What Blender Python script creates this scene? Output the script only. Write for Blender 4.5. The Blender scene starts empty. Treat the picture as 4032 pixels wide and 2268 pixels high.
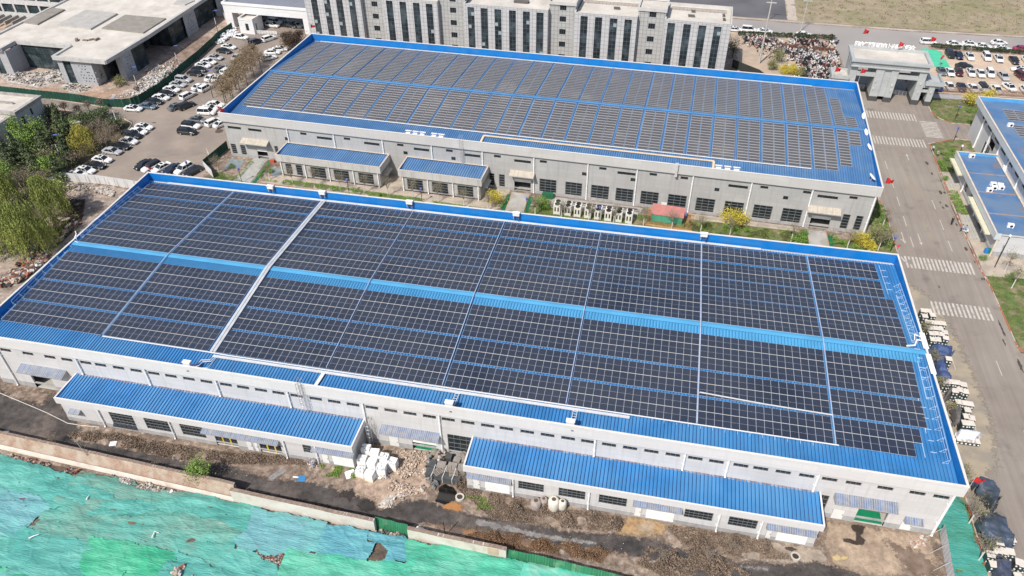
import bpy, bmesh, math, random
from mathutils import Vector, Matrix, noise
from mathutils.geometry import tessellate_polygon
PI = math.pi
random.seed(7)
R = random.Random(11)
scene = bpy.context.scene
COL = scene.collection
# ------------------------------------------------------------ camera, solved from the two roofs' corners
CP = Vector((-42.043, -65.899, 88.559))
CR = Vector((0.97904, 0.203531, -0.007531)); CU = Vector((-0.123558, 0.622932, 0.772457)); CF = Vector((-0.16191, 0.755335, -0.635023))
FPX = 3001.49
cam = bpy.data.objects.new('camera', bpy.data.cameras.new('camera')); COL.objects.link(cam)
m = Matrix((CR, CU, -CF)).transposed().to_4x4(); m.translation = CP; cam.matrix_world = m
cam.data.sensor_width = 36; cam.data.lens = FPX / 4032 * 36; cam.data.clip_end = 2000; cam.data.clip_start = 1
scene.camera = cam
def ray(c, r, u, v):
    x = c*1008 + u*1008/2576; y = r*567 + v*1008/2576
    return CF + CR*((x-2016)/FPX) - CU*((y-1134)/FPX)
def G(c, r, u, v, z=0.0):
    "survey point of the photograph (tile column, row, u, v) taken back to the level z"
    d = ray(c, r, u, v); return CP + d*((z-CP.z)/d.z)
def G2(q, z=0.0): return G(q[0], q[1], q[2], q[3], z)
YB = -0.0346; BO = Vector((1.149, 69.204, 0))
def BL(x, y, z=0.0):
    c, s = math.cos(YB), math.sin(YB); return Vector((BO.x+x*c-y*s, BO.y+x*s+y*c, z))
# ------------------------------------------------------------ world and sun
SUN_AZ, SUN_EL = math.radians(205), math.radians(50)
w = bpy.data.worlds.new('World'); scene.world = w; w.use_nodes = True
nt = w.node_tree; sk = nt.nodes.new('ShaderNodeTexSky'); sk.sky_type = 'NISHITA'; sk.sun_disc = False
sk.sun_elevation = SUN_EL; sk.sun_rotation = SUN_AZ; sk.dust_density = 2.0; sk.air_density = 1.0
nt.links.new(sk.outputs[0], nt.nodes['Background'].inputs[0]); nt.nodes['Background'].inputs[1].default_value = 0.125
sl = bpy.data.lights.new('sun', 'SUN'); sl.energy = 4.4; sl.angle = math.radians(0.6); sl.color = (1.0, 0.95, 0.88)
so = bpy.data.objects.new('sun', sl); COL.objects.link(so)
sd = Vector((math.sin(SUN_AZ)*math.cos(SUN_EL), math.cos(SUN_AZ)*math.cos(SUN_EL), math.sin(SUN_EL)))
so.rotation_euler = sd.to_track_quat('Z', 'Y').to_euler(); so.location = (0, 0, 120)
scene.view_settings.view_transform = 'Standard'; scene.view_settings.look = 'None'; scene.view_settings.exposure = 0.1
# ------------------------------------------------------------ materials
MATS = {}
def M(name, col=(.5,.5,.5), rough=.7, var=.12, vs=1.0, bump=0.0, bs=4.0, metal=0.0, spec=.5, col2=None, c2s=.3, c2r=(.45,.6), island=0.0, panel=None, streak=0.0, col3=None, c3s=.8, c3r=(.5,.62)):
    if name in MATS: return MATS[name]
    mt = bpy.data.materials.new(name); mt.use_nodes = True; MATS[name] = mt
    n = mt.node_tree.nodes; l = mt.node_tree.links; b = n['Principled BSDF']
    b.inputs['Roughness'].default_value = rough; b.inputs['Metallic'].default_value = metal
    b.inputs['Specular IOR Level'].default_value = spec
    geo = n.new('ShaderNodeNewGeometry'); tc = n.new('ShaderNodeTexCoord')
    def tex(scale, detail=4, vec=None):
        t = n.new('ShaderNodeTexNoise'); t.inputs['Scale'].default_value = scale; t.inputs['Detail'].default_value = detail
        l.new(vec or geo.outputs['Position'], t.inputs['Vector']); return t
    def ramp(src, a, bb):
        mr = n.new('ShaderNodeMapRange'); mr.inputs['From Min'].default_value = a; mr.inputs['From Max'].default_value = bb
        l.new(src, mr.inputs['Value']); return mr.outputs[0]
    def mix(f, a, bb, mode='MIX'):
        mx = n.new('ShaderNodeMix'); mx.data_type = 'RGBA'; mx.blend_type = mode
        if isinstance(f, float): mx.inputs[0].default_value = f
        else: l.new(f, mx.inputs[0])
        for i, s in ((6, a), (7, bb)):
            if isinstance(s, tuple): mx.inputs[i].default_value = (*s, 1)
            else: l.new(s, mx.inputs[i])
        return mx.outputs[2]
    out = mix(ramp(tex(vs).outputs[0], .3, .7), tuple(c*(1-var) for c in col), tuple(min(1, c*(1+var)) for c in col))
    if col2: out = mix(ramp(tex(c2s, 8).outputs[0], *c2r), out, col2)
    if col3: out = mix(ramp(tex(c3s, 8).outputs[0], *c3r), out, col3)
    if island:
        mr = n.new('ShaderNodeMapRange'); mr.inputs['To Min'].default_value = 1-island; mr.inputs['To Max'].default_value = 1+island
        l.new(geo.outputs['Random Per Island'], mr.inputs['Value'])
        cb = n.new('ShaderNodeCombineXYZ')
        for i in range(3): l.new(mr.outputs[0], cb.inputs[i])
        out = mix(1.0, out, cb.outputs[0], 'MULTIPLY')
    if panel:   # (width, height, joint colour factor, offset)
        sx = n.new('ShaderNodeSeparateXYZ'); l.new(tc.outputs['Object'], sx.inputs[0])
        ad = n.new('ShaderNodeMath'); l.new(sx.outputs[0], ad.inputs[0]); l.new(sx.outputs[1], ad.inputs[1])
        cb = n.new('ShaderNodeCombineXYZ'); l.new(ad.outputs[0], cb.inputs[0]); l.new(sx.outputs[2], cb.inputs[1])
        br = n.new('ShaderNodeTexBrick'); br.offset = panel[3]; br.inputs['Scale'].default_value = 1
        br.inputs['Brick Width'].default_value = panel[0]; br.inputs['Row Height'].default_value = panel[1]
        br.inputs['Mortar Size'].default_value = panel[4] if len(panel) > 4 else .03; br.inputs['Mortar Smooth'].default_value = .2
        br.inputs['Color1'].default_value = (1,1,1,1); br.inputs['Color2'].default_value = (.93,.93,.93,1)
        br.inputs['Mortar'].default_value = (panel[2],)*3+(1,); l.new(cb.outputs[0], br.inputs['Vector'])
        out = mix(1.0, out, br.outputs[0], 'MULTIPLY')
    if streak:
        mp = n.new('ShaderNodeMapping'); mp.inputs['Scale'].default_value = (1.2, 1.2, .12); l.new(geo.outputs['Position'], mp.inputs[0])
        t = tex(1.5, 6, mp.outputs[0]); out = mix(ramp(t.outputs[0], .5, .8), out, tuple(c*(1-streak) for c in col))
    l.new(out, b.inputs['Base Color'])
    if bump:
        bp = n.new('ShaderNodeBump'); bp.inputs['Strength'].default_value = min(1, bump); bp.inputs['Distance'].default_value = .1
        l.new(tex(bs, 8).outputs[0], bp.inputs['Height']); l.new(bp.outputs[0], b.inputs['Normal'])
    return mt
WALL = M('white_cladding', (.60,.592,.585), .55, .04, .3, panel=(6, 1.0, .82, .5), streak=.20, col2=(.52,.51,.50), c2s=.12, c2r=(.5,.75))
FASC = M('white_fascia', (.66,.652,.645), .5, .03, .2, panel=(5.7, .95, .86, 0), streak=.10)
WALLB = M('grey_cladding', (.43,.425,.415), .55, .05, .3, panel=(6, .95, .84, .5), streak=.22, col2=(.37,.365,.355), c2s=.12, c2r=(.5,.75))
FASB = M('pale_grey_fascia', (.53,.52,.505), .5, .04, .2, panel=(5.7, 1.0, .88, 0), streak=.12)
PLIN = M('grey_plinth', (.36,.36,.36), .8, .12, .8, streak=.3)
WHT = M('white_metal', (.74,.74,.72), .45, .05, 1)
PIPE = M('white_pipe', (.82,.82,.82), .35, .04, 1)
CREAM = M('cream_tray', (.72,.56,.36), .55, .08, .6)
BLUE = M('blue_roof_sheet', (.04,.19,.43), .45, .14, .35, col2=(.075,.235,.45), c2s=.12, c2r=(.4,.65), island=.08, spec=.4, col3=(.10,.20,.33), c3s=.7, c3r=(.62,.78))
RIBSHADE = M('blue_rib_shade', (.012,.06,.20), .6, .2, 1)  # darker blue for the ribs' east faces: groove shade put into the colour
BLUEF = M('faded_blue_roof_sheet', (.075,.185,.37), .5, .12, .3, col2=(.11,.21,.36), c2s=.2, island=.06)
RIBSHADEF = M('faded_rib_shade', (.03,.08,.19), .6, .2, 1)  # the same painted rib shade for the faded sheets
BLUED = M('blue_parapet_lining', (.003,.185,.55), .45, .08, .6, col2=(.02,.19,.52), c2s=.3)
RIDGE = M('pale_blue_ridge_sheet', (.085,.33,.56), .4, .10, .3)
CAP = M('parapet_cap', (.66,.64,.60), .5, .06, .8)
GLASS = M('dark_window_glass', (.018,.024,.028), .12, .3, .7, spec=.6)
GLASSB = M('blue_window_glass', (.03,.05,.065), .12, .35, .5, spec=.7)
FRAME = M('grey_window_frame', (.16,.17,.18), .5)
CELL = M('solar_cell', (.026,.034,.056), .3, .2, .25, spec=.5, island=.14, col2=(.040,.047,.066), c2s=.05, c2r=(.38,.62))
CELLB = M('dusty_sky_sheen_cell', (.088,.086,.092), .4, .12, .2, spec=.5, island=.08, col2=(.15,.14,.13), c2s=.12, c2r=(.55,.75))  # grey from dust, plus the grazing sky reflection put into the base colour
ALU = M('aluminium_frame', (.45,.47,.51), .4, .05, 1)
ALUB = M('aluminium_rail', (.52,.51,.47), .4, .05, 1)
GALV = M('galvanised_steel', (.50,.50,.50), .4, .08, 2, metal=.3)
RED = M('red_flag_cloth', (.58,.025,.025), .7, .1, 2)
BLACK = M('black_plastic', (.02,.02,.022), .5, .2, 3)
DARK = M('dark_interior', (.03,.035,.035), .9)
ROOFC = M('pale_concrete_roof', (.56,.52,.46), .9, .08, .15, col2=(.46,.42,.37), c2s=.12, c2r=(.5,.7), col3=(.36,.33,.29), c3s=.5, c3r=(.66,.8), bump=.2)
CONC = M('concrete', (.40,.385,.36), .9, .12, .4, bump=.3, col2=(.32,.30,.27), c2s=.3)
GREYP = M('grey_stone_panel', (.40,.41,.43), .6, .06, .3, panel=(1.5, 1.2, .72, 0, .04), streak=.15)
OFFW = M('pale_stone_panel', (.50,.50,.51), .55, .06, .4, panel=(1.05, 1.1, .55, 0, .07), streak=.08)
OFFG = M('grey_stone_wall_panel', (.42,.42,.41), .55, .06, .4, panel=(1.05, 1.1, .55, 0, .07), streak=.08)
GATES = M('gatehouse_stone', (.42,.44,.44), .7, .07, .5, panel=(1.6, .8, .82, .5), streak=.15)
# ------------------------------------------------------------ mesh builder
class MB:
    def __init__(s): s.v = []; s.f = []; s.m = []
    def quad(s, a, b, c, d, mi=0):
        i = len(s.v); s.v += [tuple(a), tuple(b), tuple(c), tuple(d)]; s.f.append((i, i+1, i+2, i+3)); s.m.append(mi)
    def poly(s, pts, mi=0):
        i = len(s.v); s.v += [tuple(q) for q in pts]; s.f.append(tuple(range(i, i+len(pts)))); s.m.append(mi)
    def box(s, x0, y0, z0, x1, y1, z1, mi=0, T=None):
        i = len(s.v); P = [(x0,y0,z0),(x1,y0,z0),(x1,y1,z0),(x0,y1,z0),(x0,y0,z1),(x1,y0,z1),(x1,y1,z1),(x0,y1,z1)]
        if T is not None: P = [tuple(T @ Vector(q)) for q in P]
        s.v += P
        for f in ((0,3,2,1),(4,5,6,7),(0,1,5,4),(1,2,6,5),(2,3,7,6),(3,0,4,7)): s.f.append(tuple(i+k for k in f)); s.m.append(mi)
    def prism(s, pts, z0, z1, mi=0, top=True):
        n = len(pts); i = len(s.v); A = sum(pts[k][0]*pts[(k+1)%n][1]-pts[(k+1)%n][0]*pts[k][1] for k in range(n))
        if A < 0: pts = pts[::-1]
        s.v += [(q[0], q[1], z0) for q in pts] + [(q[0], q[1], z1) for q in pts]
        for k in range(n): j = (k+1) % n; s.f.append((i+k, i+j, i+n+j, i+n+k)); s.m.append(mi)
        tri = tessellate_polygon([[Vector((q[0], q[1], 0)) for q in pts]])
        for t in tri:
            a, b, c = (pts[q] for q in t); cr = (b[0]-a[0])*(c[1]-a[1])-(b[1]-a[1])*(c[0]-a[0])
            if cr < 0: t = t[::-1]
            s.f.append(tuple(i+n+q for q in t)); s.m.append(mi); s.f.append(tuple(i+q for q in t[::-1])); s.m.append(mi)
    def tube(s, pts, r, n=6, mi=0, r1=None, cap=True):
        pts = [Vector(q) for q in pts]; i0 = len(s.v); N = len(pts)
        for k, q in enumerate(pts):
            d = (pts[min(k+1, N-1)]-pts[max(k-1, 0)]); d = d.normalized() if d.length > 1e-9 else Vector((0,0,1))
            a = d.orthogonal().normalized() if k == 0 else (a - d*a.dot(d)).normalized() if (a - d*a.dot(d)).length > 1e-6 else d.orthogonal().normalized()
            b = d.cross(a); rr = r if r1 is None else r+(r1-r)*k/(N-1)
            for j in range(n): t = 2*PI*j/n; s.v.append(tuple(q+a*(math.cos(t)*rr)+b*(math.sin(t)*rr)))
        for k in range(N-1):
            for j in range(n): s.f.append((i0+k*n+j, i0+k*n+(j+1)%n, i0+(k+1)*n+(j+1)%n, i0+(k+1)*n+j)); s.m.append(mi)
        if cap: s.f.append(tuple(i0+j for j in range(n))[::-1]); s.f.append(tuple(i0+(N-1)*n+j for j in range(n))); s.m += [mi, mi]
    def lathe(s, prof, n=10, c=(0,0,0), mi=0):
        i0 = len(s.v)
        for r, z in prof:
            for j in range(n): t = 2*PI*j/n; s.v.append((c[0]+r*math.cos(t), c[1]+r*math.sin(t), c[2]+z))
        for k in range(len(prof)-1):
            for j in range(n): s.f.append((i0+k*n+j, i0+k*n+(j+1)%n, i0+(k+1)*n+(j+1)%n, i0+(k+1)*n+j)); s.m.append(mi)
        s.f.append(tuple(i0+j for j in range(n))[::-1]); s.f.append(tuple(i0+(len(prof)-1)*n+j for j in range(n))); s.m += [mi, mi]
    def mesh(s, name, mats):
        me = bpy.data.meshes.new(name); me.from_pydata(s.v, [], s.f)
        mats = mats if isinstance(mats, (list, tuple)) else [mats]
        for k in mats: me.materials.append(k)
        if len(mats) > 1: me.polygons.foreach_set('material_index', s.m)
        me.update(); return me
    def build(s, name, mats, parent=None, **kw):
        o = bpy.data.objects.new(name, s.mesh(name, mats)); COL.objects.link(o)
        if parent: o.parent = parent
        for k, q in kw.items(): o[k] = q
        return o
def tag(o, label, cat, group=None):
    o['label'] = label; o['category'] = cat
    if group: o['group'] = group
    return o
def empty(name, loc, rz, label, cat, group=None):
    o = bpy.data.objects.new(name, None); COL.objects.link(o); o.location = loc; o.rotation_euler = (0, 0, rz); o.empty_display_size = .5
    return tag(o, label, cat, group)
def inst(me, name, parent=None, loc=(0,0,0), rz=0, sc=None):
    o = bpy.data.objects.new(name, me); COL.objects.link(o); o.location = loc; o.rotation_euler = (0, 0, rz)
    if sc: o.scale = sc if isinstance(sc, tuple) else (sc,)*3
    if parent: o.parent = parent
    return o
def smooth(o):
    for q in o.data.polygons: q.use_smooth = True
    return o
ORD = 'first second third fourth fifth sixth seventh eighth ninth tenth eleventh twelfth thirteenth fourteenth fifteenth sixteenth seventeenth eighteenth nineteenth twentieth'.split() + ['twenty-'+q for q in 'first second third fourth fifth sixth seventh eighth ninth'.split()] + ['thirtieth', 'thirty-first', 'thirty-second']
# local wall mapping: face S (normal -y), N, E (normal +x), W; at = plane position
def mapper(face, at):
    return {'S': lambda u, d, z: (u, at+d, z), 'N': lambda u, d, z: (u, at-d, z), 'E': lambda u, d, z: (at-d, u, z), 'W': lambda u, d, z: (at+d, u, z)}[face]
def wall(mb, mp, u0, u1, z0, z1, holes=(), depth=.25, mi=0):
    us = sorted({u0, u1} | {min(max(h[k], u0), u1) for h in holes for k in (0, 1)}); zs = sorted({z0, z1} | {min(max(h[k], z0), z1) for h in holes for k in (2, 3)})
    for a, b in zip(us, us[1:]):
        run = None
        for c, d in zip(zs, zs[1:]):
            cu, cz = (a+b)/2, (c+d)/2
            if any(h[0] < cu < h[1] and h[2] < cz < h[3] for h in holes): continue
            mb.quad(mp(a,0,c), mp(b,0,c), mp(b,0,d), mp(a,0,d), mi)
    for h in holes:
        a, b, c, d = h[:4]
        mb.quad(mp(a,0,c), mp(a,depth,c), mp(a,depth,d), mp(a,0,d), mi); mb.quad(mp(b,depth,c), mp(b,0,c), mp(b,0,d), mp(b,depth,d), mi)
        mb.quad(mp(a,0,d), mp(a,depth,d), mp(b,depth,d), mp(b,0,d), mi); mb.quad(mp(a,depth,c), mp(a,0,c), mp(b,0,c), mp(b,depth,c), mi)
def bx(mb, mp, u0, u1, d0, d1, z0, z1, mi=0):
    A = mp(u0, d0, z0); B = mp(u1, d1, z1)
    mb.box(min(A[0],B[0]), min(A[1],B[1]), z0, max(A[0],B[0]), max(A[1],B[1]), z1, mi)
def window(root, mp, h, nx, nz, dep=.12, glass=None, fm=None, bar=.05, name='window', zs=None):
    a, b, c, d = h; f = MB(); t = bar
    bx(f, mp, a, b, dep-.06, dep+.03, c, c+t*1.4); bx(f, mp, a, b, dep-.06, dep+.03, d-t*1.4, d)
    bx(f, mp, a, a+t*1.4, dep-.06, dep+.03, c+t*1.4, d-t*1.4); bx(f, mp, b-t*1.4, b, dep-.06, dep+.03, c+t*1.4, d-t*1.4)
    for k in range(1, nx): u = a+(b-a)*k/nx; bx(f, mp, u-t/2, u+t/2, dep-.05, dep+.02, c+t*1.4, d-t*1.4)
    for k in range(1, nz): z = c+(d-c)*k/nz; bx(f, mp, a+t*1.4, b-t*1.4, dep-.055, dep+.025, z-t/2, z+t/2)
    o = f.build(name, fm or FRAME, root)
    g = MB(); g.quad(mp(a,dep,c), mp(b,dep,c), mp(b,dep,d), mp(a,dep,d)); bx(g, mp, a+.01, b-.01, dep+.001, dep+.02, c+.01, d-.01); g.build('pane', glass or GLASS, o)
    return o
def ribbed(mb, x0, x1, line, pitch=.47, h=.06, wr=.09, mi=0):
    "corrugated sheet whose ribs run down the line [(y, z), ...]; every sheet bay is an island of its own"
    n = max(1, int(round((x1-x0)/pitch))); pt = (x1-x0)/n
    for k in range(n):
        a = x0+k*pt; xs = [(a, 0), (a+pt-wr*1.9, 0), (a+pt-wr*1.5, h), (a+pt-wr*.9, h), (a+pt, 0)]
        i = len(mb.v)
        for y, z in line:
            for x, dz in xs: mb.v.append((x, y, z+dz))
        for j in range(len(line)-1):
            for q in range(4): mb.f.append((i+j*5+q, i+j*5+q+1, i+(j+1)*5+q+1, i+(j+1)*5+q)); mb.m.append(1 if q == 3 else mi)  # east face of each rib takes the painted shade slot
def downpipe(root, mp, u, z0, z1, r=.13):
    b = MB(); P = [mp(u, -.16, z1), mp(u, -.16, z0+.4), mp(u, -.18, z0+.2), mp(u, -.32, z0+.06)]
    b.tube(P, r, 8)
    for z in (z0+(z1-z0)*.3, z0+(z1-z0)*.75): bx(b, mp, u-r*1.5, u+r*1.5, -.17, -.001, z, z+.06)
    b.build('downpipe', PIPE, root)
def awning(root, mp, u0, u1, z, depth=1.5, drop=.45, mat=None, n=None):
    "sloping sheet canopy on brackets over a door"
    b = MB(); A = lambda u, d, zz: Vector(mp(u, d, zz)); n = n or int((u1-u0)/.28)
    for k in range(n):
        a = u0+(u1-u0)*k/n; c = u0+(u1-u0)*(k+1)/n; mi = 0
        b.poly([A(a,-depth,z-drop), A(c-.10,-depth,z-drop), A(c-.10,0,z), A(a,0,z)], 0)
        b.poly([A(c-.10,-depth,z-drop), A(c-.08,-depth,z-drop+.05), A(c-.08,0,z+.05), A(c-.10,0,z)], 1)
        b.poly([A(c-.08,-depth,z-drop+.05), A(c,-depth,z-drop), A(c,0,z), A(c-.08,0,z+.05)], 1)
    for u in (u0, u1):
        b.poly([A(u,-.01,z-.02), A(u,-depth,z-drop-.02), A(u,-depth,z-drop-.16), A(u,-.01,z-.95)], 2)
    b.poly([A(u0,-depth-.01,z-drop+.03), A(u1,-depth-.01,z-drop+.03), A(u1,-depth-.01,z-drop-.16), A(u0,-depth-.01,z-drop-.16)], 2)
    b.poly([A(u0,-.02,z-.3), A(u1,-.02,z-.3), A(u1,-depth,z-drop-.14), A(u0,-depth,z-drop-.14)], 2)
    return b.build('canopy', mat or [M('worn_blue_sheet', (.13,.175,.28), .6, .15, 2, island=.2, col2=(.22,.225,.25), c2s=1.2, c2r=(.5,.65)), M('worn_rib', (.36,.355,.34), .6), PLIN], root)
# ============================================================ FRONT WAREHOUSE
HP, ZE, ZR = 10.9, 9.05, 10.6
XW, XE, YD = -140.0, 0.2, 47.9
def zroof(y): return ZR-abs(y-24)*(ZR-ZE)/24
front = empty('warehouse', (0, 0, 0), 0, 'long white warehouse at the front, its ribbed blue roof packed with dark solar panels', 'warehouse', 'blue roofed warehouses')
def clere(xs, z0, z1, root, mp, nx=3): return [(x, x+w_, z0, z1) for x, w_ in xs]
S1 = mapper('S', .45)
cl = [-136.5,-132.6,-128.8,-125.9,-122.7,-120.2,-117.2,-114.3,-111.4,-108.6,-105.7,-102.9,-99.8,-97.1,-94.3,-91.6,-88.8,-85.9,-83.1,-80.3,-77.5,-74.7,-71.9,-69.1,-66.4,-63.6,-60.8,-58.2,-55.3,-52.5,-49.7,-47.0,-44.2,-41.4,-38.6,-35.8,-32.9,-30.2,-27.1,-24.6,-21.8,-18.9,-16.1,-13.2,-9.4,-5.6,-2.8]
clh = [(x, x+1.9, 7.42, 8.12) for x in cl]
big = [(-65.8,-62.2,.9,4.7), (-15.6,-14.3,.8,4.5)]
doors = [(-133.6,-129.9,.02,2.9), (-71.2,-67.6,.02,3.6), (-10.3,-6.6,.02,3.2)]
b = MB()
wall(b, S1, -139.7, -.35, 1.0, 9.2, clh+big+doors, .25)
wall(b, mapper('E', -.35), .45, 47.5, 1.0, 9.2); wall(b, mapper('W', -139.7), .45, 47.5, 0, 9.2); wall(b, mapper('N', 47.5), -139.7, -.35, 0, 9.2)
b.build('wall', WALL, front)
b = MB(); wall(b, mapper('S', .40), -139.75, -.3, 0, 1.0, [(h[0],h[1],-.1,1.1) for h in doors]+[(h[0],h[1],.9,1.1) for h in big[:1]], .3); wall(b, mapper('E', -.3), .4, 47.5, 0, 1.0)
b.quad((-139.75,.40,1),(-.3,.40,1),(-.3,.45,1),(-139.75,.45,1)); b.build('plinth', PLIN, front)
def parapet(root, x0, x1, y0, y1, zt, mF, mB, mC, ze):
    b = MB(); t = .22
    zb = 8.92
    wall(b, mapper('S', y0), x0, x1, zb, zt); wall(b, mapper('E', x1), y0, y1, zb, zt); wall(b, mapper('W', x0), y0, y1, zb, zt); wall(b, mapper('N', y1), x0, x1, zb, zt)
    for q in ((x0,y0,x1,y0+.6),(x0,y0+.6,x0+.6,y1-.6),(x1-.6,y0+.6,x1,y1-.6),(x0,y1-.6,x1,y1)): b.quad((q[0],q[1],zb),(q[0],q[3],zb),(q[2],q[3],zb),(q[2],q[1],zb))
    b.build('fascia', mF, root)
    b = MB(); wall(b, mapper('N', y0+t), x0+t, x1-t, ze-.2, zt-.01); wall(b, mapper('S', y1-t), x0+t, x1-t, ze-.2, zt-.01)
    wall(b, mapper('W', x1-t), y0+t, y1-t, ze-.2, zt-.01); wall(b, mapper('E', x0+t), y0+t, y1-t, ze-.2, zt-.01)
    n = int((x1-x0)/.3)
    for k in range(n): x = x0+t+(x1-x0-2*t)*(k+.5)/n; b.box(x-.05, y1-t-.03, ze, x+.05, y1-t+.01, zt-.03)
    b.build('parapet_lining', mB, root)
    b = MB(); e = .05
    b.box(x0-e, y0-e, zt-.03, x1+e, y0+t+.04, zt+.05); b.box(x0-e, y1-t-.04, zt-.03, x1+e, y1+e, zt+.05)
    b.box(x0-e, y0+t+.04, zt-.029, x0+t+.04, y1-t-.04, zt+.051); b.box(x1-t-.04, y0+t+.04, zt-.029, x1+e, y1-t-.04, zt+.051)
    b.build('parapet_cap', mC, root)
parapet(front, XW, XE, 0, YD, HP, FASC, BLUED, CAP, ZE)
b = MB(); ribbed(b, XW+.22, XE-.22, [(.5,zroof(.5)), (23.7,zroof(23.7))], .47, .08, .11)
ribbed(b, XW+.22, XE-.22, [(24.3,zroof(24.3)), (47.2,zroof(47.2))], .47, .08, .11); rf = b.build('roof', [BLUE, RIBSHADE], front)
b = MB(); b.quad((XW+.22,23.45,zroof(23.45)+.11),(XE-.22,23.45,zroof(23.45)+.11),(XE-.22,24,ZR+.15),(XW+.22,24,ZR+.15)); b.quad((XW+.22,24,ZR+.15),(XE-.22,24,ZR+.15),(XE-.22,24.6,zroof(24.6)+.11),(XW+.22,24.6,zroof(24.6)+.11))
b.build('ridge_cap', RIDGE, rf)
b = MB(); b.box(XW+.22, .22, ZE-.3, XE-.22, .5, ZE-.22); b.box(XW+.22, 47.2, ZE-.3, XE-.22, 47.68, ZE-.22); b.build('gutter', M('gutter_metal', (.12,.16,.25), .5, .3, 1), rf)
# pale ribbed strip under the ridge (different sheet)
b = MB(); ribbed(b, XW+1.4, XE-1.2, [(21.8,zroof(21.8)+.014), (23.46,zroof(23.46)+.014)], .47, .085, .11); b.build('upper_sheet', [RIDGE, M('ridge_rib_shade', (.03,.15,.34), .6)], rf)  # second slot paints the rib shade on this strip
for h in clh: window(front, S1, h, 3, 1, .14, GLASS, FRAME, .05)
for h in big: window(front, S1, h, 4 if h[1]-h[0] > 2 else 2, 4, .14)
downp = [-136.9,-123.1,-111.7,-100.25,-89.1,-77.8,-66.7,-45.1,-33.3,-27.75,-16.6]
for x in downp: downpipe(front, S1, x, 5.2 if (-124 < x < -78.2 or -61.8 < x < -15.7) else 0, 8.9)
downpipe(front, S1, -.62, 0, 8.9, .16)
# open doorways with interiors
INTER = M('inside_wall', (.25,.26,.26), .9); IFLOOR = M('warehouse_floor', (.42,.40,.36), .7); GFLOOR = M('green_painted_floor', (.01,.22,.10), .5, .1, 1)
for (a, c, z0, z1), fl in zip(doors, (IFLOOR, GFLOOR, IFLOOR)):
    b = MB()
    b.quad((a-2,.7,.03),(c+2,.7,.03),(c+2,12,.03),(a-2,12,.03), 1 if fl is IFLOOR else 2)
    b.quad((a-2,12,0),(c+2,12,0),(c+2,12,4.5),(a-2,12,4.5)); b.quad((a-2,.7,0),(a-2,12,0),(a-2,12,4.5),(a-2,.7,4.5)); b.quad((c+2,.7,0),(c+2,12,0),(c+2,12,4.5),(c+2,.7,4.5)); b.quad((a-2,.7,4.5),(c+2,.7,4.5),(c+2,12,4.5),(a-2,12,4.5))
    if a == -10.3: b.quad((-10.3,.7,.035),(-6.6,.7,.035),(-6.6,2.6,.035),(-10.3,2.6,.035), 2)
    b.build('doorway_interior', [INTER, IFLOOR, GFLOOR], front)
b = MB(); bx(b, S1, -71.2, -67.6, .12, .2, 1.5, 3.6)
for k in range(7): bx(b, S1, -71.2, -67.6, .105, .125, 1.55+k*.3, 1.58+k*.3)
b.build('roller_shutter', M('shutter_white', (.80,.79,.76), .5), front, label='half raised white roller shutter')
awning(front, S1, -134.0, -126.1, 5.3, 1.5, .5); awning(front, S1, -75.5, -66.8, 4.6, 1.4, .5); awning(front, S1, -13.9, -6.2, 5.4, 1.4, .5); awning(front, S1, -4.6, -2.4, 2.9, .9, .35)
def sdoor(root, mp, u0, u1, z0, z1, mat=None, out=.06, name='door'):
    b = MB(); bx(b, mp, u0-.06, u1+.06, -.02, -.001, z0, z1+.06, 1); bx(b, mp, u0, u1, -out, -.021, z0+.02, z1)
    o = b.build(name, [mat or WHT, PLIN], root)
    h = MB(); bx(h, mp, u1-.16, u1-.08, -out-.06, -out-.001, z0+.95, z0+1.1); h.build('handle', BLACK, o); return o
sdoor(front, S1, -74.7, -73.3, .1, 2.1); sdoor(front, S1, -13.2, -11.8, .1, 2.0); sdoor(front, S1, -4.6, -3.3, .1, 1.6)
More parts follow.
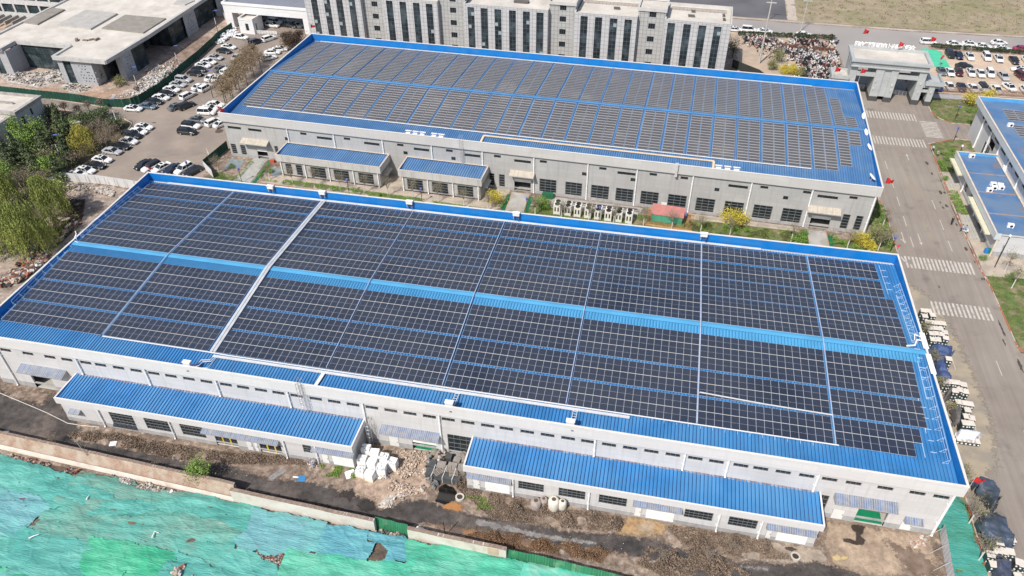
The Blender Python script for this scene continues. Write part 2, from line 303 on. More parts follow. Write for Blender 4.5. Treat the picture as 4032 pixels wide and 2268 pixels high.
# ------------------------------------------------------------ lean-to annexes of the front warehouse
def annex(x0, x1, label, wins, pipes, canopies, sdoors, rollers, opens, rib=.5):
    t = empty('annex_building', (x0, -4.5, 0), 0, label, 'annex', 'low annexes against the front warehouse'); L = x1-x0
    mp = mapper('S', 0); q = lambda s: [(h[0]-x0, h[1]-x0, h[2], h[3]) for h in s]
    W = q(wins); O = q(opens); b = MB()
    wall(b, mp, 0, L, .8, 4.5, W+O, .22); wall(b, mapper('E', L), 0, 4.9, 0, 4.9); wall(b, mapper('W', 0), 0, 4.9, 0, 4.9); b.build('wall', WALL, t)
    b = MB(); wall(b, mapper('S', -.05), -.04, L+.04, 0, .8, [(h[0],h[1],-.1,.9) for h in O], .2); b.quad((-.04,-.05,.8),(L+.04,-.05,.8),(L+.04,0,.8),(-.04,0,.8)); b.build('plinth', PLIN, t)
    b = MB(); b.box(-.35, -.3, 3.95, L+.35, -.08, 5.12); b.box(-.35, -.08, 3.951, -.13, 4.9, 5.119); b.box(L+.13, -.08, 3.951, L+.35, 4.9, 5.119); b.build('fascia', FASC, t)
    b = MB(); b.box(-.13,-.08,4.5,-.10,4.9,5.10); b.box(L+.10,-.08,4.5,L+.13,4.9,5.10); b.build('parapet_lining', BLUED, t)
    b = MB(); ribbed(b, -.1, L+.1, [(-.06,4.72), (4.85,5.06)], rib, .09, .12); rf = b.build('roof', [BLUE, RIBSHADE], t)
    b = MB()
    for k in range(int(L/.5)):
        x = k*.5; b.box(x, 4.72-R.random()*.12, 5.02, x+.51, 4.93, 5.09+.001*(k % 3))
    b.build('rusty_flashing', M('rusty_flashing', (.20,.16,.19), .9, .3, 2, col2=(.30,.30,.34), c2s=1.5), rf)
    for h in W: window(t, mp, h, 6 if h[1]-h[0] > 2 else 2, 4 if h[3]-h[2] > 1.5 else 1, .12, bar=.045)
    for x in pipes: downpipe(t, mp, x-x0, 0, 3.95, .12)
    for a, c, z in canopies: awning(t, mp, a-x0, c-x0, z, .75, .3)
    for a, c in sdoors: sdoor(t, mp, a-x0, c-x0, .25, 2.2)
    for a, c, z in rollers:
        b = MB(); bx(b, mp, a-x0, c-x0, -.06, -.001, .25, z)
        for k in range(8): bx(b, mp, a-x0, c-x0, -.075, -.059, .4+k*(z-.5)/8, .43+k*(z-.5)/8)
        b.build('roller_shutter', MATS['shutter_white'], t)
    return t
a1 = annex(-124.2, -78.3, 'long white blue-roofed annex west of the foam stacks, one window tilted open', [(-116.3,-112.4,1.1,3.6),(-110.6,-106.6,1.1,3.7),(-104.8,-101.0,1.1,3.7),(-85.7,-84.4,1.8,3.8)],
    [-117.9,-106.3,-88.5,-83.7], [(-122.9,-121.1,2.9),(-101.1,-89.2,3.55),(-84.2,-77.9,3.6)], [(-94.6,-93.8),(-93.4,-92.9),(-83.0,-82.1)], [(-81.4,-77.95+-.4,2.5)], [(-99.6,-96.1,.3,2.5),(-92.6,-89.2,.3,2.4)])
YEL = M('yellow_door_bar', (.65,.45,.03), .5)
for x0 in (-99.6, -92.6):
    b = MB(); b.box(x0+124.2, .2, .3, x0+124.2+3.45, .24, 2.45, 0)
    for k in (0, 1): b.box(x0+124.2+1.0+k*1.2, .13, .3, x0+124.2+1.22+k*1.2, .19, 2.4, 1)
    b.build('glass_door', [GLASS, YEL], a1)
b = MB()
for k in range(5): T = Matrix.Translation((7.9+k*.78, -.02, 1.2)) @ Matrix.Rotation(math.radians(-38+R.uniform(-4,4)), 4, 'X'); b.box(.03,-.02,-.62,.66,.02,.0,0,T)
b.build('open_sash', [GLASS], a1)
a2 = annex(-61.8, -15.9, 'long white blue-roofed annex east of the pallet dump, round tanks at its foot', [(-54.6,-51.1,1.8,4.0),(-49.1,-45.5,1.7,4.0),(-43.7,-40.0,1.7,4.0),(-32.5,-28.9,1.7,3.9),(-26.9,-23.3,1.6,3.9)],
    [-55.3,-45.0,-28.1,-22.8], [(-61.7,-55.5,3.6),(-39.2,-32.9,3.55),(-22.2,-16.1,3.4)], [(-60.9,-60.0),(-38.8,-38.0),(-21.9,-21.3)], [(-59.2,-55.8,2.7),(-37.3,-33.7,2.6),(-20.6,-16.9,2.3)], [])
# ------------------------------------------------------------ solar arrays on the front roof
tilt = math.atan2(ZR-ZE, 24)
def pmesh(wd, dp, nm, cellm, frm, cols=1, rows=1, fr=.035, mid=True):
    "one framed module lying along the roof slope (y runs uphill), origin at its lower edge"
    b = MB(); b.box(0, 0, -.035, wd, dp, 0, 1)
    def cells(a, c, e, f): b.quad((a,e,.004),(c,e,.004),(c,f,.004),(a,f,.004), 0)
    if mid: cells(fr, wd-fr, fr, dp/2-.012); cells(fr, wd-fr, dp/2+.012, dp-fr)
    else: cells(fr, wd-fr, fr, dp-fr)
    return b.mesh(nm, [cellm, frm])
PW = 1.0875
pm = pmesh(PW-.01, 2.28, 'solar_panel', CELL, ALU, fr=.021)
blocks = [(-138.95,16),(-121.1,16),(-102.3,16),(-84.72,16),(-67.15,16),(-49.58,16),(-31.97,16),(-14.25,10)]
groups = [('far', [46.5,44.17], 'northernmost'), ('far', [41.35,39.03], 'second northern'), ('far', [36.45], 'third northern'), ('far', [33.98], 'fourth northern'), ('far', [31.45,29.12,26.8], 'ridge-side northern'),
          ('near', [21.75,19.43,17.12], 'upper southern'), ('near', [14.45,12.13], 'middle southern'), ('near', [9.45,7.13], 'eave-side southern')]
blk = ['one (westernmost)', 'two from the west', 'three, east of the wide tray', 'four from the west', 'four from the east', 'three from the east', 'two from the east', 'one from the east end']
for bi, (bx0, nc) in enumerate(blocks):
    for gi, (side, ys, gname) in enumerate(groups):
        n = nc
        if bi == 7: n = {0:10, 1:10, 2:11, 3:11, 4:11, 5:11, 6:11, 7:10}[gi]
        rows = 'one-row' if len(ys) == 1 else 'two-row' if len(ys) == 2 else 'three-row'
        y0 = ys[-1]-2.3; z0 = zroof(y0)+.17
        root = empty('solar_array', (bx0, y0, z0), 0, f'{rows} {gname} strip of front warehouse panels, column {blk[bi]}', 'solar array', 'solar arrays on the front warehouse')
        up = 1 if side == 'near' else -1
        for ri, yt in enumerate(ys):
            yl = yt-2.3
            for k in range(n):
                if bi == 7 and gi == 7 and ri == 1 and k > 8: continue
                if bi == 7 and gi == 1 and ri == 1 and False: continue
                o = inst(pm, 'solar_panel', root, (k*PW, yl-y0, zroof(yl)-zroof(y0))); o.rotation_euler = (up*tilt, 0, 0)
        b = MB()
        for ri, yt in enumerate(ys):
            for yy in ((yt-.02, yt+.02) if ri == 0 else (yt-.0, yt+.05)):
                pass
            yl = yt-2.3; a = zroof(yl)-zroof(y0)
            if ri < len(ys)-1: b.tube([(-.05, yl-y0-.01, a+.005), (n*PW+.02, yl-y0-.01, a+.005)], .03, 4)
        if len(ys) > 1: b.build('clamp_rail', ALUB, root)
# ------------------------------------------------------------ cable trays, boxes, ladders
TRAY = 'cable trays on the front warehouse roof'
def tray(pts, wd, label, mat=M('tray_white', (.60,.60,.60), .5, .1, .8), h=.1, name='cable_tray', group=TRAY, side=True):
    "covered tray on feet following the points"
    P = [Vector(q) for q in pts]; root = empty(name, P[0], 0, label, 'cable tray', group); b = MB(); s = MB(); ft = MB()
    for a, c in zip(P, P[1:]):
        d = (c-a); L = d.length; dn = d.normalized(); sx = Vector((-dn.y, dn.x, 0)).normalized()*wd/2; u = Vector((0,0,h))
        a2, c2 = a-P[0], c-P[0]
        q = [a2-sx, c2-sx, c2+sx, a2+sx]
        for f in ((q[0]+u,q[1]+u,q[2]+u,q[3]+u),(q[0],q[1],q[1]+u,q[0]+u),(q[2],q[3],q[3]+u,q[2]+u),(q[1],q[2],q[2]+u,q[1]+u),(q[3],q[0],q[0]+u,q[3]+u)): b.quad(*f)
        k = 0
        while k < L:
            m_ = a2+dn*k; k += 3.0; ft.box(m_.x-wd*.35, m_.y-.04, m_.z-.16, m_.x+wd*.35, m_.y+.04, m_.z-.001)
    b.build('tray_cover', mat, root); ft.build('tray_feet', GALV, root); return root
zt = lambda y, k=.24: zroof(y)+k
for x, wd, lb in ((-121.25,.12,'thin white cable tray between the two westernmost panel columns'), (-84.9,.1,'thin white cable tray west of the fourth panel column'), (-67.45,.12,'thin white cable tray down the middle panel columns of the front roof'), (-49.8,.12,'thin white cable tray east of the middle, reaching the pallet dump side'), (-32.1,.2,'white cable tray at the third gap from the east end'), (-14.35,.14,'white cable tray before the easternmost panel column')):
    tray([(x,5.0,zt(5)), (x,21.9,zt(21.9,.3)), (x,24,ZR+.3), (x,46.8,zt(46.8))], wd, lb, M('tray_pale', (.36,.42,.55), .45))
tray([(-103.05,4.8,zt(4.8)), (-103.05,24,ZR+.32), (-103.05,47.2,zt(47.2))], .42, 'west half of the wide double cable tray crossing the front roof', M('tray_grey', (.48,.50,.52), .45))
tray([(-102.55,4.8,zt(4.8)), (-102.55,24,ZR+.32), (-102.55,47.2,zt(47.2))], .42, 'east half of the wide double cable tray crossing the front roof', MATS['tray_grey'])
tray([(-135.5,47.0,zt(47)), (-22,47.0,zt(47))], .42, 'long broad white cable tray along the back edge of the front roof', MATS['tray_white'], .16)
tray([(-121,4.55,zt(4.5)), (-102.8,4.55,zt(4.5)), (-100,4.45,zt(4.5)), (-14,4.75,zt(4.7))], .14, 'thin white conduit along the front edge of the panels', WHT, .1)
tray([(-102.3,3.95,zt(3.95)), (-41,4.15,zt(4.15))], .42, 'broad white cable tray along the front eave of the front warehouse', MATS['tray_white'], .14)
tray([(-31.9,10.2,zt(10.2,.36)), (-23,9.75,zt(9.75,.34)), (-14.3,9.55,zt(9.55,.36))], .17, 'slightly bent white conduit between two eastern panel strips', MATS['tray_white'], .1)
tray([(-84.85,3.8,zt(3.8)), (-85.2,.6,zt(.6))], .5, 'short white cable tray down to the roof ladder', WHT, .14)
def ibox(x, y, z, label, s=1):
    t = empty('inverter_box', (x, y, z), 0, label, 'inverter box', 'inverter boxes on the front warehouse'); s *= .8
    b = MB(); b.box(-.75*s,-.35*s,.25,.75*s,.35*s,.75*s+.25); b.box(-.85*s,-.45*s,.75*s+.26,.85*s,.45*s,.75*s+.32); b.build('cabinet', WHT, t)
    for k in (-.55, .55): l_ = MB(); l_.box(k*s-.05,-.25,-.45,k*s+.05,.25,.249); l_.build('leg', GALV, t)
    c = MB()
    for k in range(3): c.tube([(.2+k*.12,-.3,.25),(.25+k*.12,-.5,-.1),(.25+k*.12,-.9,-.25)], .035, 5)
    c.build('cable', BLACK, t); return t
for x, lb in ((-113.6,'westernmost white inverter box on the back parapet'),(-103.0,'white inverter box on the back parapet at the wide tray'),(-85.7,'white inverter box on the back parapet, third from the west'),(-65.4,'white inverter box on the back parapet, second from the east'),(-31.9,'easternmost white inverter box on the back parapet')):
    o = ibox(x, 47.35, 10.35, lb)
for x, lb in ((-104.3,'white inverter box at the front eave below the wide tray'),(-65.2,'white inverter box at the front eave above the shutter door'),(-48.6,'easternmost white inverter box at the front eave')):
    ibox(x, .75, 10.35, lb, .9)
    if x > -100:
        b = MB()
        for k in (-.28, .28): b.tube([(k,0,0),(k,3.0,-.62)], .05, 5)
        for k in range(6): b.tube([(-.28,k*.55+.1,-.02-k*.114),(.28,k*.55+.1,-.02-k*.114)], .03, 4)
        o = b.build('cable_ladder', WHT); o.location = (x+.25, .95, 10.15); tag(o, lb.replace('white inverter box', 'small white cable ladder behind the box'), 'cable ladder', 'cable ladders at the front eave')
b = MB(); b.tube([(0,0,0),(-.1,-.9,.1),(-1.2,-1.3,.25),(-1.3,-2.2,.3),(-2.2,-2.7,.45)], .07, 6); b.tube([(.35,0,0),(.25,-1.1,.1),(-.8,-1.6,.25),(-.9,-2.5,.3),(-1.8,-3.1,.45)], .07, 6); b.tube([(.6,.1,0),(.5,-2.6,.25),(-1.6,-3.2,.45)], .05, 6)
o = b.build('cable_conduit', WHT); o.location = (-102.2, 3.9, zt(3.9)+.05); tag(o, 'white cable conduits zigzagging from the wide tray to its box', 'conduit')
def caged_ladder(x, y, z0, z1, label, rot=0):
    t = empty('caged_ladder', (x, y, z0), rot, label, 'ladder', 'caged ladders'); H = z1-z0; b = MB()
    for k in (-.25, .25): b.tube([(k,-.2,0),(k,-.2,H+1.0),(k,.3,H+1.0),(k,.5,H+.1)], .035, 5)
    for k in range(int(H/.3)): b.tube([(-.25,-.2,.3+k*.3),(.25,-.2,.3+k*.3)], .02, 4)
    b.build('rails', GALV, t); c = MB()
    for k in range(int((H-2)/.8)+2):
        z = 2+k*.8 if H > 4 else .8+k*.8
        if z > H+.6: break
        c.tube([(-.25+.0,-.2,z),(-.38,-.5,z),(-.2,-.85,z),(.2,-.85,z),(.38,-.5,z),(.25,-.2,z)], .025, 4)
    for q in ((-.38,-.5),(-.2,-.85),(.2,-.85),(.38,-.5)): c.tube([(q[0],q[1],1.6 if H > 4 else .8),(q[0],q[1],H+.9)], .02, 4)
    c.build('safety_cage', GALV, t); return t
caged_ladder(-86.6, .1, 5.15, 10.9, 'caged steel ladder rising from the west annex roof to the warehouse eave')
caged_ladder(-77.2, -.1, 0, 5.1, 'caged steel ladder in the shade east of the west annex')
# guardrails beside the panels
GP = M('blue_guardrail_pipe', (.42,.56,.74), .45)
def guardrail(x, ys, label, lean):
    t = empty('guardrail', (x, ys[0], zroof(ys[0])), 0, label, 'guardrail'); b = MB(); z00 = zroof(ys[0])
    for h in (.55, 1.0): b.tube([(lean*(1-h)*.3, y-ys[0], zroof(y)+h-z00) for y in ys], .028, 5)
    b.build('rail', GP, t)
    for y in ys:
        z = zroof(y)-z00; c = MB(); c.tube([(0,y-ys[0],z),(0,y-ys[0],z+1.02)], .028, 5); c.tube([(0,y-ys[0],z+.75),(lean*.75,y-ys[0],z+.05)], .025, 5); c.tube([(0,y-ys[0],z+.05),(lean*.8,y-ys[0],z+.05)], .025, 5); c.build('post', GP, t)
guardrail(-139.45, [25.9+k*1.75 for k in range(11)], 'pale railing along the west parapet, north of the ridge', .9)
guardrail(-139.45, [8.2+k*1.9 for k in range(7)], 'pale railing along the west parapet, south of the ridge', .9)
guardrail(-.75, [26.0+k*1.6 for k in range(10)], 'pale railing along the east parapet, north of the ridge', -.9)
guardrail(-.75, [4.6+k*1.75 for k in range(10)], 'pale railing along the east parapet, south of the ridge', -.9)
b = MB(); b.box(-.3,0,0,.45,3.4,.12); b.box(-.3,-5.2,.0,.42,-1.2,.11); b.tube([(-.3,1.6,.1),(-1.0,1.4,.3),(-1.5,.2,.2),(-2.6,.1,0)], .12, 6); b.tube([(-.3,2.4,.1),(-1.1,2.6,.25),(-1.3,1.5,.2)], .1, 6)
o = b.build('duct_cover', PIPE); o.location = (-.05, 24.5, 10.96); tag(o, 'bright white duct cover bent over the east parapet by the ridge', 'duct cover')
b = MB(); b.tube([(0,0,0),(.5,0,1.3),(.2,-.7,.5)], .07, 6); b.tube([(.5,0,1.3),(.1,.4,1.5)], .07, 6); b.tube([(0,-.5,0),(.9,-.8,0)], .07, 6)
o = b.build('pipe_bracket', WHT); o.location = (-139.7, 25.0, 10.7); tag(o, 'small bent white pipe bracket on the west parapet at the ridge', 'bracket')
# edge conduits west side of the panels
b = MB(); b.tube([(-139.2,5,zroof(5)+.12),(-139.2,21.9,zroof(21.9)+.12)], .05, 5); b.tube([(-139.2,26,zroof(26)+.12),(-139.2,46.3,zroof(46.3)+.12)], .05, 5)
for k in range(24): y = 5.5+k*1.75; b.tube([(-139.2,y,zroof(y)+.14),(-139.75,y+.15,zroof(y)+.14)], .04, 4)
tag(b.build('edge_conduit', GP), 'thin pale edge conduit with short spurs west of the panels', 'conduit', 'edge conduits')
b = MB()
for a, c, x in ((5,8.6,-3.4),(9,15,-2.6),(15,22,-1.5),(26,38,-1.5),(38,46.3,-2.7)): b.tube([(x,a,zroof(a)+.12),(x,c,zroof(c)+.12)], .05, 5)
for k in range(22): y = 6+k*1.85; x = -2.6 if y < 15 or y > 38 else -1.5; b.tube([(x,y,zroof(y)+.14),(x+.75,y,zroof(y)+.14)], .05, 4)
for k in range(14): x = -38+k*1.6; b.tube([(x,5,zroof(5)+.14),(x,4.2,zroof(4.2)+.14)], .035, 4)
tag(b.build('edge_conduit', GP), 'pale edge conduit with short spurs along the east and front panel edges', 'conduit', 'edge conduits')
# ============================================================ FAR WAREHOUSE (local frame at its south-east corner)
far = empty('warehouse', BO, YB, 'far grey warehouse with yellow shrubs before it, its roof covered in narrow grey solar bays', 'warehouse', 'blue roofed warehouses')
F1 = mapper('S', .45); FL, FD = -140.3, 48.25
bigw = [(-66.6,-62.9),(-61.0,-57.4),(-55.5,-51.7),(-50.3,-46.6),(-45.1,-41.4),(-39.5,-35.7),(-33.8,-30.0),(-28.1,-24.3),(-22.4,-18.7),(-16.8,-13.0)]
wins = [(a, c, .4, 3.75) for a, c in bigw]
tall = [(-139.5,-138.2,.5,3.1),(-137.1,-135.8,.5,3.1),(-128.3,-127.4,.6,3.9),(-77.7,-76.5,.6,3.6),(-75.5,-74.2,.5,3.6),(-5.4,-4.0,.6,4.0),(-2.9,-1.6,.6,4.0)]
clw = [(-139.0,-135.7),(-133.9,-130.6),(-117.1,-113.5),(-105.9,-102.3),(-94.4,-90.9),(-83.0,-79.5),(-72.1,-68.5),(-50.3,-46.6),(-28.1,-24.3),(-11.1,-7.3)]
clr = [(a, c, 7.05, 7.7) for a, c in clw]+[(x, x+1.5, 7.6, 8.2) for x in (-121.0,-110.6,-98.2,-87.1,-76.5,-66.6,-54.1,-43.8,-37.6,-22.0,-13.9,-5.3)]
sq = [(x, x+.95, 5.7, 6.5) for x in (-125.1,-96.9,-86.0,-57.6,-47.5,-30.6,-17.3)]
fd = [(-133.0,-130.4,.02,2.7),(-72.1,-68.5,.02,3.0),(-11.1,-7.4,.02,2.9)]
b = MB(); wall(b, F1, FL+.4, -.4, .7, 9.2, wins+tall+clr+sq+fd, .25); wall(b, mapper('E', -.4), .45, FD-.4, 0, 9.2); wall(b, mapper('W', FL+.4), .45, FD-.4, 0, 9.2); wall(b, mapper('N', FD-.4), FL+.4, -.4, 0, 9.2); b.build('wall', WALLB, far)
b = MB(); wall(b, mapper('S', .38), FL+.35, -.35, -.3, .7, [(h[0],h[1],-.4,.8) for h in fd], .3); b.quad((FL+.35,.38,.7),(-.35,.38,.7),(-.35,.45,.7),(FL+.35,.45,.7)); b.build('plinth', PLIN, far)
parapet(far, FL, .0, 0, FD, 11.0, FASB, BLUED, CAP, ZE)
FR = lambda y: 10.7-abs(y-24)*.0667
b = MB(); ribbed(b, FL+.22, -.22, [(.5,FR(.5)), (23.9,FR(23.9))], .47, .08, .11); ribbed(b, FL+.22, -.22, [(24.1,FR(24.1)), (47.6,FR(47.6))], .47, .08, .11); rf = b.build('roof', [BLUEF, RIBSHADEF], far)
b = MB(); b.quad((FL+.22,23.55,FR(23.55)+.11),(-.22,23.55,FR(23.55)+.11),(-.22,24,FR(24)+.14),(FL+.22,24,FR(24)+.14)); b.quad((FL+.22,24,FR(24)+.14),(-.22,24,FR(24)+.14),(-.22,24.45,FR(24.45)+.11),(FL+.22,24.45,FR(24.45)+.11))
b.build('ridge_cap', M('faded_ridge', (.08,.23,.45), .4, .15, .5), rf)
for h in wins: window(far, F1, h, 3, 5, .14, bar=.08)
for h in tall: window(far, F1, h, 1, 5, .14, bar=.07)
for h in clr+sq: window(far, F1, h, 4 if h[1]-h[0] > 3 else 2, 1, .14, fm=M('dark_frame', (.05,.055,.06), .5))
for x in (-124.1,-112.9,-101.5,-90.3,-79.0,-67.8,-56.4,-46.3,-35.1,-23.7,-12.2): downpipe(far, F1, x, 5.3 if (-124.5 < x < -100.9 or -95.8 < x < -78.4) else 0, 9.0, .14)
downpipe(far, F1, -.7, 0, 8.9, .17)
for a, c, z0, z1 in fd:
    b = MB(); b.quad((a-2,.8,.02),(c+2,.8,.02),(c+2,12,.02),(a-2,12,.02), 1); b.quad((a-2,9,0),(c+2,9,0),(c+2,9,4.5),(a-2,9,4.5)); b.quad((a-2,.75,0),(a-2,12,0),(a-2,12,4.5),(a-2,.75,4.5)); b.quad((c+2,.75,0),(c+2,12,0),(c+2,12,4.5),(c+2,.75,4.5)); b.quad((a-2,.75,4.5),(c+2,.75,4.5),(c+2,12,4.5),(a-2,12,4.5)); b.build('doorway_interior', [DARK, IFLOOR], far)
for a, c, z0, z1 in fd:
    b = MB(); bx(b, F1, a, c, .1, .2, z1-.75, z1); b.build('roller_shutter', MATS['shutter_white'], far)
TANS = [M('tan_weathered_sheet', (.42,.38,.31), .7, .15, 1.5, island=.12), M('tan_rib', (.50,.45,.38), .7), PLIN]
for a, c in ((-136.0,-129.3),(-72.9,-67.6),(-12.3,-6.1)): awning(far, F1, a, c, 5.1, 1.6, .6, TANS)
for x0, x1, lb, W in ((-124.3,-100.7,'longer blue roofed annex of the far warehouse, at the west by the stone garden',[(-123.0,-121.5),(-120.5,-119.0),(-117.0,-113.4),(-111.5,-107.9),(-105.7,-102.2)]), (-95.7,-78.2,'shorter blue roofed annex of the far warehouse, beside the round yellow shrub',[(-94.5,-90.9),(-88.9,-85.3),(-83.2,-79.7)])):
    p_ = BL(x0, -5.0); L = x1-x0; t = empty('annex_building', p_, YB, lb, 'annex', 'low annexes against the far warehouse'); b = MB(); mp = mapper('S', 0); WW = [(a-x0,c-x0,.5,3.1) for a, c in W]
    wall(b, mp, 0, L, .3, 4.5, WW, .2); wall(b, mapper('E', L), 0, 5.4, 0, 5); wall(b, mapper('W', 0), 0, 5.4, 0, 5); b.build('wall', WALLB, t)
    b = MB(); b.box(-.5,-.45,3.75,L+.5,-.2,5.3); b.box(-.5,-.2,3.751,-.25,5.4,5.299); b.box(L+.25,-.2,3.751,L+.5,5.4,5.299); b.box(-.25,-.2,3.76,L+.25,0,3.8); b.build('fascia', M('stained_fascia', (.50,.49,.47), .7, .06, .4, streak=.3), t)
    b = MB(); b.box(-.52,-.47,5.3,L+.52,-.18,5.36); b.box(-.52,-.18,5.301,-.23,5.4,5.361); b.box(L+.23,-.18,5.301,L+.52,5.4,5.361); b.box(-.23,5.15,5.3,L+.23,5.4,5.4); b.build('parapet_cap', M('tan_cap', (.52,.45,.38), .8, .1, 1), t)
    b = MB(); b.box(-.25,-.2,4.7,-.22,5.4,5.28); b.box(L+.22,-.2,4.7,L+.25,5.4,5.28); b.build('parapet_lining', BLUED, t)
    b = MB(); ribbed(b, -.22, L+.22, [(-.18,4.85), (5.2,5.12)], .52, .08, .12); b.build('roof', [BLUEF, RIBSHADEF], t)
    for h in WW: window(t, mp, h, 1 if h[1]-h[0] < 2 else 2, 4, .12, bar=.07)
    n = 5 if L > 20 else 4
    for k in range(n): downpipe(t, mp, .35+k*(L-.7)/(n-1), 0, 3.8, .14)
    awn = awning(t, mapper('E', L), 1.2, 4.4, 3.0, 1.3, .4, TANS)
# ------------------------------------------------------------ narrow solar bays of the far roof
def colmesh(n, wd, up, nm):
    b = MB(); pt = 1.062; b.box(0, 0, -.05, wd, n*pt, 0, 1)
    for k in range(n): b.quad((.03,k*pt+.035,.004),(wd-.03,k*pt+.035,.004),(wd-.03,(k+1)*pt-.13,.004),(.03,(k+1)*pt-.13,.004), 0)
    return b.mesh(nm, [CELLB, M('dusty_panel_frame', (.50,.48,.46), .5, .08, 1)])
cm = {}
def panel_col(root, n, x, y, z, up):
    k = (n, up)
    if k not in cm: cm[k] = colmesh(n, 2.16, up, 'panel_column')
    o = inst(cm[k], 'panel_column', root, (x, y, z)); o.rotation_euler = (up*math.atan(.0667), 0, 0); return o
GF = 'solar bays on the far warehouse'
for k in range(27):
    x0 = -138.5+k*5.07
    for side in ('near', 'far'):
        up = 1 if side == 'near' else -1
        cols = [[x0, 7.1, 15], [x0+2.3, 7.1, 15]] if side == 'near' else [[x0, 24.85, 21], [x0+2.3, 24.85, 21]]
        if k == 26: cols = [[x0, 9.2, 13], [x0+2.4, 17.4, 5]] if side == 'near' else [[x0, 24.85, 15], [x0+2.4, 24.85, 5]]
        y0 = cols[0][1]; P = BL(x0, y0, FR(y0)+.15)
        e = 'easternmost' if k == 26 else 'westernmost' if k == 0 else (ORD[k]+' from the west end') if k < 14 else (ORD[26-k]+' from the east end')
        root = empty('solar_array', P, YB, f'{"southern" if side == "near" else "northern"} narrow solar bay on the far warehouse, {e}', 'solar array', GF)
        for cx, cy, n in cols: panel_col(root, n, cx-x0, cy-y0, FR(cy)-FR(y0), up)
def btray(pts, wd, label, mat, h=.1, k=.2, name='cable_tray'): return tray([BL(x, y, FR(y)+k) for x, y in pts], wd, label, mat, h, name, 'cable trays on the far warehouse roof')
btray([(-80,1.3),(-80,5.4),(-31.5,5.4),(-31.5,1.2)], .45, 'cream cable duct looping along the front of the far roof', CREAM, .12)
btray([(-80,1.6),(-95.5,1.4)], .35, 'cream cable duct running to the western row of boxes', CREAM, .1)
btray([(-137,6.6),(-12.5,6.6)], .18, 'thin white conduit along the front panel edge of the far roof', WHT)
btray([(-137.5,47.4),(-10,47.4)], .3, 'white cable tray along the back parapet of the far roof', M('tray_dull', (.55,.58,.6), .6))
for x0, n, nm in ((-96.0, 5, 'western'), (-31.0, 3, 'eastern')):
    for k in range(n):
        P = BL(x0+.4+k*(1.75 if n == 3 else 1.6)+(1.0 if n == 5 and k > 2 else 0), 1.1, FR(1.2)); t = empty('outdoor_cabinet', P, YB, f'{ORD[k]} white cabinet from the west in the {nm} roof row on the far warehouse', 'cabinet', 'white roof cabinets of the far warehouse')
        b = MB(); b.box(-.5,-.4,.95,.5,.2,1.65); b.build('cabinet', PIPE, t); b = MB(); b.box(-.7,.1,1.9,.7,.5,1.95); b.build('sun_shade', WHT, t)
        for q in ((-.6,-.4),(.6,-.4),(-.6,.4),(.6,.4)): b = MB(); b.box(q[0]-.04,q[1]-.04,.02,q[0]+.04,q[1]+.04,1.9); b.build('leg', GALV, t)
for i, (u, v) in enumerate(((955,1180),(985,1345))): pass
for i, q in enumerate(((3,0,957,1180,10.3),(3,0,982,1345,10.3),(3,1,1015,45,10.2),(3,1,1043,345,10.0))):
    P = G(*q[:4], q[4]+.2); P.z -= .25; t = empty('dish_antenna', P, .3*i, f'{["northernmost","second northernmost","third northernmost","southernmost"][i]} white antenna at the east edge of the far roof', 'antenna', 'white antennas on the far roof')
    b = MB(); b.lathe([(.05,-.05),(.35,0),(.55,.12),(.6,.3),(.35,.42)], 12); o = b.build('dish', PIPE, t); o.rotation_euler = (.5,.3,0); o.scale = (.8,1.5,.7); o.location = (0,0,.5); b = MB(); b.tube([(0,0,-.4),(0,0,.45)], .06, 6); b.build('pole', GALV, t)
b = MB(); b.box(-.25,-.3,-2.4,.25,.2,.3); b.box(-.3,-.3,.3,.3,.5,.4); o = b.build('vent_duct', M('grey_duct', (.5,.5,.5), .5), None); P = BL(-38.6,-.1,10.8); o.location = P; o.rotation_euler = (0,0,YB); tag(o, 'grey metal duct hooked over the fascia of the far warehouse', 'duct')
caged_ladder(BL(-77.0,.2).x-6.5, BL(-83,.3).y, 4.9, 11.0, 'caged steel ladder on the far warehouse wall above the short annex', YB)
# ------------------------------------------------------------ flags
def flag(x, y, z, h, label, rz, sc=1.0, star=False):
    sc *= .68
    t = empty('flag', (x, y, z), rz, label, 'flag', 'red flags'); b = MB(); b.tube([(0,0,0),(0,0,h)], .05, 6, r1=.035); b.build('flagpole', GALV, t)
    b = MB(); n = 12; i = 0; L = 1.9*sc; H = 1.25*sc
    for k in range(n+1):
        s_ = k/n
        for j in range(4): b.v.append((L*s_*.85, .30*math.sin(s_*9)*(s_+.3)*sc+.10*j, h-.05-H*j/3*(1-.35*s_)-.55*s_*s_*sc+.10*math.sin(s_*7+j)))
    for k in range(n):
        for j in range(3): a = k*4+j; b.f.append((a, a+4, a+5, a+1)); b.m.append(0)
    o = smooth(b.build('cloth', RED, t))
    if star:
        st = MB(); c = Vector((.4, -.06, h-.35))
        pts = [c+Vector((math.cos(PI/2+q*PI/5), 0, math.sin(PI/2+q*PI/5)))*(.24 if q % 2 == 0 else .1) for q in range(10)]
        st.poly(pts); st.build('star', M('yellow_star', (.8,.6,.02), .6), o)
    return t
flag(-140.0, 47.9, 10.9, 1.6, 'red flag at the north-west corner of the front warehouse', -.3, 1.1)
flag(.1, 48.2, 10.9, 1.5, 'small red flag at the north-east corner of the front warehouse', 1.3, .8)
flag(.3, .2, 10.9, 1.7, 'large red flag at the south-east corner of the front warehouse', .1, 1.35)
P = BL(FL+.2, .2); flag(P.x, P.y, 11, 1.4, 'red flag at the south-west corner of the far warehouse', -.1, 1.3)
P = BL(FL+.2, FD); flag(P.x, P.y, 11, 2.4, 'red flag at the north-west corner of the far warehouse', .6, 1.1)
P = BL(0, .2); flag(P.x, P.y, 11, 2.0, 'red flag at the south-east corner of the far warehouse, over the road', .2, 1.5)
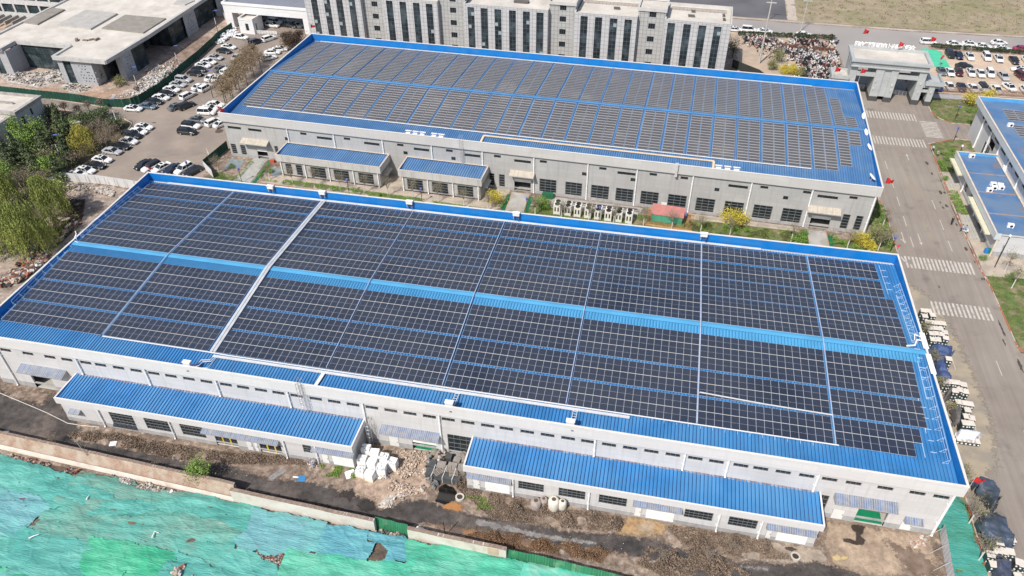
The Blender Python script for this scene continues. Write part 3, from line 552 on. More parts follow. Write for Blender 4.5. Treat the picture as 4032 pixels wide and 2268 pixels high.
P = BL(0, FD); flag(P.x+.1, P.y, 11, 3.3, 'red flag at the north-east corner of the far warehouse, before the gatehouse', .5, 1.5)
# ============================================================ GROUND
DIRT = M('dry_dirt', (.25,.19,.145), .95, .22, .6, bump=.8, bs=5, col2=(.15,.11,.085), c2s=.16, c2r=(.44,.62), col3=(.34,.28,.23), c3s=.9, c3r=(.54,.68))
ASPH = M('worn_asphalt', (.245,.208,.178), .9, .08, .3, bump=.25, bs=20, col2=(.29,.255,.215), c2s=.06, c2r=(.4,.65), col3=(.17,.15,.14), c3s=.25, c3r=(.6,.74))
ASPHL = M('lot_asphalt', (.30,.245,.20), .9, .07, .2, bump=.25, bs=20, col2=(.22,.185,.16), c2s=.07, c2r=(.42,.62), col3=(.16,.14,.12), c3s=.5, c3r=(.66,.76))
COAL = M('black_yard_road', (.065,.056,.052), .9, .35, .35, bump=.5, bs=6, col2=(.13,.105,.09), c2s=.16, c2r=(.5,.68), col3=(.03,.028,.027), c3s=.3, c3r=(.58,.72))
STREET = M('street_asphalt', (.33,.30,.28), .9, .06, .1, col2=(.28,.26,.245), c2s=.04, c2r=(.42,.6))
PAVE = M('tan_paving', (.44,.37,.30), .9, .08, .5, bump=.15, col2=(.34,.29,.24), c2s=.4)
SAND = M('sandy_lot', (.52,.40,.30), .95, .08, .2, bump=.3, col2=(.42,.33,.25), c2s=.12)
LAWN = M('patchy_lawn_soil', (.13,.14,.05), .95, .35, .6, bump=.8, bs=6, col2=(.24,.19,.12), c2s=.3, c2r=(.5,.64), col3=(.09,.14,.035), c3s=.5, c3r=(.48,.62))
FIELD = M('rough_field', (.30,.245,.165), .95, .15, .3, bump=.8, bs=2, col2=(.24,.215,.12), c2s=.06, c2r=(.46,.62), col3=(.30,.235,.17), c3s=.10, c3r=(.55,.7))
SOILB = M('brown_soil', (.17,.115,.08), .95, .3, .5, bump=.9, bs=3, col2=(.10,.075,.06), c2s=.25)
PAINT = M('faded_road_paint', (.50,.47,.42), .8, .1, 1.2, col2=(.30,.265,.235), c2s=1.3, c2r=(.52,.70))
PAINTY = M('faded_yellow_paint', (.34,.26,.17), .8, .15, 1, col2=(.24,.205,.18), c2s=.8, c2r=(.45,.6))
KERB = M('kerb_stone', (.50,.42,.35), .85, .2, 1.2, col2=(.45,.13,.07), c2s=.35, c2r=(.48,.52))
WATER = M('black_pool_water', (.008,.007,.006), .08, .2, 1)
MUD = M('dark_wet_patch', (.05,.038,.03), .5, .2, 1)
def streaks(mt, lo, amt):
    n = mt.node_tree.nodes; l = mt.node_tree.links; p_ = n['Principled BSDF']; src = p_.inputs['Base Color'].links[0].from_socket; geo = next(q for q in n if q.type == 'NEW_GEOMETRY')
    mp = n.new('ShaderNodeMapping'); mp.inputs['Scale'].default_value = (1.6,.045,1); l.new(geo.outputs['Position'], mp.inputs[0]); t = n.new('ShaderNodeTexNoise'); t.inputs['Scale'].default_value = 1; t.inputs['Detail'].default_value = 4; l.new(mp.outputs[0], t.inputs['Vector'])
    mr = n.new('ShaderNodeMapRange'); mr.inputs['From Min'].default_value = .3; mr.inputs['From Max'].default_value = .7; mr.inputs['To Min'].default_value = 1-amt; mr.inputs['To Max'].default_value = 1+amt; l.new(t.outputs[0], mr.inputs['Value']); cb = n.new('ShaderNodeCombineXYZ')
    for i in range(3): l.new(mr.outputs[0], cb.inputs[i])
    mx = n.new('ShaderNodeMix'); mx.data_type = 'RGBA'; mx.blend_type = 'MULTIPLY'; mx.inputs[0].default_value = 1; l.new(src, mx.inputs[6]); l.new(cb.outputs[0], mx.inputs[7]); l.new(mx.outputs[2], p_.inputs['Base Color'])
streaks(ASPH, 0, .10)
def grit(mt, scale, amt):
    n = mt.node_tree.nodes; l = mt.node_tree.links; p_ = n['Principled BSDF']; src = p_.inputs['Base Color'].links[0].from_socket; geo = next(q for q in n if q.type == 'NEW_GEOMETRY')
    t = n.new('ShaderNodeTexNoise'); t.inputs['Scale'].default_value = scale; t.inputs['Detail'].default_value = 10; t.inputs['Roughness'].default_value = .72; l.new(geo.outputs['Position'], t.inputs['Vector'])
    mr = n.new('ShaderNodeMapRange'); mr.inputs['From Min'].default_value = .36; mr.inputs['From Max'].default_value = .64; mr.inputs['To Min'].default_value = 1-amt; mr.inputs['To Max'].default_value = 1+amt; l.new(t.outputs[0], mr.inputs['Value']); cb = n.new('ShaderNodeCombineXYZ')
    for i in range(3): l.new(mr.outputs[0], cb.inputs[i])
    mx = n.new('ShaderNodeMix'); mx.data_type = 'RGBA'; mx.blend_type = 'MULTIPLY'; mx.inputs[0].default_value = 1; l.new(src, mx.inputs[6]); l.new(cb.outputs[0], mx.inputs[7]); l.new(mx.outputs[2], p_.inputs['Base Color'])
for m_, s_, a_ in ((DIRT,1.2,.42),(COAL,.9,.42),(SOILB,1.5,.45),(ROOFC,.35,.10),(LAWN,.8,.35),(FIELD,.25,.16),(SAND,.5,.12),(ASPHL,.3,.06)): grit(m_, s_, a_)
def rag(pts, amp, step=1.2, seed=0):
    out = []; n = len(pts); step = min(step, .5) if n < 60 and amp >= .1 else step
    for k in range(n):
        a = Vector((*pts[k][:2], 0)); c = Vector((*pts[(k+1)%n][:2], 0)); L = (c-a).length; m_ = max(1, int(L/step)); nn = Vector((-(c-a).y, (c-a).x, 0)).normalized()
        for j in range(m_):
            q = a+(c-a)*j/m_; q = q+nn*(noise.noise(Vector((q.x*.35, q.y*.35, seed)))*2*amp+noise.noise(Vector((q.x*1.3, q.y*1.3, seed+5)))*amp*1.3+noise.noise(Vector((q.x*3.7, q.y*3.7, seed+8)))*amp*.8); out.append((q.x, q.y))
    return out
def softmat(mat):
    "the same ground material with a ragged, speckled border: it thins out where the attribute 'fade' drops to 0"
    k = mat.name+'_soft'
    if k in MATS: return MATS[k]
    m_ = mat.copy(); m_.name = k; MATS[k] = m_; n = m_.node_tree.nodes; l = m_.node_tree.links; p_ = n['Principled BSDF']; out = next(q for q in n if q.type == 'OUTPUT_MATERIAL')
    at_ = n.new('ShaderNodeAttribute'); at_.attribute_name = 'fade'; geo = n.new('ShaderNodeNewGeometry'); t = n.new('ShaderNodeTexNoise'); t.inputs['Scale'].default_value = 1.1; t.inputs['Detail'].default_value = 10; t.inputs['Roughness'].default_value = .75; l.new(geo.outputs['Position'], t.inputs['Vector'])
    ad = n.new('ShaderNodeMath'); ad.operation = 'MULTIPLY_ADD'; ad.inputs[1].default_value = 2.6; l.new(t.outputs[0], ad.inputs[0]); l.new(at_.outputs['Fac'], ad.inputs[2]); mr = n.new('ShaderNodeMapRange'); mr.inputs['From Min'].default_value = 1.66; mr.inputs['From Max'].default_value = 1.98; l.new(ad.outputs[0], mr.inputs['Value'])
    tr = n.new('ShaderNodeBsdfTransparent'); mx = n.new('ShaderNodeMixShader'); l.new(mr.outputs[0], mx.inputs[0]); l.new(tr.outputs[0], mx.inputs[1]); l.new(p_.outputs[0], mx.inputs[2]); l.new(mx.outputs[0], out.inputs['Surface']); return m_
def softsheet(name, pts, z, mat, fade=1.0, step=.4):
    P = [Vector((q[0], q[1])) for q in pts]; n = len(P); ext = fade*.45; x0 = min(q.x for q in P)-ext; x1 = max(q.x for q in P)+ext; y0 = min(q.y for q in P)-ext; y1 = max(q.y for q in P)+ext
    nx = int((x1-x0)/step)+2; ny = int((y1-y0)/step)+2; val = {}; seg = [(P[i], P[(i+1)%n]-P[i], max(1e-9, (P[(i+1)%n]-P[i]).length_squared)) for i in range(n)]
    b = MB(); idx = {}; fd_ = []
    for j in range(ny):
        y = y0+j*step; cr = []
        for a, d, L in seg:
            e = a.y+d.y
            if (a.y > y) != (e > y): cr.append(a.x+d.x*(y-a.y)/d.y)
        for i in range(nx):
            x = x0+i*step; ins = sum(1 for c in cr if c > x) % 2; q = 1e9
            for a, d, L in seg:
                ux, uy = x-a.x, y-a.y; t = (ux*d.x+uy*d.y)/L; t = 0 if t < 0 else 1 if t > 1 else t; ux -= d.x*t; uy -= d.y*t; r_ = ux*ux+uy*uy
                if r_ < q: q = r_
            q = math.sqrt(q); val[i, j] = .5+(q if ins else -q)/fade
    def vid(i, j):
        if (i, j) not in idx: idx[i, j] = len(b.v); b.v.append((x0+i*step, y0+j*step, z)); fd_.append(max(0, min(1, val[i, j])))
        return idx[i, j]
    for j in range(ny-1):
        for i in range(nx-1):
            if max(val[i,j], val[i+1,j], val[i,j+1], val[i+1,j+1]) > 0: b.f.append((vid(i,j), vid(i+1,j), vid(i+1,j+1), vid(i,j+1))); b.m.append(0)
    o = b.build(name, softmat(mat)); at_ = o.data.attributes.new('fade', 'FLOAT', 'POINT'); at_.data.foreach_set('value', fd_); o['kind'] = 'structure'; return o
def sheet(name, pts, z, mat, amp=0, kind='structure', step=1.2, label=None, cat=None, group=None):
    pts = [(q[0], q[1]) for q in pts]
    if amp: pts = rag(pts, amp, step, len(pts))
    P = [Vector((q[0], q[1], 0)) for q in pts]; b = MB(); b.v = [(q[0], q[1], z) for q in pts]
    for t in tessellate_polygon([P]):
        a, c, d = (pts[q] for q in t)
        if (c[0]-a[0])*(d[1]-a[1])-(c[1]-a[1])*(d[0]-a[0]) < 0: t = t[::-1]
        b.f.append(tuple(t)); b.m.append(0)
    o = b.build(name, mat)
    if kind: o['kind'] = kind
    if label: tag(o, label, cat, group)
    return o
for nm_, args_, g_ in (('pinkish_dirt', dict(col=(.42,.315,.245), rough=.95, var=.15, vs=.3, bump=.6, col2=(.29,.22,.175), c2s=.2, c2r=(.45,.6), col3=(.52,.47,.43), c3s=.5, c3r=(.58,.7)), .28), ('grey_brown_dirt', dict(col=(.34,.27,.22), rough=.95, var=.2, vs=.4, bump=.7, bs=3, col2=(.19,.15,.12), c2s=.2, c2r=(.46,.62), col3=(.48,.43,.38), c3s=.7, c3r=(.58,.70)), .35),
    ('tan_yard_dirt', dict(col=(.36,.275,.20), rough=.95, var=.15, vs=.4, bump=.5, col2=(.24,.18,.135), c2s=.25, c2r=(.46,.62)), .28), ('pale_dirt', dict(col=(.42,.315,.24), rough=.95, var=.15, vs=.6, bump=1, bs=3, col2=(.30,.22,.165), c2s=.6), .32), ('tan_path', dict(col=(.36,.30,.235), rough=.95, var=.12, vs=.6, col2=(.27,.22,.175), c2s=.4), .22),
    ('brown_patch', dict(col=(.17,.125,.095), rough=.95, var=.3, vs=.7, bump=.6, col2=(.26,.20,.16), c2s=.6), .4), ('pale_gravel', dict(col=(.21,.195,.185), rough=.9, var=.25, vs=1.2), .35), ('ochre_soil', dict(col=(.34,.22,.11), rough=.95, var=.15, vs=.8, col2=(.30,.245,.18), c2s=.4), .3)):
    grit(M(nm_, **args_), 1.3, g_)
sheet('ground', [(-420,-160),(260,-160),(260,420),(-420,420)], -.02, DIRT)
sheet('field', [(-30,187),(260,187),(260,420),(-30,420)], 0, FIELD)
sheet('north_plain', [(-420,150),(-190,165),(-150,156),(-30,156),(-30,420),(-420,420)], -.012, M('brown_plain', (.20,.15,.11), .95, .2, .2, bump=.6, col2=(.13,.12,.08), c2s=.1))
sheet('street', [(-60,172.5),(-23,173.6),(6,176.2),(7,150),(30,150),(33,174.5),(60,173.8),(140,172),(140,186),(62,185),(31,184.2),(-12,185.2),(-60,186)], .004, STREET)
sheet('dark_lot', [(-60,188),(-6.2,187.6),(-4.6,260),(-60,260)], .004, M('dark_lot_asphalt', (.12,.115,.12), .8, .2, .1))
sheet('dirt_track', [(-6,187.5),(-3.2,187.5),(-1.5,240),(-4.5,240)], .008, M('pale_track', (.45,.38,.32), .9, .15, .8), .3)
sheet('road', [(5.2,-60),(20.8,-60),(20.8,10),(34,16),(60,20),(60,36),(26,39),(20.9,39.2),(20.6,56),(20.2,75),(20.6,98),(20.6,110.8),(27,114.5),(60,114.8),(60,122.6),(34.7,123.1),(28.3,122.9),(26,125),(24.8,128.5),(24.9,137),(25,152),(5,152),(4.5,128),(1.6,124),(1.6,118),(6,75.6),(6,64.8),(5.2,48)], .004, ASPH)
softsheet('dusty_road_edge', [(5.3,8),(11,14),(12.4,24),(12.0,34),(11.2,44),(9,52),(5.6,56)], .008, M('dusty_asphalt', (.36,.30,.22), .95, .08, .5, col2=(.27,.235,.19), c2s=.3, c2r=(.45,.6)), 2.5, 0.5)
sheet('parking_lot', [(-205,93.4),(-183,91.4),(-178.4,91.6),(-175.3,94.4),(-174.2,100),(-173.8,110.2),(-174.6,126),(-176.2,139),(-178,152),(-165,190),(-140,190),(-140.6,112),(-139.2,78),(-141.4,77),(-140.6,64.4),(-140.2,57),(-153.7,57),(-170.5,57.5),(-169.6,64),(-168.4,76.6),(-169.5,83),(-172,85.8),(-184.4,86.4),(-205,90)], .004, ASPHL)
for k in range(5):
    x, y = [(-147,82),(-158,70),(-150,64),(-160,92),(-148,72)][k]; b = MB(); P_ = [(x,y,.009)]
    for j in range(7): P_.append((P_[-1][0]+R.uniform(.6,1.4), P_[-1][1]+R.uniform(-.5,1.4), .009))
    b = MB()
    for a, c in zip(P_, P_[1:]): b.quad((a[0],a[1]-.04,.009),(c[0],c[1]-.04,.009),(c[0],c[1]+.05,.009),(a[0],a[1]+.05,.009))
    o = b.build('asphalt_crack', M('crack', (.10,.085,.07), .9)); o['kind'] = 'structure'
b = MB(); b.lathe([(.0,0),(1.0,0),(1.0,.012),(.0,.012)], 20); o = b.build('manhole_cover', M('dark_iron', (.10,.07,.06), .7)); o.location = G(0,0,2205,1320); tag(o, 'round dark manhole cover on the parking lot near the far warehouse corner', 'manhole cover')
sheet('demolition_ground', [(-260,96),(-205,94.2),(-183,92.2),(-178.6,92.4),(-176,94.8),(-175,100),(-174.6,110.4),(-175.4,126),(-177,139),(-179,152),(-182,165),(-195,170),(-260,150)], -.004, M('pinkish_dirt', (.44,.335,.26), .95, .12, .3, bump=.6, col2=(.30,.23,.18), c2s=.15, c2r=(.45,.6), col3=(.52,.47,.43), c3s=.4, c3r=(.58,.7)))
sheet('garden_soil', [(-230,30),(-170,30),(-162,34),(-166,50),(-171,57),(-169.9,64),(-168.7,76.6),(-169.8,83),(-172.3,85.4),(-184.4,85.9),(-230,90)], .006, M('garden_soil', (.10,.085,.05), .95, .3, .6, bump=.8), .0)
sheet('west_yard', [(-171,56.6),(-153.7,56.6),(-141,50),(-141,-4),(-190,-4),(-175,20),(-163,34)], .002, M('grey_brown_dirt', (.36,.29,.24), .95, .14, .3, bump=.7, bs=3, col2=(.20,.16,.13), c2s=.14, c2r=(.46,.62), col3=(.50,.45,.40), c3s=.5, c3r=(.6,.72)), .5)
yard = [(0,2,-500,1000),(0,2,560,1060),(0,2,660,1240),(0,2,810,1420),(0,3,720,90),(0,3,1050,120),(0,3,1400,200),(0,3,1850,300),(0,3,2300,330),(1,3,150,480),(1,3,500,500),(1,3,760,560),(1,3,960,640),(1,3,1190,690),(1,3,1240,780),(1,3,1370,760),(1,3,1500,690),(1,3,1650,690),(1,3,1800,730),(1,3,2100,820),(1,3,2260,850),(2,3,60,900),(2,3,500,1000),(2,3,1100,1045),(2,3,1500,1100),(2,3,1640,1160),(2,3,2200,1300),(3,3,200,1340),(3,3,500,1310),(3,3,900,1420),(3,3,950,1700),(2,3,2000,1500),(2,3,1400,1270),(2,3,1000,1210),(2,3,500,1150),(2,3,0,1060),(1,3,2576,1080),(1,3,2000,960),(1,3,1700,910),(1,3,1300,1000),(1,3,1100,940),(0,3,2576,720),(0,3,1500,480),(0,3,600,260),(0,3,0,140),(0,3,-500,20)]
softsheet('yard_road', [G2(q) for q in yard], .010, COAL, 1.6, 0.4)
track = [(1,3,2230,870),(2,3,200,1000),(2,3,520,1060),(2,3,840,1110),(2,3,830,1135),(2,3,400,1090),(2,3,0,1010),(1,3,2200,930)]
softsheet('pale_track', [G2(q) for q in track], .016, M('pale_gravel', (.24,.22,.21), .9, .25, 1.2), 0.8, 0.25)
softsheet('pale_track', [G2(q) for q in [(2,3,2230,1320),(2,3,2576,1370),(2,3,2576,1410),(2,3,2300,1350)]], .016, MATS['pale_gravel'], 0.8, 0.25)
softsheet('ochre_soil', [G2(q) for q in [(2,3,1160,850),(2,3,1400,880),(2,3,1560,920),(2,3,1520,1040),(2,3,1380,1050),(2,3,1060,1020)]], .014, M('ochre_soil', (.40,.25,.12), .95, .15, .8, col2=(.34,.28,.2), c2s=.4), 1.2, 0.3)
softsheet('ochre_mud', [G2(q) for q in [(1,3,1880,740),(1,3,1960,700),(1,3,2060,720),(1,3,2090,790),(1,3,1990,790),(1,3,1880,770)]], .018, M('ochre_mud', (.36,.17,.06), .6, .1, 1), 0.6, 0.2)
softsheet('black_pool', [G2(q) for q in [(1,3,1840,560),(1,3,1900,520),(1,3,1990,560),(1,3,2020,610),(1,3,2000,690),(1,3,1900,730),(1,3,1800,700),(1,3,1830,640)]], .022, WATER, 0.35, 0.12)
softsheet('black_mound_soil', [G2(q) for q in [(1,3,830,640),(1,3,960,560),(1,3,1000,640),(1,3,940,690)]], .018, M('black_soil', (.035,.03,.027), .95, .3, 1), 1.2, 0.3)
softsheet('black_soil', [G2(q) for q in [(1,3,1040,720),(1,3,1130,680),(1,3,1200,720),(1,3,1180,800),(1,3,1060,790)]], .019, MATS['black_soil'], 1.2, 0.3)
softsheet('black_soil', [G2(q) for q in [(0,3,900,300),(0,3,1500,390),(0,3,2576,690),(1,3,600,760),(1,3,1160,880),(1,3,1160,850),(1,3,500,690),(0,3,2300,560),(0,3,1700,360),(0,3,1000,250)]], .019, MATS['black_soil'], 1.2, 0.3)
softsheet('pale_dirt', [G2(q) for q in [(1,3,1000,400),(1,3,1320,440),(1,3,1720,200),(1,3,1780,520),(1,3,1700,640),(1,3,1500,650),(1,3,1330,740),(1,3,1230,760),(1,3,1150,660),(1,3,980,590)]], .012, M('pale_dirt', (.48,.36,.27), .95, .12, .6, bump=1, bs=3, col2=(.36,.27,.2), c2s=.5), 1.8, 0.3)
softsheet('wet_patch', [G2(q) for q in [(3,3,840,940),(3,3,900,930),(3,3,975,955),(3,3,955,1020),(3,3,930,1040),(3,3,975,1090),(3,3,960,1140),(3,3,890,1140),(3,3,760,1100),(3,3,755,1070),(3,3,820,1075),(3,3,890,1110),(3,3,890,1040),(3,3,880,1010),(3,3,850,990)]], .014, MUD, 0.3, 0.1)
softsheet('wet_patch', [G2(q) for q in [(3,3,165,1160),(3,3,240,1155),(3,3,290,1185),(3,3,240,1200),(3,3,175,1180)]], .014, MUD, 0.3, 0.1)
softsheet('yellow_sand_patch', [G2(q) for q in [(3,3,640,1250),(3,3,820,1245),(3,3,800,1290),(3,3,650,1295)]], .014, M('yellow_sand', (.50,.38,.2), .95), 0.8, 0.2)
softsheet('tan_yard', [G2(q) for q in [(3,3,580,900),(3,3,1640,1040),(3,3,1730,1449),(3,3,900,1449),(3,3,640,1300),(3,3,560,1100)]], .007, M('tan_yard_dirt', (.40,.31,.225), .95, .12, .3, bump=.5, col2=(.28,.21,.16), c2s=.18, c2r=(.48,.64)), 1.6, 0.4)
softsheet('yard_path', [G2(q) for q in [(3,3,-300,1050),(3,3,420,1170),(3,3,560,1180),(3,3,600,1330),(3,3,100,1330),(3,3,-300,1250)]], .009, M('tan_path', (.42,.345,.27), .95, .1, .5), 1.2, 0.35)
softsheet('west_dirt_patch', [G2(q) for q in [(0,2,0,990),(0,2,560,1060),(0,2,420,1180),(0,2,100,1100)]], .024, M('brown_patch', (.17,.125,.095), .95, .3, .7, bump=.6, col2=(.26,.20,.16), c2s=.6), 2.0, .4)
softsheet('brown_yard_patch', [G2(q) for q in [(0,3,2250,180),(1,3,500,330),(1,3,560,470),(1,3,100,460),(0,3,2300,330)]], .022, MATS['brown_patch'], 2.0, .4)
softsheet('brown_yard_patch', [G2(q) for q in [(1,3,1700,910),(1,3,2576,1040),(2,3,600,1180),(2,3,-100,1120),(1,3,2100,1040)]], .024, M('rust_soil', (.26,.15,.08), .95, .3, .8, bump=.6, col2=(.14,.10,.08), c2s=.5), 1.2, .3)
softsheet('dark_corner_soil', [G2(q) for q in [(3,3,1180,1080),(3,3,1420,1180),(3,3,1640,1300),(3,3,1740,1449),(3,3,1420,1449),(3,3,1300,1250)]], .016, M('dark_brown_soil', (.16,.115,.085), .95, .3, .8, bump=.6, col2=(.24,.18,.14), c2s=.5), 2.2, .35)
for pts_ in ([(0,0,1330,975),(0,0,1430,790),(0,0,1760,690),(0,0,1840,630),(0,0,1790,760),(0,0,1430,990)], [(0,0,0,750),(0,0,640,715),(0,0,670,810),(0,0,400,885),(0,0,60,830)], [(0,0,600,830),(0,0,940,890),(0,0,800,945),(0,0,630,910)]):
    softsheet('pale_rubble_dust', [G2(q) for q in pts_], .012, M('rubble_dust', (.52,.48,.44), .95, .15, 1.2, bump=.6, col2=(.36,.31,.27), c2s=.8), 2.5, .5)
softsheet('red_earth', [G2(q) for q in [(0,0,300,870),(0,0,1000,930),(0,0,1250,900),(0,0,1100,985),(0,0,500,945)]], .008, M('red_earth', (.36,.24,.17), .95, .2, .5, bump=.5), 2.5, .5)
softsheet('dark_ruin_soil', [G2(q) for q in [(0,0,1500,700),(0,0,1750,560),(0,0,2000,380),(0,0,2100,380),(0,0,1950,560),(0,0,1760,700)]], .010, M('ruin_soil', (.20,.14,.11), .95, .25, .5, bump=.5, col2=(.30,.22,.17), c2s=.4), 3.0, .6)
# strip between the warehouses
sheet('walkway', [BL(-128,-9.0),BL(-76.2,-9.2),BL(-73,-6.5),BL(-73,.4),BL(-78,.4),BL(-78,-5.0),BL(-95.8,-5.0),BL(-95.8,.4),BL(-100.6,.4),BL(-100.6,-5.0),BL(-126,-5.0)], .006, PAVE)
sheet('flower_bed_soil', [(-139,57),(5,50),(5,67),(-66,67),(-76,62),(-128,62.9),(-133,64.6),(-139,66.8)], .002, LAWN, 0)
sheet('lawn', [(-65.5,67.5),(-10.6,68.8),(-10.6,50),(-65.5,50)], .006, LAWN)
sheet('concrete_pad', [(-62,66.9),(-44.5,65.9),(-43,70.5),(-62.5,71.3)], .010, CONC)
sheet('concrete_pad', [(-33.2,68.3),(-12,68.0),(-12,69.6),(-33.2,70.4)], .010, PAVE)
sheet('stone_garden', [G2(q) for q in [(1,1,160,235),(1,1,270,250),(1,1,255,300),(1,1,170,330),(1,1,150,290)]], .010, M('blue_grey_gravel', (.20,.24,.25), .9, .2, 1), .1, step=.5)
sheet('stone_garden', [G2(q) for q in [(0,1,2330,140),(0,1,2470,170),(0,1,2400,240),(0,1,2240,250)]], .010, MATS['blue_grey_gravel'], .1, step=.5)
def ramp(x0, x1, y0, y1, label):
    sheet('driveway', [(x0,y0),(x1,y0),(x1-.1,y1),(x0-.1,y1)], .014, CONC)
    for k, (a, c) in enumerate(((x0-1.0,x0-.15),(x1+.15,x1+1.0))):
        sheet('green_painted_strip', [(a,y0),(c,y0),(c-.05,y1-1),(a-.05,y1-1)], .016, M('green_floor_paint', (.01,.13,.06), .6, .2, 1))
    for a in (x0-.12, x1):
        sheet('orange_edge_line', [(a,y0),(a+.12,y0),(a+.05,y1),(a-.07,y1)], .018, M('orange_paint', (.50,.24,.10), .7))
ramp(-10.2, -6.6, 60, 69.0, ''); ramp(-71.1, -67.4, 60, 71.4, ''); sheet('driveway', [(-133,60),(-128.5,60),(-129.6,75.2),(-133,75)], .014, M('pale_driveway', (.36,.36,.33), .9))
sheet('green_painted_strip', [(-128.2,62),(-127.4,62),(-128.3,75),(-129.3,75)], .016, MATS['green_floor_paint'])
# east side verges, kerbs, markings
sheet('verge', [(20.9,40.3),(40,38),(40,64),(22.5,65),(21.0,60),(20.6,56.3)], .006, LAWN)
sheet('pavement', [(20.7,60),(60,62.5),(60,66.8),(23.3,66.9),(23.4,98),(20.9,98),(20.5,75)], .010, PAVE)
sheet('verge', [(20.9,98),(30.5,98),(30.5,113.6),(27,114.2),(20.8,110.6)], .006, LAWN)
sheet('verge', [(25.0,125),(28.3,123.2),(60,123.3),(60,137),(25,137)], .006, LAWN)
sheet('lane', [(25,137),(60,138.5),(60,141.2),(25,139.6)], .010, M('grey_lane', (.33,.32,.32), .9))
sheet('car_park', [(27.5,140.4),(62,141.5),(120,144),(120,171),(36,171),(31,169.5)], .008, SAND)
sheet('verge', [(0.4,-10),(5.2,-10),(6.0,64.8),(6.0,76),(1.8,116),(.6,116),(2.2,70),(.5,66),(.4,49)], .003, LAWN)
sheet('scooter_ground', [(-22,150),(-12,118.5),(4,118.5),(5,144),(7.6,171),(-12,174.6),(-24,173.4)], .003, M('scooter_lot', (.42,.33,.25), .95, .15, .4))
def line(name, x0, y0, x1, y1, wd, z, mat):
    a = Vector((x0,y0)); c = Vector((x1,y1)); d = (c-a).normalized(); s_ = Vector((-d.y,d.x))*wd/2
    o = sheet(name, [a-s_, c-s_, c+s_, a+s_], z, mat); return o
def marks(name, rects, z, mat):
    b = MB()
    for P_ in rects: b.poly([(q[0],q[1],z) for q in P_])
    o = b.build(name, mat); o['kind'] = 'structure'; return o
def rect(x, y, wx, wy, ang=0):
    c, s = math.cos(ang), math.sin(ang); return [(x+a*c-d*s, y+a*s+d*c) for a, d in ((-wx/2,-wy/2),(wx/2,-wy/2),(wx/2,wy/2),(-wx/2,wy/2))]
marks('zebra_crossing', [rect(9.0+k*.70, 124.3, .3, 3.8) for k in range(17)], .012, PAINT)
marks('zebra_crossing', [rect(8.6+k*.70, 110.7, .3, 3.9) for k in range(17)], .012, PAINT)
marks('zebra_crossing', [rect(22.9, 114.6+k*.72, 3.9, .36) for k in range(12)], .012, PAINT)
marks('zebra_crossing', [rect(7.2+k*.68, 61.7, .36, 3.7) for k in range(18) if k not in (1,)]+[rect(7.88,63.0,.36,1.0),rect(7.88,60.4,.36,1.1),rect(6.7,62.4,.3,1.6,.3)], .012, PAINT)
marks('zebra_crossing', [rect(9.3+k*.72, 48.6, .36, 3.6) for k in range(14)], .012, PAINT)
marks('lane_marking', [rect(x, y, .14, 3.6) for x in (9.42, 16.42) for y in (98.8,90.7,83.5,76.0,68.6) if not (x > 12 and y > 88)]+[rect(x, 20+k*7.4, .13, 3.4) for x in (9.6,16.5) for k in range(3) if k != 1], .012, M('thin_lane_paint', (.50,.47,.42), .8, .15, 1.5))
marks('centre_line', [rect(13.25, 88, .12, 42), rect(13.5, 88, .12, 42)], .012, PAINTY)
def arrow(x, y, turn): return [[(x-.08,y-1.6),(x+.08,y-1.6),(x+.08,y+1.6),(x-.08,y+1.6)], [(x-.3,y-1.5),(x,y-2.6),(x+.3,y-1.5)]] + ([[(x-.08,y-1.2),(x-.08,y-1.5),(x-.7,y-1.1),(x-.7,y-.9)]] if turn else [])
marks('road_arrow', arrow(8.0,70.2,1)+arrow(11.1,70.4,0)+[[(x, y) for x, y in ((14.72,101.9),(14.88,101.9),(14.88,104),(14.72,104))], [(14.5,103.9),(15.1,103.9),(14.8,105.0)]], .012, PAINT)
def kerb(name, pts, h=.12, wd=.16, mat=None):
    b = MB()
    for a, c in zip(pts, pts[1:]):
        a = Vector(a[:2]); c = Vector(c[:2]); L = (c-a).length; d = (c-a)/L; s_ = Vector((-d.y,d.x))*wd/2; n = max(1, int(L/1.0))
        for k in range(n):
            p0 = a+d*(L*k/n+.01); p1 = a+d*(L*(k+1)/n-.01); b.prism([p0-s_, p1-s_, p1+s_, p0+s_], 0, h)
    o = b.build(name, mat or KERB); o['kind'] = 'structure'; return o
kerb('kerb', [(21.0,110.8),(20.6,98),(20.1,75),(20.2,62.5),(20.7,56.2),(20.8,48),(20.8,40.4),(21.6,39.4),(26,39.1)])
kerb('kerb', [(20.6,110.8),(27.1,114.5),(40,114.7)]); kerb('kerb', [(40,123.2),(28.3,122.9),(26,125),(24.8,128.5),(24.8,134)])
kerb('kerb', [(5.15,-12),(5.2,7.2),(5.3,40)]); kerb('kerb', [(6.0,64.8),(6.1,75.6),(5.0,90)])
kerb('kerb', [(-205,90),(-184.4,86.4),(-174.3,86.1),(-171,84.4),(-169.6,80),(-168.4,74),(-169.6,64),(-170.5,58)], .13, .18, M('pale_kerb', (.55,.45,.36), .8))
kerb('kerb', [(-205,93.3),(-183,91.2),(-178.5,91.4)], .1, .15, MATS['pale_kerb'])
kerb('kerb', [BL(-127.5,-9.2),BL(-76,-9.3)], .1, .12, M('brick_edging', (.40,.16,.08), .8, .3, 3))
kerb('street_kerb', [(-30,186.6),(-12,186.0),(31,185.0),(62,185.8),(120,186)], .3, .5, M('pale_street_kerb', (.42,.37,.32), .85, .3, .15))
kerb('street_kerb', [(-30,172.8),(-23,173.4),(5.5,176)], .12, .2, MATS['pale_kerb'])
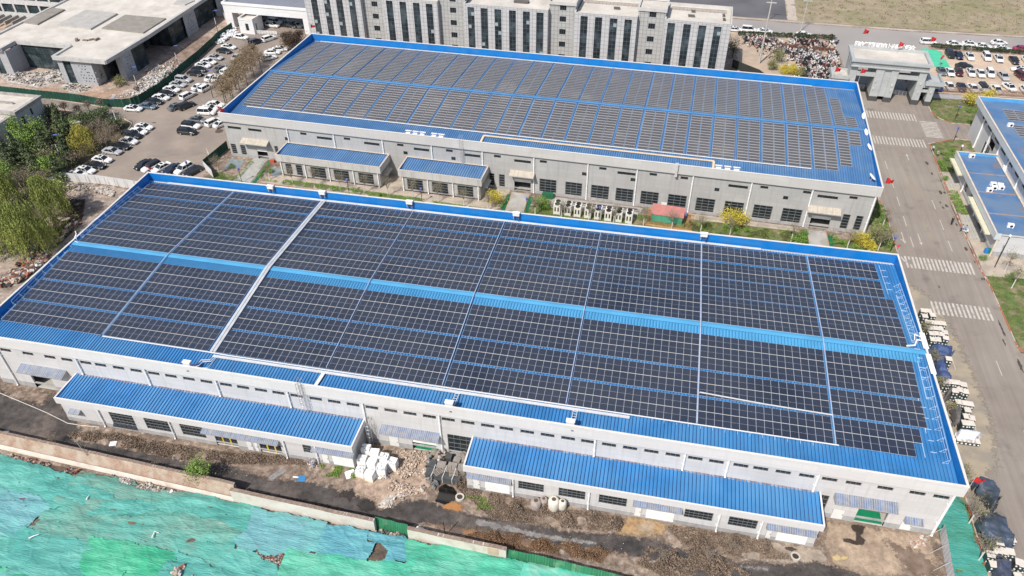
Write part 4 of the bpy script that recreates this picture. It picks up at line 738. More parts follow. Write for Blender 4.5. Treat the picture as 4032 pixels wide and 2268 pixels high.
# wet stains and oil drips on the road
b = MB()
for k in range(15):
    x = 20.2-abs(R.gauss(0,1.0)); y = R.choice((R.uniform(36,60), R.uniform(60,106))); r_ = R.uniform(.12,.4)
    if x > 19.9: r_ = .2
    b.poly([(x+r_*R.uniform(.6,1.2)*math.cos(t*PI/4), y+r_*R.uniform(1.2,3)*math.sin(t*PI/4), .009) for t in range(8)])
for x, y, a, c in ((19.6,45,.5,3.6),(19.0,41.5,.35,1.5),(20.0,36,.6,2.5),(11.6,54.9,.3,.7),(16.8,61.0,.35,.9),(19.9,80,.18,9),(19.95,93,.16,6),(20.0,68,.2,4)):
    b.poly([(x+a*.55*R.uniform(.3,1.2)*math.cos(t*PI/10), y+c*.7*R.uniform(.6,1.1)*math.sin(t*PI/10), .0095) for t in range(20)])
o = b.build('wet_stains', M('wet_stain', (.08,.065,.055), .6)); o['kind'] = 'structure'
# ============================================================ OFFICE BUILDING (north)
OO = Vector((-26.8,136,0)); off = empty('office_building', OO, YB, 'tall pale stone office block with dark vertical window strips behind the far warehouse', 'office building')
OS = mapper('S', 0); wing = [(-17,0,[-16.2,-12.1,-8.2,-4.3]),(-41,-24.2,[-39.3,-35.4,-31.4,-27.5]),(-72,-48.2,[-70.9,-67.1,-63.2,-59.1,-55.2,-51.4]),(-96,-79.6,[-94.8,-90.8,-86.8,-83.0]),(-120.1,-102.6,[-118.0,-114.0,-110.1,-106.2])]
b = MB(); rb_ = MB(); par = MB()
strips = []
for a, c, ss in wing:
    H = [(s_, s_+1.95, .8, 15.1) for s_ in ss]; strips += H; wall(b, OS, a, c, 0, 15.9, H, .3)
    wall(b, mapper('E', c), 0, 13, 0, 15.9); wall(b, mapper('W', a), 0, 13, 0, 15.9); wall(b, mapper('N', 13), a, c, 0, 15.9)
    b.build('wing_wall', OFFW, off); b = MB(); rb_.box(a+.3, .3, 15.2, c-.3, 13, 15.3); rb_.build('roof', ROOFC, off); rb_ = MB(); par.box(a-.05,-.05,15.9,c+.05,.3,15.98); par.box(a-.05,.3,15.9,a+.3,13,15.979); par.box(c-.3,.3,15.9,c+.05,13,15.979); par.box(a,12.7,15.3,c,13.0,16.1); par.build('parapet', M('pale_stone_coping', (.50,.49,.47), .7, .1, .5), off); par = MB()
b = MB()
tow = [(-24.2,-17,17.9),(-48.2,-41,17.8),(-79.6,-72,17.6),(-102.6,-96,17.4)]; tw = []
for a, c, h in tow:
    m_ = (a+c)/2+.2; H = [(m_-.9, m_+.9, z, z+1.5) for z in (1.9,5.5,9.0,12.5,15.6)]; tw += H
    b = MB(); wall(b, mapper('S', 1.6), a, c, 0, h, H, .3); wall(b, mapper('E', c), 1.6, 9, 15.9, h); wall(b, mapper('W', a), 1.6, 9, 15.9, h); wall(b, mapper('N', 9), a, c, 15.3, h); b.build('stair_tower_wall', OFFG, off)
    rb_ = MB(); rb_.box(a+.2, 1.8, h-.5, c-.2, 8.8, h-.4); rb_.build('tower_roof', ROOFC, off)
for a, c, h in tow: par = MB(); par.box(a-.25,1.3,h-.7,c+.25,1.598,h+.12); par.box(a-.25,1.6,h-.1,a+.2,9,h+.119); par.box(c-.2,1.6,h-.1,c+.25,9,h+.119); par.box(a+.2,8.8,h-.3,c-.2,9,h+.118); par.build('tower_coping', MATS['pale_stone_coping'], off)
MULL = M('office_mullion', (.10,.115,.125), .4); SPAN = M('office_glass', (.025,.035,.042), .1, .5, .5, col2=(.085,.12,.14), c2s=.35, c2r=(.5,.7), spec=.7)
for h in strips:
    w_ = window(off, OS, h, 2, 12, .22, SPAN, MULL, .06)
for h in tw: window(off, mapper('S', 1.6), h, 3, 1, .2, GLASS, MULL, .06)
b = MB()
for k in range(16):
    b = MB(); h = R.choice(strips); z = .8+14.3/12*R.randint(2, 10); x = h[0]+R.choice((.08,1.0)); b.box(x, .1, z+.1, x+.85, .13, z+1.05); b.build('open_window_panel', M('pale_reflection_glass', (.30,.36,.38), .3), off)
for x, y, w_, l_ in ((-10.5,5,1.6,.6),(-10.2,8.5,.9,.5),(-2.0,4.2,.5,.9),(-2.2,7.2,.5,.9),(-30.5,6.5,1.5,.7),(-57,6,4,1.6)):
    t = empty('roof_vent', off.matrix_basis @ Vector((x,y,15.31)) if False else OO+Vector((x*math.cos(YB)-y*math.sin(YB), x*math.sin(YB)+y*math.cos(YB), 15.31)), YB, f'small dark vent box on the office roof, {abs(int(x))} metres from its east end', 'roof vent', 'office roof vents')
    b = MB(); b.box(-w_/2,-l_/2,0,w_/2,l_/2,.45); b.box(-w_/2-.1,-l_/2-.1,.5,w_/2+.1,l_/2+.1,.56); b.build('vent_body', M('dark_vent', (.12,.11,.10), .7), t)
for y in (9.5, 10.6): 
    for x0, x1 in ((-16,-1.5),(-40,-25),(-70,-49)):
        b = MB(); b.tube([(x0,y,15.7),(x1,y,15.7)], .12, 6)
        for k in range(int(x1-x0)): b.box(x0+k*1.02,y-.08,15.3,x0+.1+k*1.02,y+.08,15.65)
        b.build('roof_pipe', M('rusty_pipe', (.28,.24,.21), .7), off)
# ============================================================ PORTAL CANOPY, HUT (north-west)
pc = empty('gate_portal', (-151.9,148.4,0), YB, 'big white gate canopy on two piers over parked cars, beside the office', 'gate canopy')
b = MB(); b.box(-27.2,-.3,4.75,-.6,.6,7.2); b.box(-.6,-.3,0,1.2,3.2,7.2); b.box(-27.2,-.3,0,-24.6,3.2,4.749); b.box(-27.2,9.5,4.75,1.2,10.2,7.2); b.build('portal_frame', M('bright_white_panel', (.72,.72,.72), .5, .04, .5, panel=(2.6,1.2,.85,0)), pc)
b = MB(); b.box(-27.4,-.5,7.2,1.4,.1,7.9); b.box(-27.4,.1,7.2,-26.9,10.4,7.899); b.box(.9,.1,7.2,1.4,10.4,7.899); b.box(-26.9,9.9,7.2,.9,10.4,7.898); b.build('parapet', WHT, pc)
b = MB(); ribbed(b, -26.9, .9, [(.1,7.35),(9.9,7.45)], 1.2, .06, .1); b.build('roof', M('grey_roof_sheet', (.22,.225,.26), .6, .08, .3), pc)
b = MB(); b.box(1.201,.7,.6,1.25,2.1,3.6); b.build('window', GLASS, pc)
b = MB(); b.box(-24.5,9.8,0,-19,10,4.7); b.build('glass_wall', M('grey_glass_wall', (.15,.17,.18), .3), pc)
hut = empty('guard_hut', (-172.6,145.2,0), YB-.05, 'small white flat-roofed guard hut in front of the gate canopy', 'hut')
b = MB(); wall(b, mapper('S', 0), 0, 5, 0, 4.7, [(2.2,3.3,1.0,3.2)], .2); wall(b, mapper('E', 5), 0, 5.2, 0, 4.7, [(1.2,2.0,.1,3)], .2); wall(b, mapper('W', 0), 0, 5.2, 0, 4.7); wall(b, mapper('N', 5.2), 0, 5, 0, 4.7); b.build('wall', MATS['bright_white_panel'], hut)
b = MB(); b.box(0,0,4.0,5,5.2,4.1); b.build('roof', ROOFC, hut); b = MB(); b.box(-.05,-.05,4.7,5.05,.4,4.76); b.box(-.05,.4,4.7,.35,5.25,4.759); b.box(4.65,.4,4.7,5.05,5.25,4.759); b.box(.35,4.85,4.7,4.65,5.25,4.758); b.box(.35,.4,4.1,4.65,.42,4.7); b.box(.35,4.83,4.1,4.65,4.85,4.7); b.build('parapet', CAP, hut)
b = MB(); bx(b, mapper('S', 0), 2.2, 3.3, .15, .2, 1.0, 3.2); b.build('window', GLASS, hut); b = MB(); bx(b, mapper('E', 5), 1.2, 2.0, .15, .2, .1, 3); b.build('door', FRAME, hut)
def slidegate(a, c, label, h=1.1, n=4):
    a = Vector(a); c = Vector(c); d = c-a; L = d.length; t = empty('sliding_gate', a, math.atan2(d.y, d.x), label, 'gate', 'white sliding gates'); b = MB()
    for k in range(n+1): b.box(0,-.05,.15+k*(h-.2)/n,L,.05,.22+k*(h-.2)/n)
    for k in range(int(L/.9)+1): b.box(k*.9,-.07,0,k*.9+.1,.07,h)
    b.build('gate_rails', PIPE, t); return t
slidegate(G(1,0,10,340), G(1,0,215,350), 'white folding gate east of the guard hut')
# ============================================================ LARGE GREY BUILDING (north-west)
Fb = empty('grey_building', (-187.3,102.3,0), 0, 'big half-finished grey stone building with a wide pale flat roof and glass walls', 'building')
rp = [(0,-.6),(-15.9,-.6),(-15.9,7.0),(-33.5,7.2),(-33.5,1.4),(-60,2.5),(-60,10.5),(-42,10.8),(-40.5,60),(1.2,60),(1.0,18)]
b = MB(); b.prism(rp, 7.0, 7.55); b.build('roof', ROOFC, Fb)
b = MB()
for k in range(len(rp)):
    a = Vector(rp[k]); c = Vector(rp[(k+1)%len(rp)]); d = (c-a).normalized(); s_ = Vector((-d.y,d.x)); 
    b.prism([a+s_*.25, c+s_*.25, c-s_*.55, a-s_*.55], 6.95+.001*k, 7.95+.001*k)
b.build('parapet', M('weathered_coping', (.46,.45,.43), .85, .12, .6, streak=.2), Fb)
holes = lambda u0, v0: [(u0+.55+i*.95+(.35 if j % 2 else 0), u0+.9+i*.95+(.35 if j % 2 else 0), v0+j*.85, v0+j*.85+.35) for j in range(6) for i in range(3) if (i+j) % 4]
b = MB(); wall(b, mapper('S', 0), -15.6, -5.3, 0, 7, [(-14.0,-11.6,.1,6.6)]+holes(-10.3,1.0)+holes(-7.9,1.0)[:9], .3); wall(b, mapper('W', -15.6), 0, 7, 0, 7); wall(b, mapper('E', -5.3), 0, 4.2, 0, 7)
wall(b, mapper('E', 0), 5.4, 10.2, 0, 7, holes(6.3,1.0), .3); wall(b, mapper('S', 5.4), -1.8, 0, 0, 7); wall(b, mapper('E', .4), 36.5, 43, 0, 7, holes(37.4,1.0)+holes(39.6,1.2), .3); wall(b, mapper('S', 5.6), -33.9, -32.6, 0, 7); wall(b, mapper('E', -32.6), 1.6, 8, 0, 7)
wall(b, mapper('S', 1.8), -45, -32.6, 0, 7, [(-37.5,-35.2,.1,6.6)], .3); wall(b, mapper('E', .2), 56, 60, 0, 7); wall(b, mapper('N', 60), -40, 1, 0, 7); wall(b, mapper('W', -40), 11, 60, 0, 7); b.build('wall', GREYP, Fb)
GW = M('curtain_wall_glass', (.035,.05,.055), .12, .4, .4, col2=(.10,.13,.14), c2s=.5, c2r=(.5,.68), panel=(1.0,1.4,.35,0,.05), spec=.12)
for fc, a_, u0, u1, z1 in (('S',7.6,-32.6,-15.6,7),('S',.35,-14.0,-11.6,6.8),('E',-.3,10.2,16.4,7),('E',-.2,29,36.5,7),('S',2.2,-37.5,-35.2,6.8),('E',-.5,43,56,7)): b = MB(); wall(b, mapper(fc, a_), u0, u1, 0, z1); b.build('glass_wall', GW, Fb)
RW = M('dark_recess', (.045,.05,.052), .5, .4, .5, col2=(.09,.1,.11), c2s=.5)
for fc, a_, u0, u1, z0, z1 in (('E',-5.0,3.8,16,0,7),('S',9.6,-5,-1.8,0,7),('S',.4,-10.8,-5.3,.5,6.5),('E',-7.5,16.4,29,0,7),('S',29.1,-7.5,-.2,0,7),('N',16.4,-7.5,-.3,0,7),('E',-.4,5.4,10.2,.5,6.5),('E',0,36.5,43,.5,6.5)): b = MB(); wall(b, mapper(fc, a_), u0, u1, z0, z1); b.build('recess_wall', RW, Fb)
for i, (qs, h, ml) in enumerate((((570,245,910,285,1180,130,860,95),.5,'pale'),((1020,280,1440,325,1670,180,1260,145),.35,'dark'),((228,215,375,238,650,90,530,75),.45,'dark'),((1740,38,1860,45,1960,0,1800,-20),.3,'pale'))):
    b = MB(); b.prism([tuple((G(0,0,qs[2*k],qs[2*k+1],7.6+h)-Fb.location)[:2]) for k in range(4)], 7.555, 7.55+h); b.build('roof_section', M('roof_deck_'+ml, (.40,.385,.36) if ml == 'pale' else (.27,.245,.215), .9, .12, .5, panel=(2,1.2,.8,.5) if ml == 'dark' else None), Fb)
for i, (x, y) in enumerate(((-14.5,11.5),(-13,12.2),(-11.5,12.5),(-16.8,11.0))):
    b = MB(); b.box(-.7,-.3,0,.8,.3,.3+.1*i); o = b.build('roof_debris', M('dark_debris', (.2,.15,.12), .9), Fb); o.location = (x,y,7.56); o.rotation_euler = (0,0,i*.7)
# facade building at the very corner
Hb = empty('office_building', (-270,140,0), .0, 'pale framed building with glass bands at the top left corner', 'building')
b = MB(); hs = [(.5+k*4.6, 4.5+k*4.6, z, z+2.7) for k in range(9) for z in (3.3, 7.4)]; wall(b, mapper('S', 0), 0, 40, 0, 10, hs, .4); b.box(0,.5,9.7,40,16,10.2); b.build('wall', M('pale_frame', (.5,.5,.49), .7), Hb)
b = MB(); wall(b, mapper('S', .4), 1, 39, 0, 9.5); b.build('glass_wall', GW, Hb)
for k in range(8): b = MB(); b.box(10+k*2.6,-6,1.5,10.5+k*2.6,-.02,2.6); b.build('pergola_beam', M('grey_beam', (.30,.29,.27), .9), Hb)
# white building at the left edge
Gb = empty('white_house', (-192.6,68.0,0), 0, 'white rendered building with dark tall windows and a pale flat roof at the left edge', 'building')
ge = [(6,7.2,1.6,4.6),(1.6,2.9,1.8,5.0),(9.6,10.3,3.6,5.2)]
RND = M('white_render', (.50,.50,.48), .85, .06, .5, streak=.15)
b = MB(); wall(b, mapper('E', 0), -1, 14, 0, 6.0, ge, .25); wall(b, mapper('S', 5.0), -30, 0, 0, 6.0); b.prism([(-30,-14),(-1.2,-14),(-1.2,4.9),(-30,4.9)], 0, 5.2); wall(b, mapper('N', 14), -30, 0, 0, 6); b.build('wall', RND, Gb)
for h in ge: window(Gb, mapper('E', 0), h, 1, 2, .2)
for k, y in enumerate((-3,-8)): window(Gb, mapper('E', -1.15), (y,y+2,1.5,3.8), 1, 1, .02)
b = MB(); b.box(-30,5,6.0,.0,14,6.06); b.box(-30,-14,5.2,-1.2,4.8,5.26); b.build('roof', ROOFC, Gb)
b = MB()
for q in ((-.5,4.7,.4,14.3),(-30,4.7,-.5,5.3),(-30,13.8,-.5,14.3),(-1.7,-14.2,-.9,4.69),(-12,9.5,-4,9.8)): b.box(q[0],q[1],5.9 if q[1] > 4.69 else 5.1,q[2],q[3],6.65 if q[1] > 4.69 else 5.7)
b.build('parapet', M('dirty_coping', (.33,.31,.29), .9, .25, 1), Gb)
# ============================================================ GATEHOUSE
gt = empty('gatehouse', (20,131.9,0), YB, 'grey stone gatehouse with two pylons and a broad beam carrying white characters', 'gatehouse')
b = MB()
for x0, x1, x2 in ((-9.9,-7.9,0),(-6.3,-4.6,0)): b.box(x0,0,1.3,x1,7.5,9)
b.box(-7.9,.35,1.3,-6.3,7.5,9); b.box(-9.9,7.5,0,-4.6,10,9); b.build('pylon', GATES, gt)
b = MB(); b.box(.3,0,1.3,2.0,8.5,9); b.build('pylon', GATES, gt); b = MB(); b.box(-15.9,0.6,0,-14.2,8.5,9)
b.build('pylon', GATES, gt); b = MB(); b.box(3.5,0,1.2,4.9,7,5.9); b.build('pylon', GATES, gt); b = MB(); b.box(-19.9,-.2,0,-15.91,4.4,5.6)
b.build('side_room', GATES, gt)
b = MB()
for q in ((-9.95,-7.85),(-6.35,-4.55),(.25,2.05)): b.box(q[0],-.05,0,q[1],7.55,1.3)
b.box(3.45,-.05,0,4.95,7.05,1.2); b.build('pylon_base', M('dark_stone', (.07,.07,.07), .6), gt)
b = MB(); b.box(-14.2,.3,6.3,-9.9,1.3,7.3); b.box(-4.6,.3,6.3,.3,1.3,7.3); b.box(2.0,.3,4.6,6.2,1.3,5.9); b.box(2.0,.3,3.4,3.5,.9,4.0); b.build('crossbeam', GATES, gt)
b = MB(); b.box(-16.2,-.4,8.8,2.3,8.4,9.0); b.box(-16.0,-.2,9.0,2.1,8.2,10.2); b.box(-16.5,-.7,10.2,2.6,.0,10.9); b.box(-16.5,.0,10.2,-15.7,8.7,10.899); b.box(1.8,.0,10.2,2.6,8.7,10.898); b.box(-15.7,8.0,10.2,1.8,8.7,10.897); b.build('beam', GATES, gt)
b = MB()
for k in range(56): b.box(-15.9+k*.32,-.26,9.3,-15.74+k*.32,-.201,9.5)
b.build('dentils', M('dark_stone_line', (.2,.21,.21), .8), gt)
b = MB(); b.box(-15.7,0,10.2,1.8,8.0,10.26); b.box(-19.6,.1,5.6,-16.2,4.2,5.66); b.build('roof', ROOFC, gt)
b = MB(); b.box(-20.2,-.5,5.3,-15.92,.0,6.2); b.box(-20.2,0,5.3,-19.6,4.6,6.199); b.box(-19.6,4.2,5.3,-15.92,4.6,6.198); b.build('side_roof_parapet', GATES, gt); b = MB(); b.box(2.3,-.4,5.5,6.6,.2,6.4); b.box(6.1,.2,5.5,6.6,6,6.39); b.box(2.61,.2,5.5,6.1,5.8,5.8); b.build('side_roof_parapet', GATES, gt)
b = MB()
for x, z in ((-9.5,3.2),(-9.45,5.2),(-5.3,4.4),(-5.3,3),(1.2,3.2),(1.2,5.4),(4.2,3.5)): b.lathe([(.01,0),(.14,0),(.14,.5),(.01,.5)], 8, (x,-.16,z))
b.build('wall_lamp', M('pale_lamp', (.6,.58,.5), .5), gt)
for i, ch in enumerate('固金气器科目自卜米料小阳众'):
    cu = bpy.data.curves.new('sign_character', 'FONT'); cu.body = ch; cu.size = 1.35; cu.extrude = .08; cu.align_x = 'CENTER'; cu.offset = .02
    if ch == '|': continue
    cu.materials.append(M('white_letter', (.85,.85,.85), .5)); o = bpy.data.objects.new('sign_character', cu); COL.objects.link(o); bpy.context.view_layer.update(); me = bpy.data.meshes.new_from_object(o.evaluated_get(bpy.context.evaluated_depsgraph_get())); bpy.data.objects.remove(o); o = bpy.data.objects.new('sign_character', me); COL.objects.link(o); o.parent = gt; o.location = (-14.6+i*1.12, 8.4, 10.95); o.rotation_euler = (PI/2, 0, 0)
o = None
for q, h_, lb in (((3,0,945,395),3.2,'behind the sign at the west end'),((3,0,1305,495),2.4,'before the middle of the sign'),((3,0,720,560),2.2,'over the western side room'),((3,0,1625,450),2.6,'behind the east end of the gatehouse')):
    P = G(*q, 11.5); flag(P.x, P.y, 10.9 if q[2] != 720 else 6.2, h_, 'red flag on the gatehouse, '+lb, .4, 1.5)
P = G(3,0,1722,680); flag(P.x, P.y, 0, 3.4, 'red flag standing on the green ground sheet', 1.2, 1.6)
b = MB(); b.box(-15.2,8.3,10.9,-.8,8.5,11.0)
for k in range(13): b.box(-14.7+k*1.12,8.1,10.9,-14.6+k*1.12,8.4,11.8)
b.build('sign_frame', GALV, gt)
slidegate(G(3,0,930,890)-Vector((1.2,0,0)), G(3,0,985,905), 'short white folding gate west of the gatehouse pylon', 1.2); slidegate(G(3,0,1235,945), G(3,0,1405,965), 'white folding gate in the gatehouse opening', 1.2)
# ============================================================ EAST WORKSHOP (blue roofs)
Ee = empty('workshop', (23.3,66.9,0), 0, 'white workshop with flat blue roofs at the right edge beside the road', 'workshop')
b = MB(); mp = mapper('W', 0)
ew = [(13.5,15.6,.6,3.9),(16.5,18.3,.6,3.9),(21,22.6,1,3.9)]; ed = [(8.2,10.6,.05,3.2)]
wall(b, mp, 0, 31, 0, 4.2, ew+ed, .25); wall(b, mapper('S', 0), 0, 24, .9, 5.0); wall(b, mapper('N', 31), 0, 7.4, 0, 4.6); wall(b, mapper('W', 7.4), -.0, 50.3, 4.2, 8.6, [(u, u+3.2, 6.6, 7.6) for u in (3,8,13,18,23,28,33,38.5,43)]+[(34.5,38.0,1,6.0)], .25)
wall(b, mapper('W', 7.4), 31, 50.3, 0, 4.2, [(36,40,.8,4.1)], .25); wall(b, mapper('N', 50.3), 7.4, 30, 0, 8.6); b.build('wall', M('white_workshop_cladding', (.55,.56,.57), .5, .05, .3, panel=(6,1.0,.88,.5)), Ee)
b = MB(); wall(b, mapper('S', -.04), -.04, 24, 0, .9); wall(b, mapper('W', -.04), -.04, 31, 0, .5, [(8.2,10.6,-.1,.6)], .1); b.build('plinth', PLIN, Ee)
b = MB(); b.box(-1.0,-.4,3.9,-.75,31.4,5.2); b.box(-.75,31.15,3.901,7.4,31.4,5.199); b.box(-.75,-.4,3.902,.0,-.15,5.198); b.box(6.4,-.4,8.3,6.65,50.8,9.7); b.box(6.65,50.55,8.301,30,50.8,9.699); b.box(-.75,-.15,3.95,0,31.15,4.0); b.box(6.65,-.4,8.35,7.4,50.5,8.4); b.build('fascia', M('blue_white_fascia', (.52,.56,.58), .5, .05, .3), Ee)
b = MB(); b.box(-1.05,-.45,5.2,-.7,31.45,5.27); b.box(-.7,31.1,5.2,7.39,31.45,5.269); b.box(6.35,-.45,9.7,6.7,50.85,9.77); b.box(6.7,50.5,9.7,30,50.85,9.769); b.box(7.0,0,4.75,7.38,31,4.9); b.build('parapet_cap', M('tan_coping', (.58,.50,.42), .8, .12, .8), Ee)
BR = M('flat_blue_roof', (.085,.175,.33), .55, .1, .2, col2=(.13,.20,.31), c2s=.2, col3=(.22,.17,.16), c3s=.25, c3r=(.62,.75))
b = MB(); b.box(-.75,0,4.55,7.38,31.15,4.65); b.box(6.65,0,8.9,30,50.5,9.0); rf = b.build('roof', BR, Ee)
b = MB()
for y in (7.5,15.5,23): b.box(-.74,y,4.65,7.3,y+.35,4.68)
b.build('roof_seam', M('rusty_seam', (.30,.22,.19), .8, .2, 1), rf)
b = MB(); b.box(-.74,31.0,4.66,7.3,31.1,5.15); b.box(6.7,50.3,9.0,30,50.45,9.65); b.build('parapet_lining', M('light_blue_lining', (.08,.33,.62), .4), Ee)
for h in ew: window(Ee, mp, h, 1, 3, .15)
for h in [(u, u+3.2, 6.6, 7.6) for u in (3,8,13,18,23,28,33,38.5,43)]+[(36,40,.8,4.1)]: window(Ee, mapper('W', 7.4), h, 2, 1, .15)
b = MB(); bx(b, mp, 8.2,10.6,.2,.25,.05,3.2); b.build('glass_door', GLASS, Ee)
for y0, y1 in ((1.6,14.8),(23.5,30.6)): b = MB(); bx(b, mp, y0, y1, -2.0, -1.02, 3.55, 3.8); bx(b, mp, y0, y1, -2.0, -1.9, 3.8, 3.9); b.build('canopy', M('cream_canopy', (.60,.57,.42), .6, .08, 1), Ee)
for y in (7.2,13.2,23.0): downpipe(Ee, mp, y, 0, 4.0, .15)
b = MB(); b.tube([(-.25,-.2,3.9),(-.25,-.2,0)], .17, 8); b.build('downpipe', M('cream_pipe', (.62,.56,.42), .5), Ee)
for y in (4,11,18,25,31.5,38,44): downpipe(Ee, mapper('W', 7.4), y, 4.7 if y < 31 else 0, 8.4, .17)
for i, q in enumerate(((3,1,2265,405),(3,1,2335,415),(3,1,2228,462),(3,1,2345,440),(3,1,2275,440),(3,1,2390,240),(3,1,2050,122),(3,1,2440,822),(3,0,2438,1258))):
    z = 4.66 if q[1] == 1 else 9.0; P = G(*q, z+.4); P.z = z
    lb = ['northern unit of the western pair','northern unit of the eastern pair','lone unit against the west parapet','southern unit of the eastern pair','southern unit of the western pair','big unit by the upper wall','unit in the north-west corner','unit on the south parapet','unit on the upper roof'][i]
    t = empty('air_conditioner', P, R.uniform(-.2,.2), f'white air conditioner on the workshop roof, {lb}', 'air conditioner', 'air conditioners on the workshop roof')
    b = MB(); b.box(-.55,-.3,.08,.55,.3,.85); b.box(-.5,-.28,0,-.4,.28,.08); b.box(.4,-.28,0,.5,.28,.08); b.build('casing', PIPE, t); b = MB(); b.lathe([(.02,0),(.26,0),(.26,.03),(.02,.03)], 12); o = b.build('fan', BLACK, t); o.rotation_euler = (PI/2,0,0); o.location = (.12,-.3,.45)
for k in range(4):
    for s_ in range(2):
        P = Vector((34.0+s_*2.3, 107.5-k*7.5, 9.1)); o = inst(cm[(5,1)] if False else colmesh(5, 2.1, 1, 'panel_column'), 'solar_array', None, P); tag(o, f'dark solar array on the workshop upper roof, {ORD[k]} from the north, {"west" if s_ == 0 else "east"} one', 'solar array', 'solar arrays on the workshop roof')
b = MB(); b.tube([(0,0,0),(0,0,.95)], .3, 10); b.tube([(0,0,.95),(0,0,1.05)], .34, 10)
for q, c_, lb in (((3,1,2185,1095),(.02,.20,.55),'blue'),((3,1,2212,1095),(.03,.16,.09),'green')):
    t = empty('waste_bin', G(*q), 0, f'{lb} wheeled waste bin at the workshop corner', 'waste bin'); mt_ = M('bin_'+lb, c_, .5)
    b = MB(); b.prism([(-.28,-.3),(.28,-.3),(.28,.3),(-.28,.3)], .1, .9); b.build('body', mt_, t); b = MB(); b.box(-.31,-.33,.9,.31,.36,.97); b.build('lid', mt_, t)
    for s_ in (-.24,.24): b = MB(); b.tube([(s_-.03,.3,.1),(s_+.03,.3,.1)], .1, 8); b.build('wheel', BLACK, t)
for y0, n in ((71.5,7),(91,5)):
    b = MB()
    for k in range(n if n < 6 else 4): b.box(20.9+k*.5, y0+k*.004, 0, 23.2-k*.003, y0+(9 if n == 7 else 4.5)-k*.004, .04+.1*k)
    o = b.build('steps', M('step_concrete', (.40,.38,.34), .9, .1, 1)); o['kind'] = 'structure'
# ============================================================ CARS
TYRE = M('tyre', (.02,.02,.02), .8); CGL = M('car_glass', (.02,.025,.03), .1, .1, 1, spec=.6)
LAMP = M('car_lamp', (.6,.6,.6), .2); TAIL = M('tail_lamp', (.25,.01,.01), .3)
CC = {'white': (.72,.72,.71), 'silver': (.42,.43,.44), 'grey': (.13,.15,.16), 'black': (.022,.024,.028), 'navy': (.02,.028,.06), 'blue-grey': (.10,.14,.19), 'maroon': (.10,.018,.022), 'magenta': (.35,.03,.10)}
def paint(c): return M('car_paint_'+c.replace('-', '_'), CC[c], .25, .02, 1, spec=.6)
def loft(b, st, mi=0, capmi=None):
    "stations (x, [(y, z)...]) closed sections"
    n = len(st[0][1]); i = len(b.v)
    for x, s_ in st: b.v += [(x, y, z) for y, z in s_]
    for k in range(len(st)-1):
        for j in range(n): b.f.append((i+k*n+j, i+(k+1)*n+j, i+(k+1)*n+(j+1)%n, i+k*n+(j+1)%n)); b.m.append(mi)
    b.f.append(tuple(i+j for j in range(n))); b.f.append(tuple(i+(len(st)-1)*n+j for j in range(n))[::-1]); b.m += [mi, mi]
CM = {}
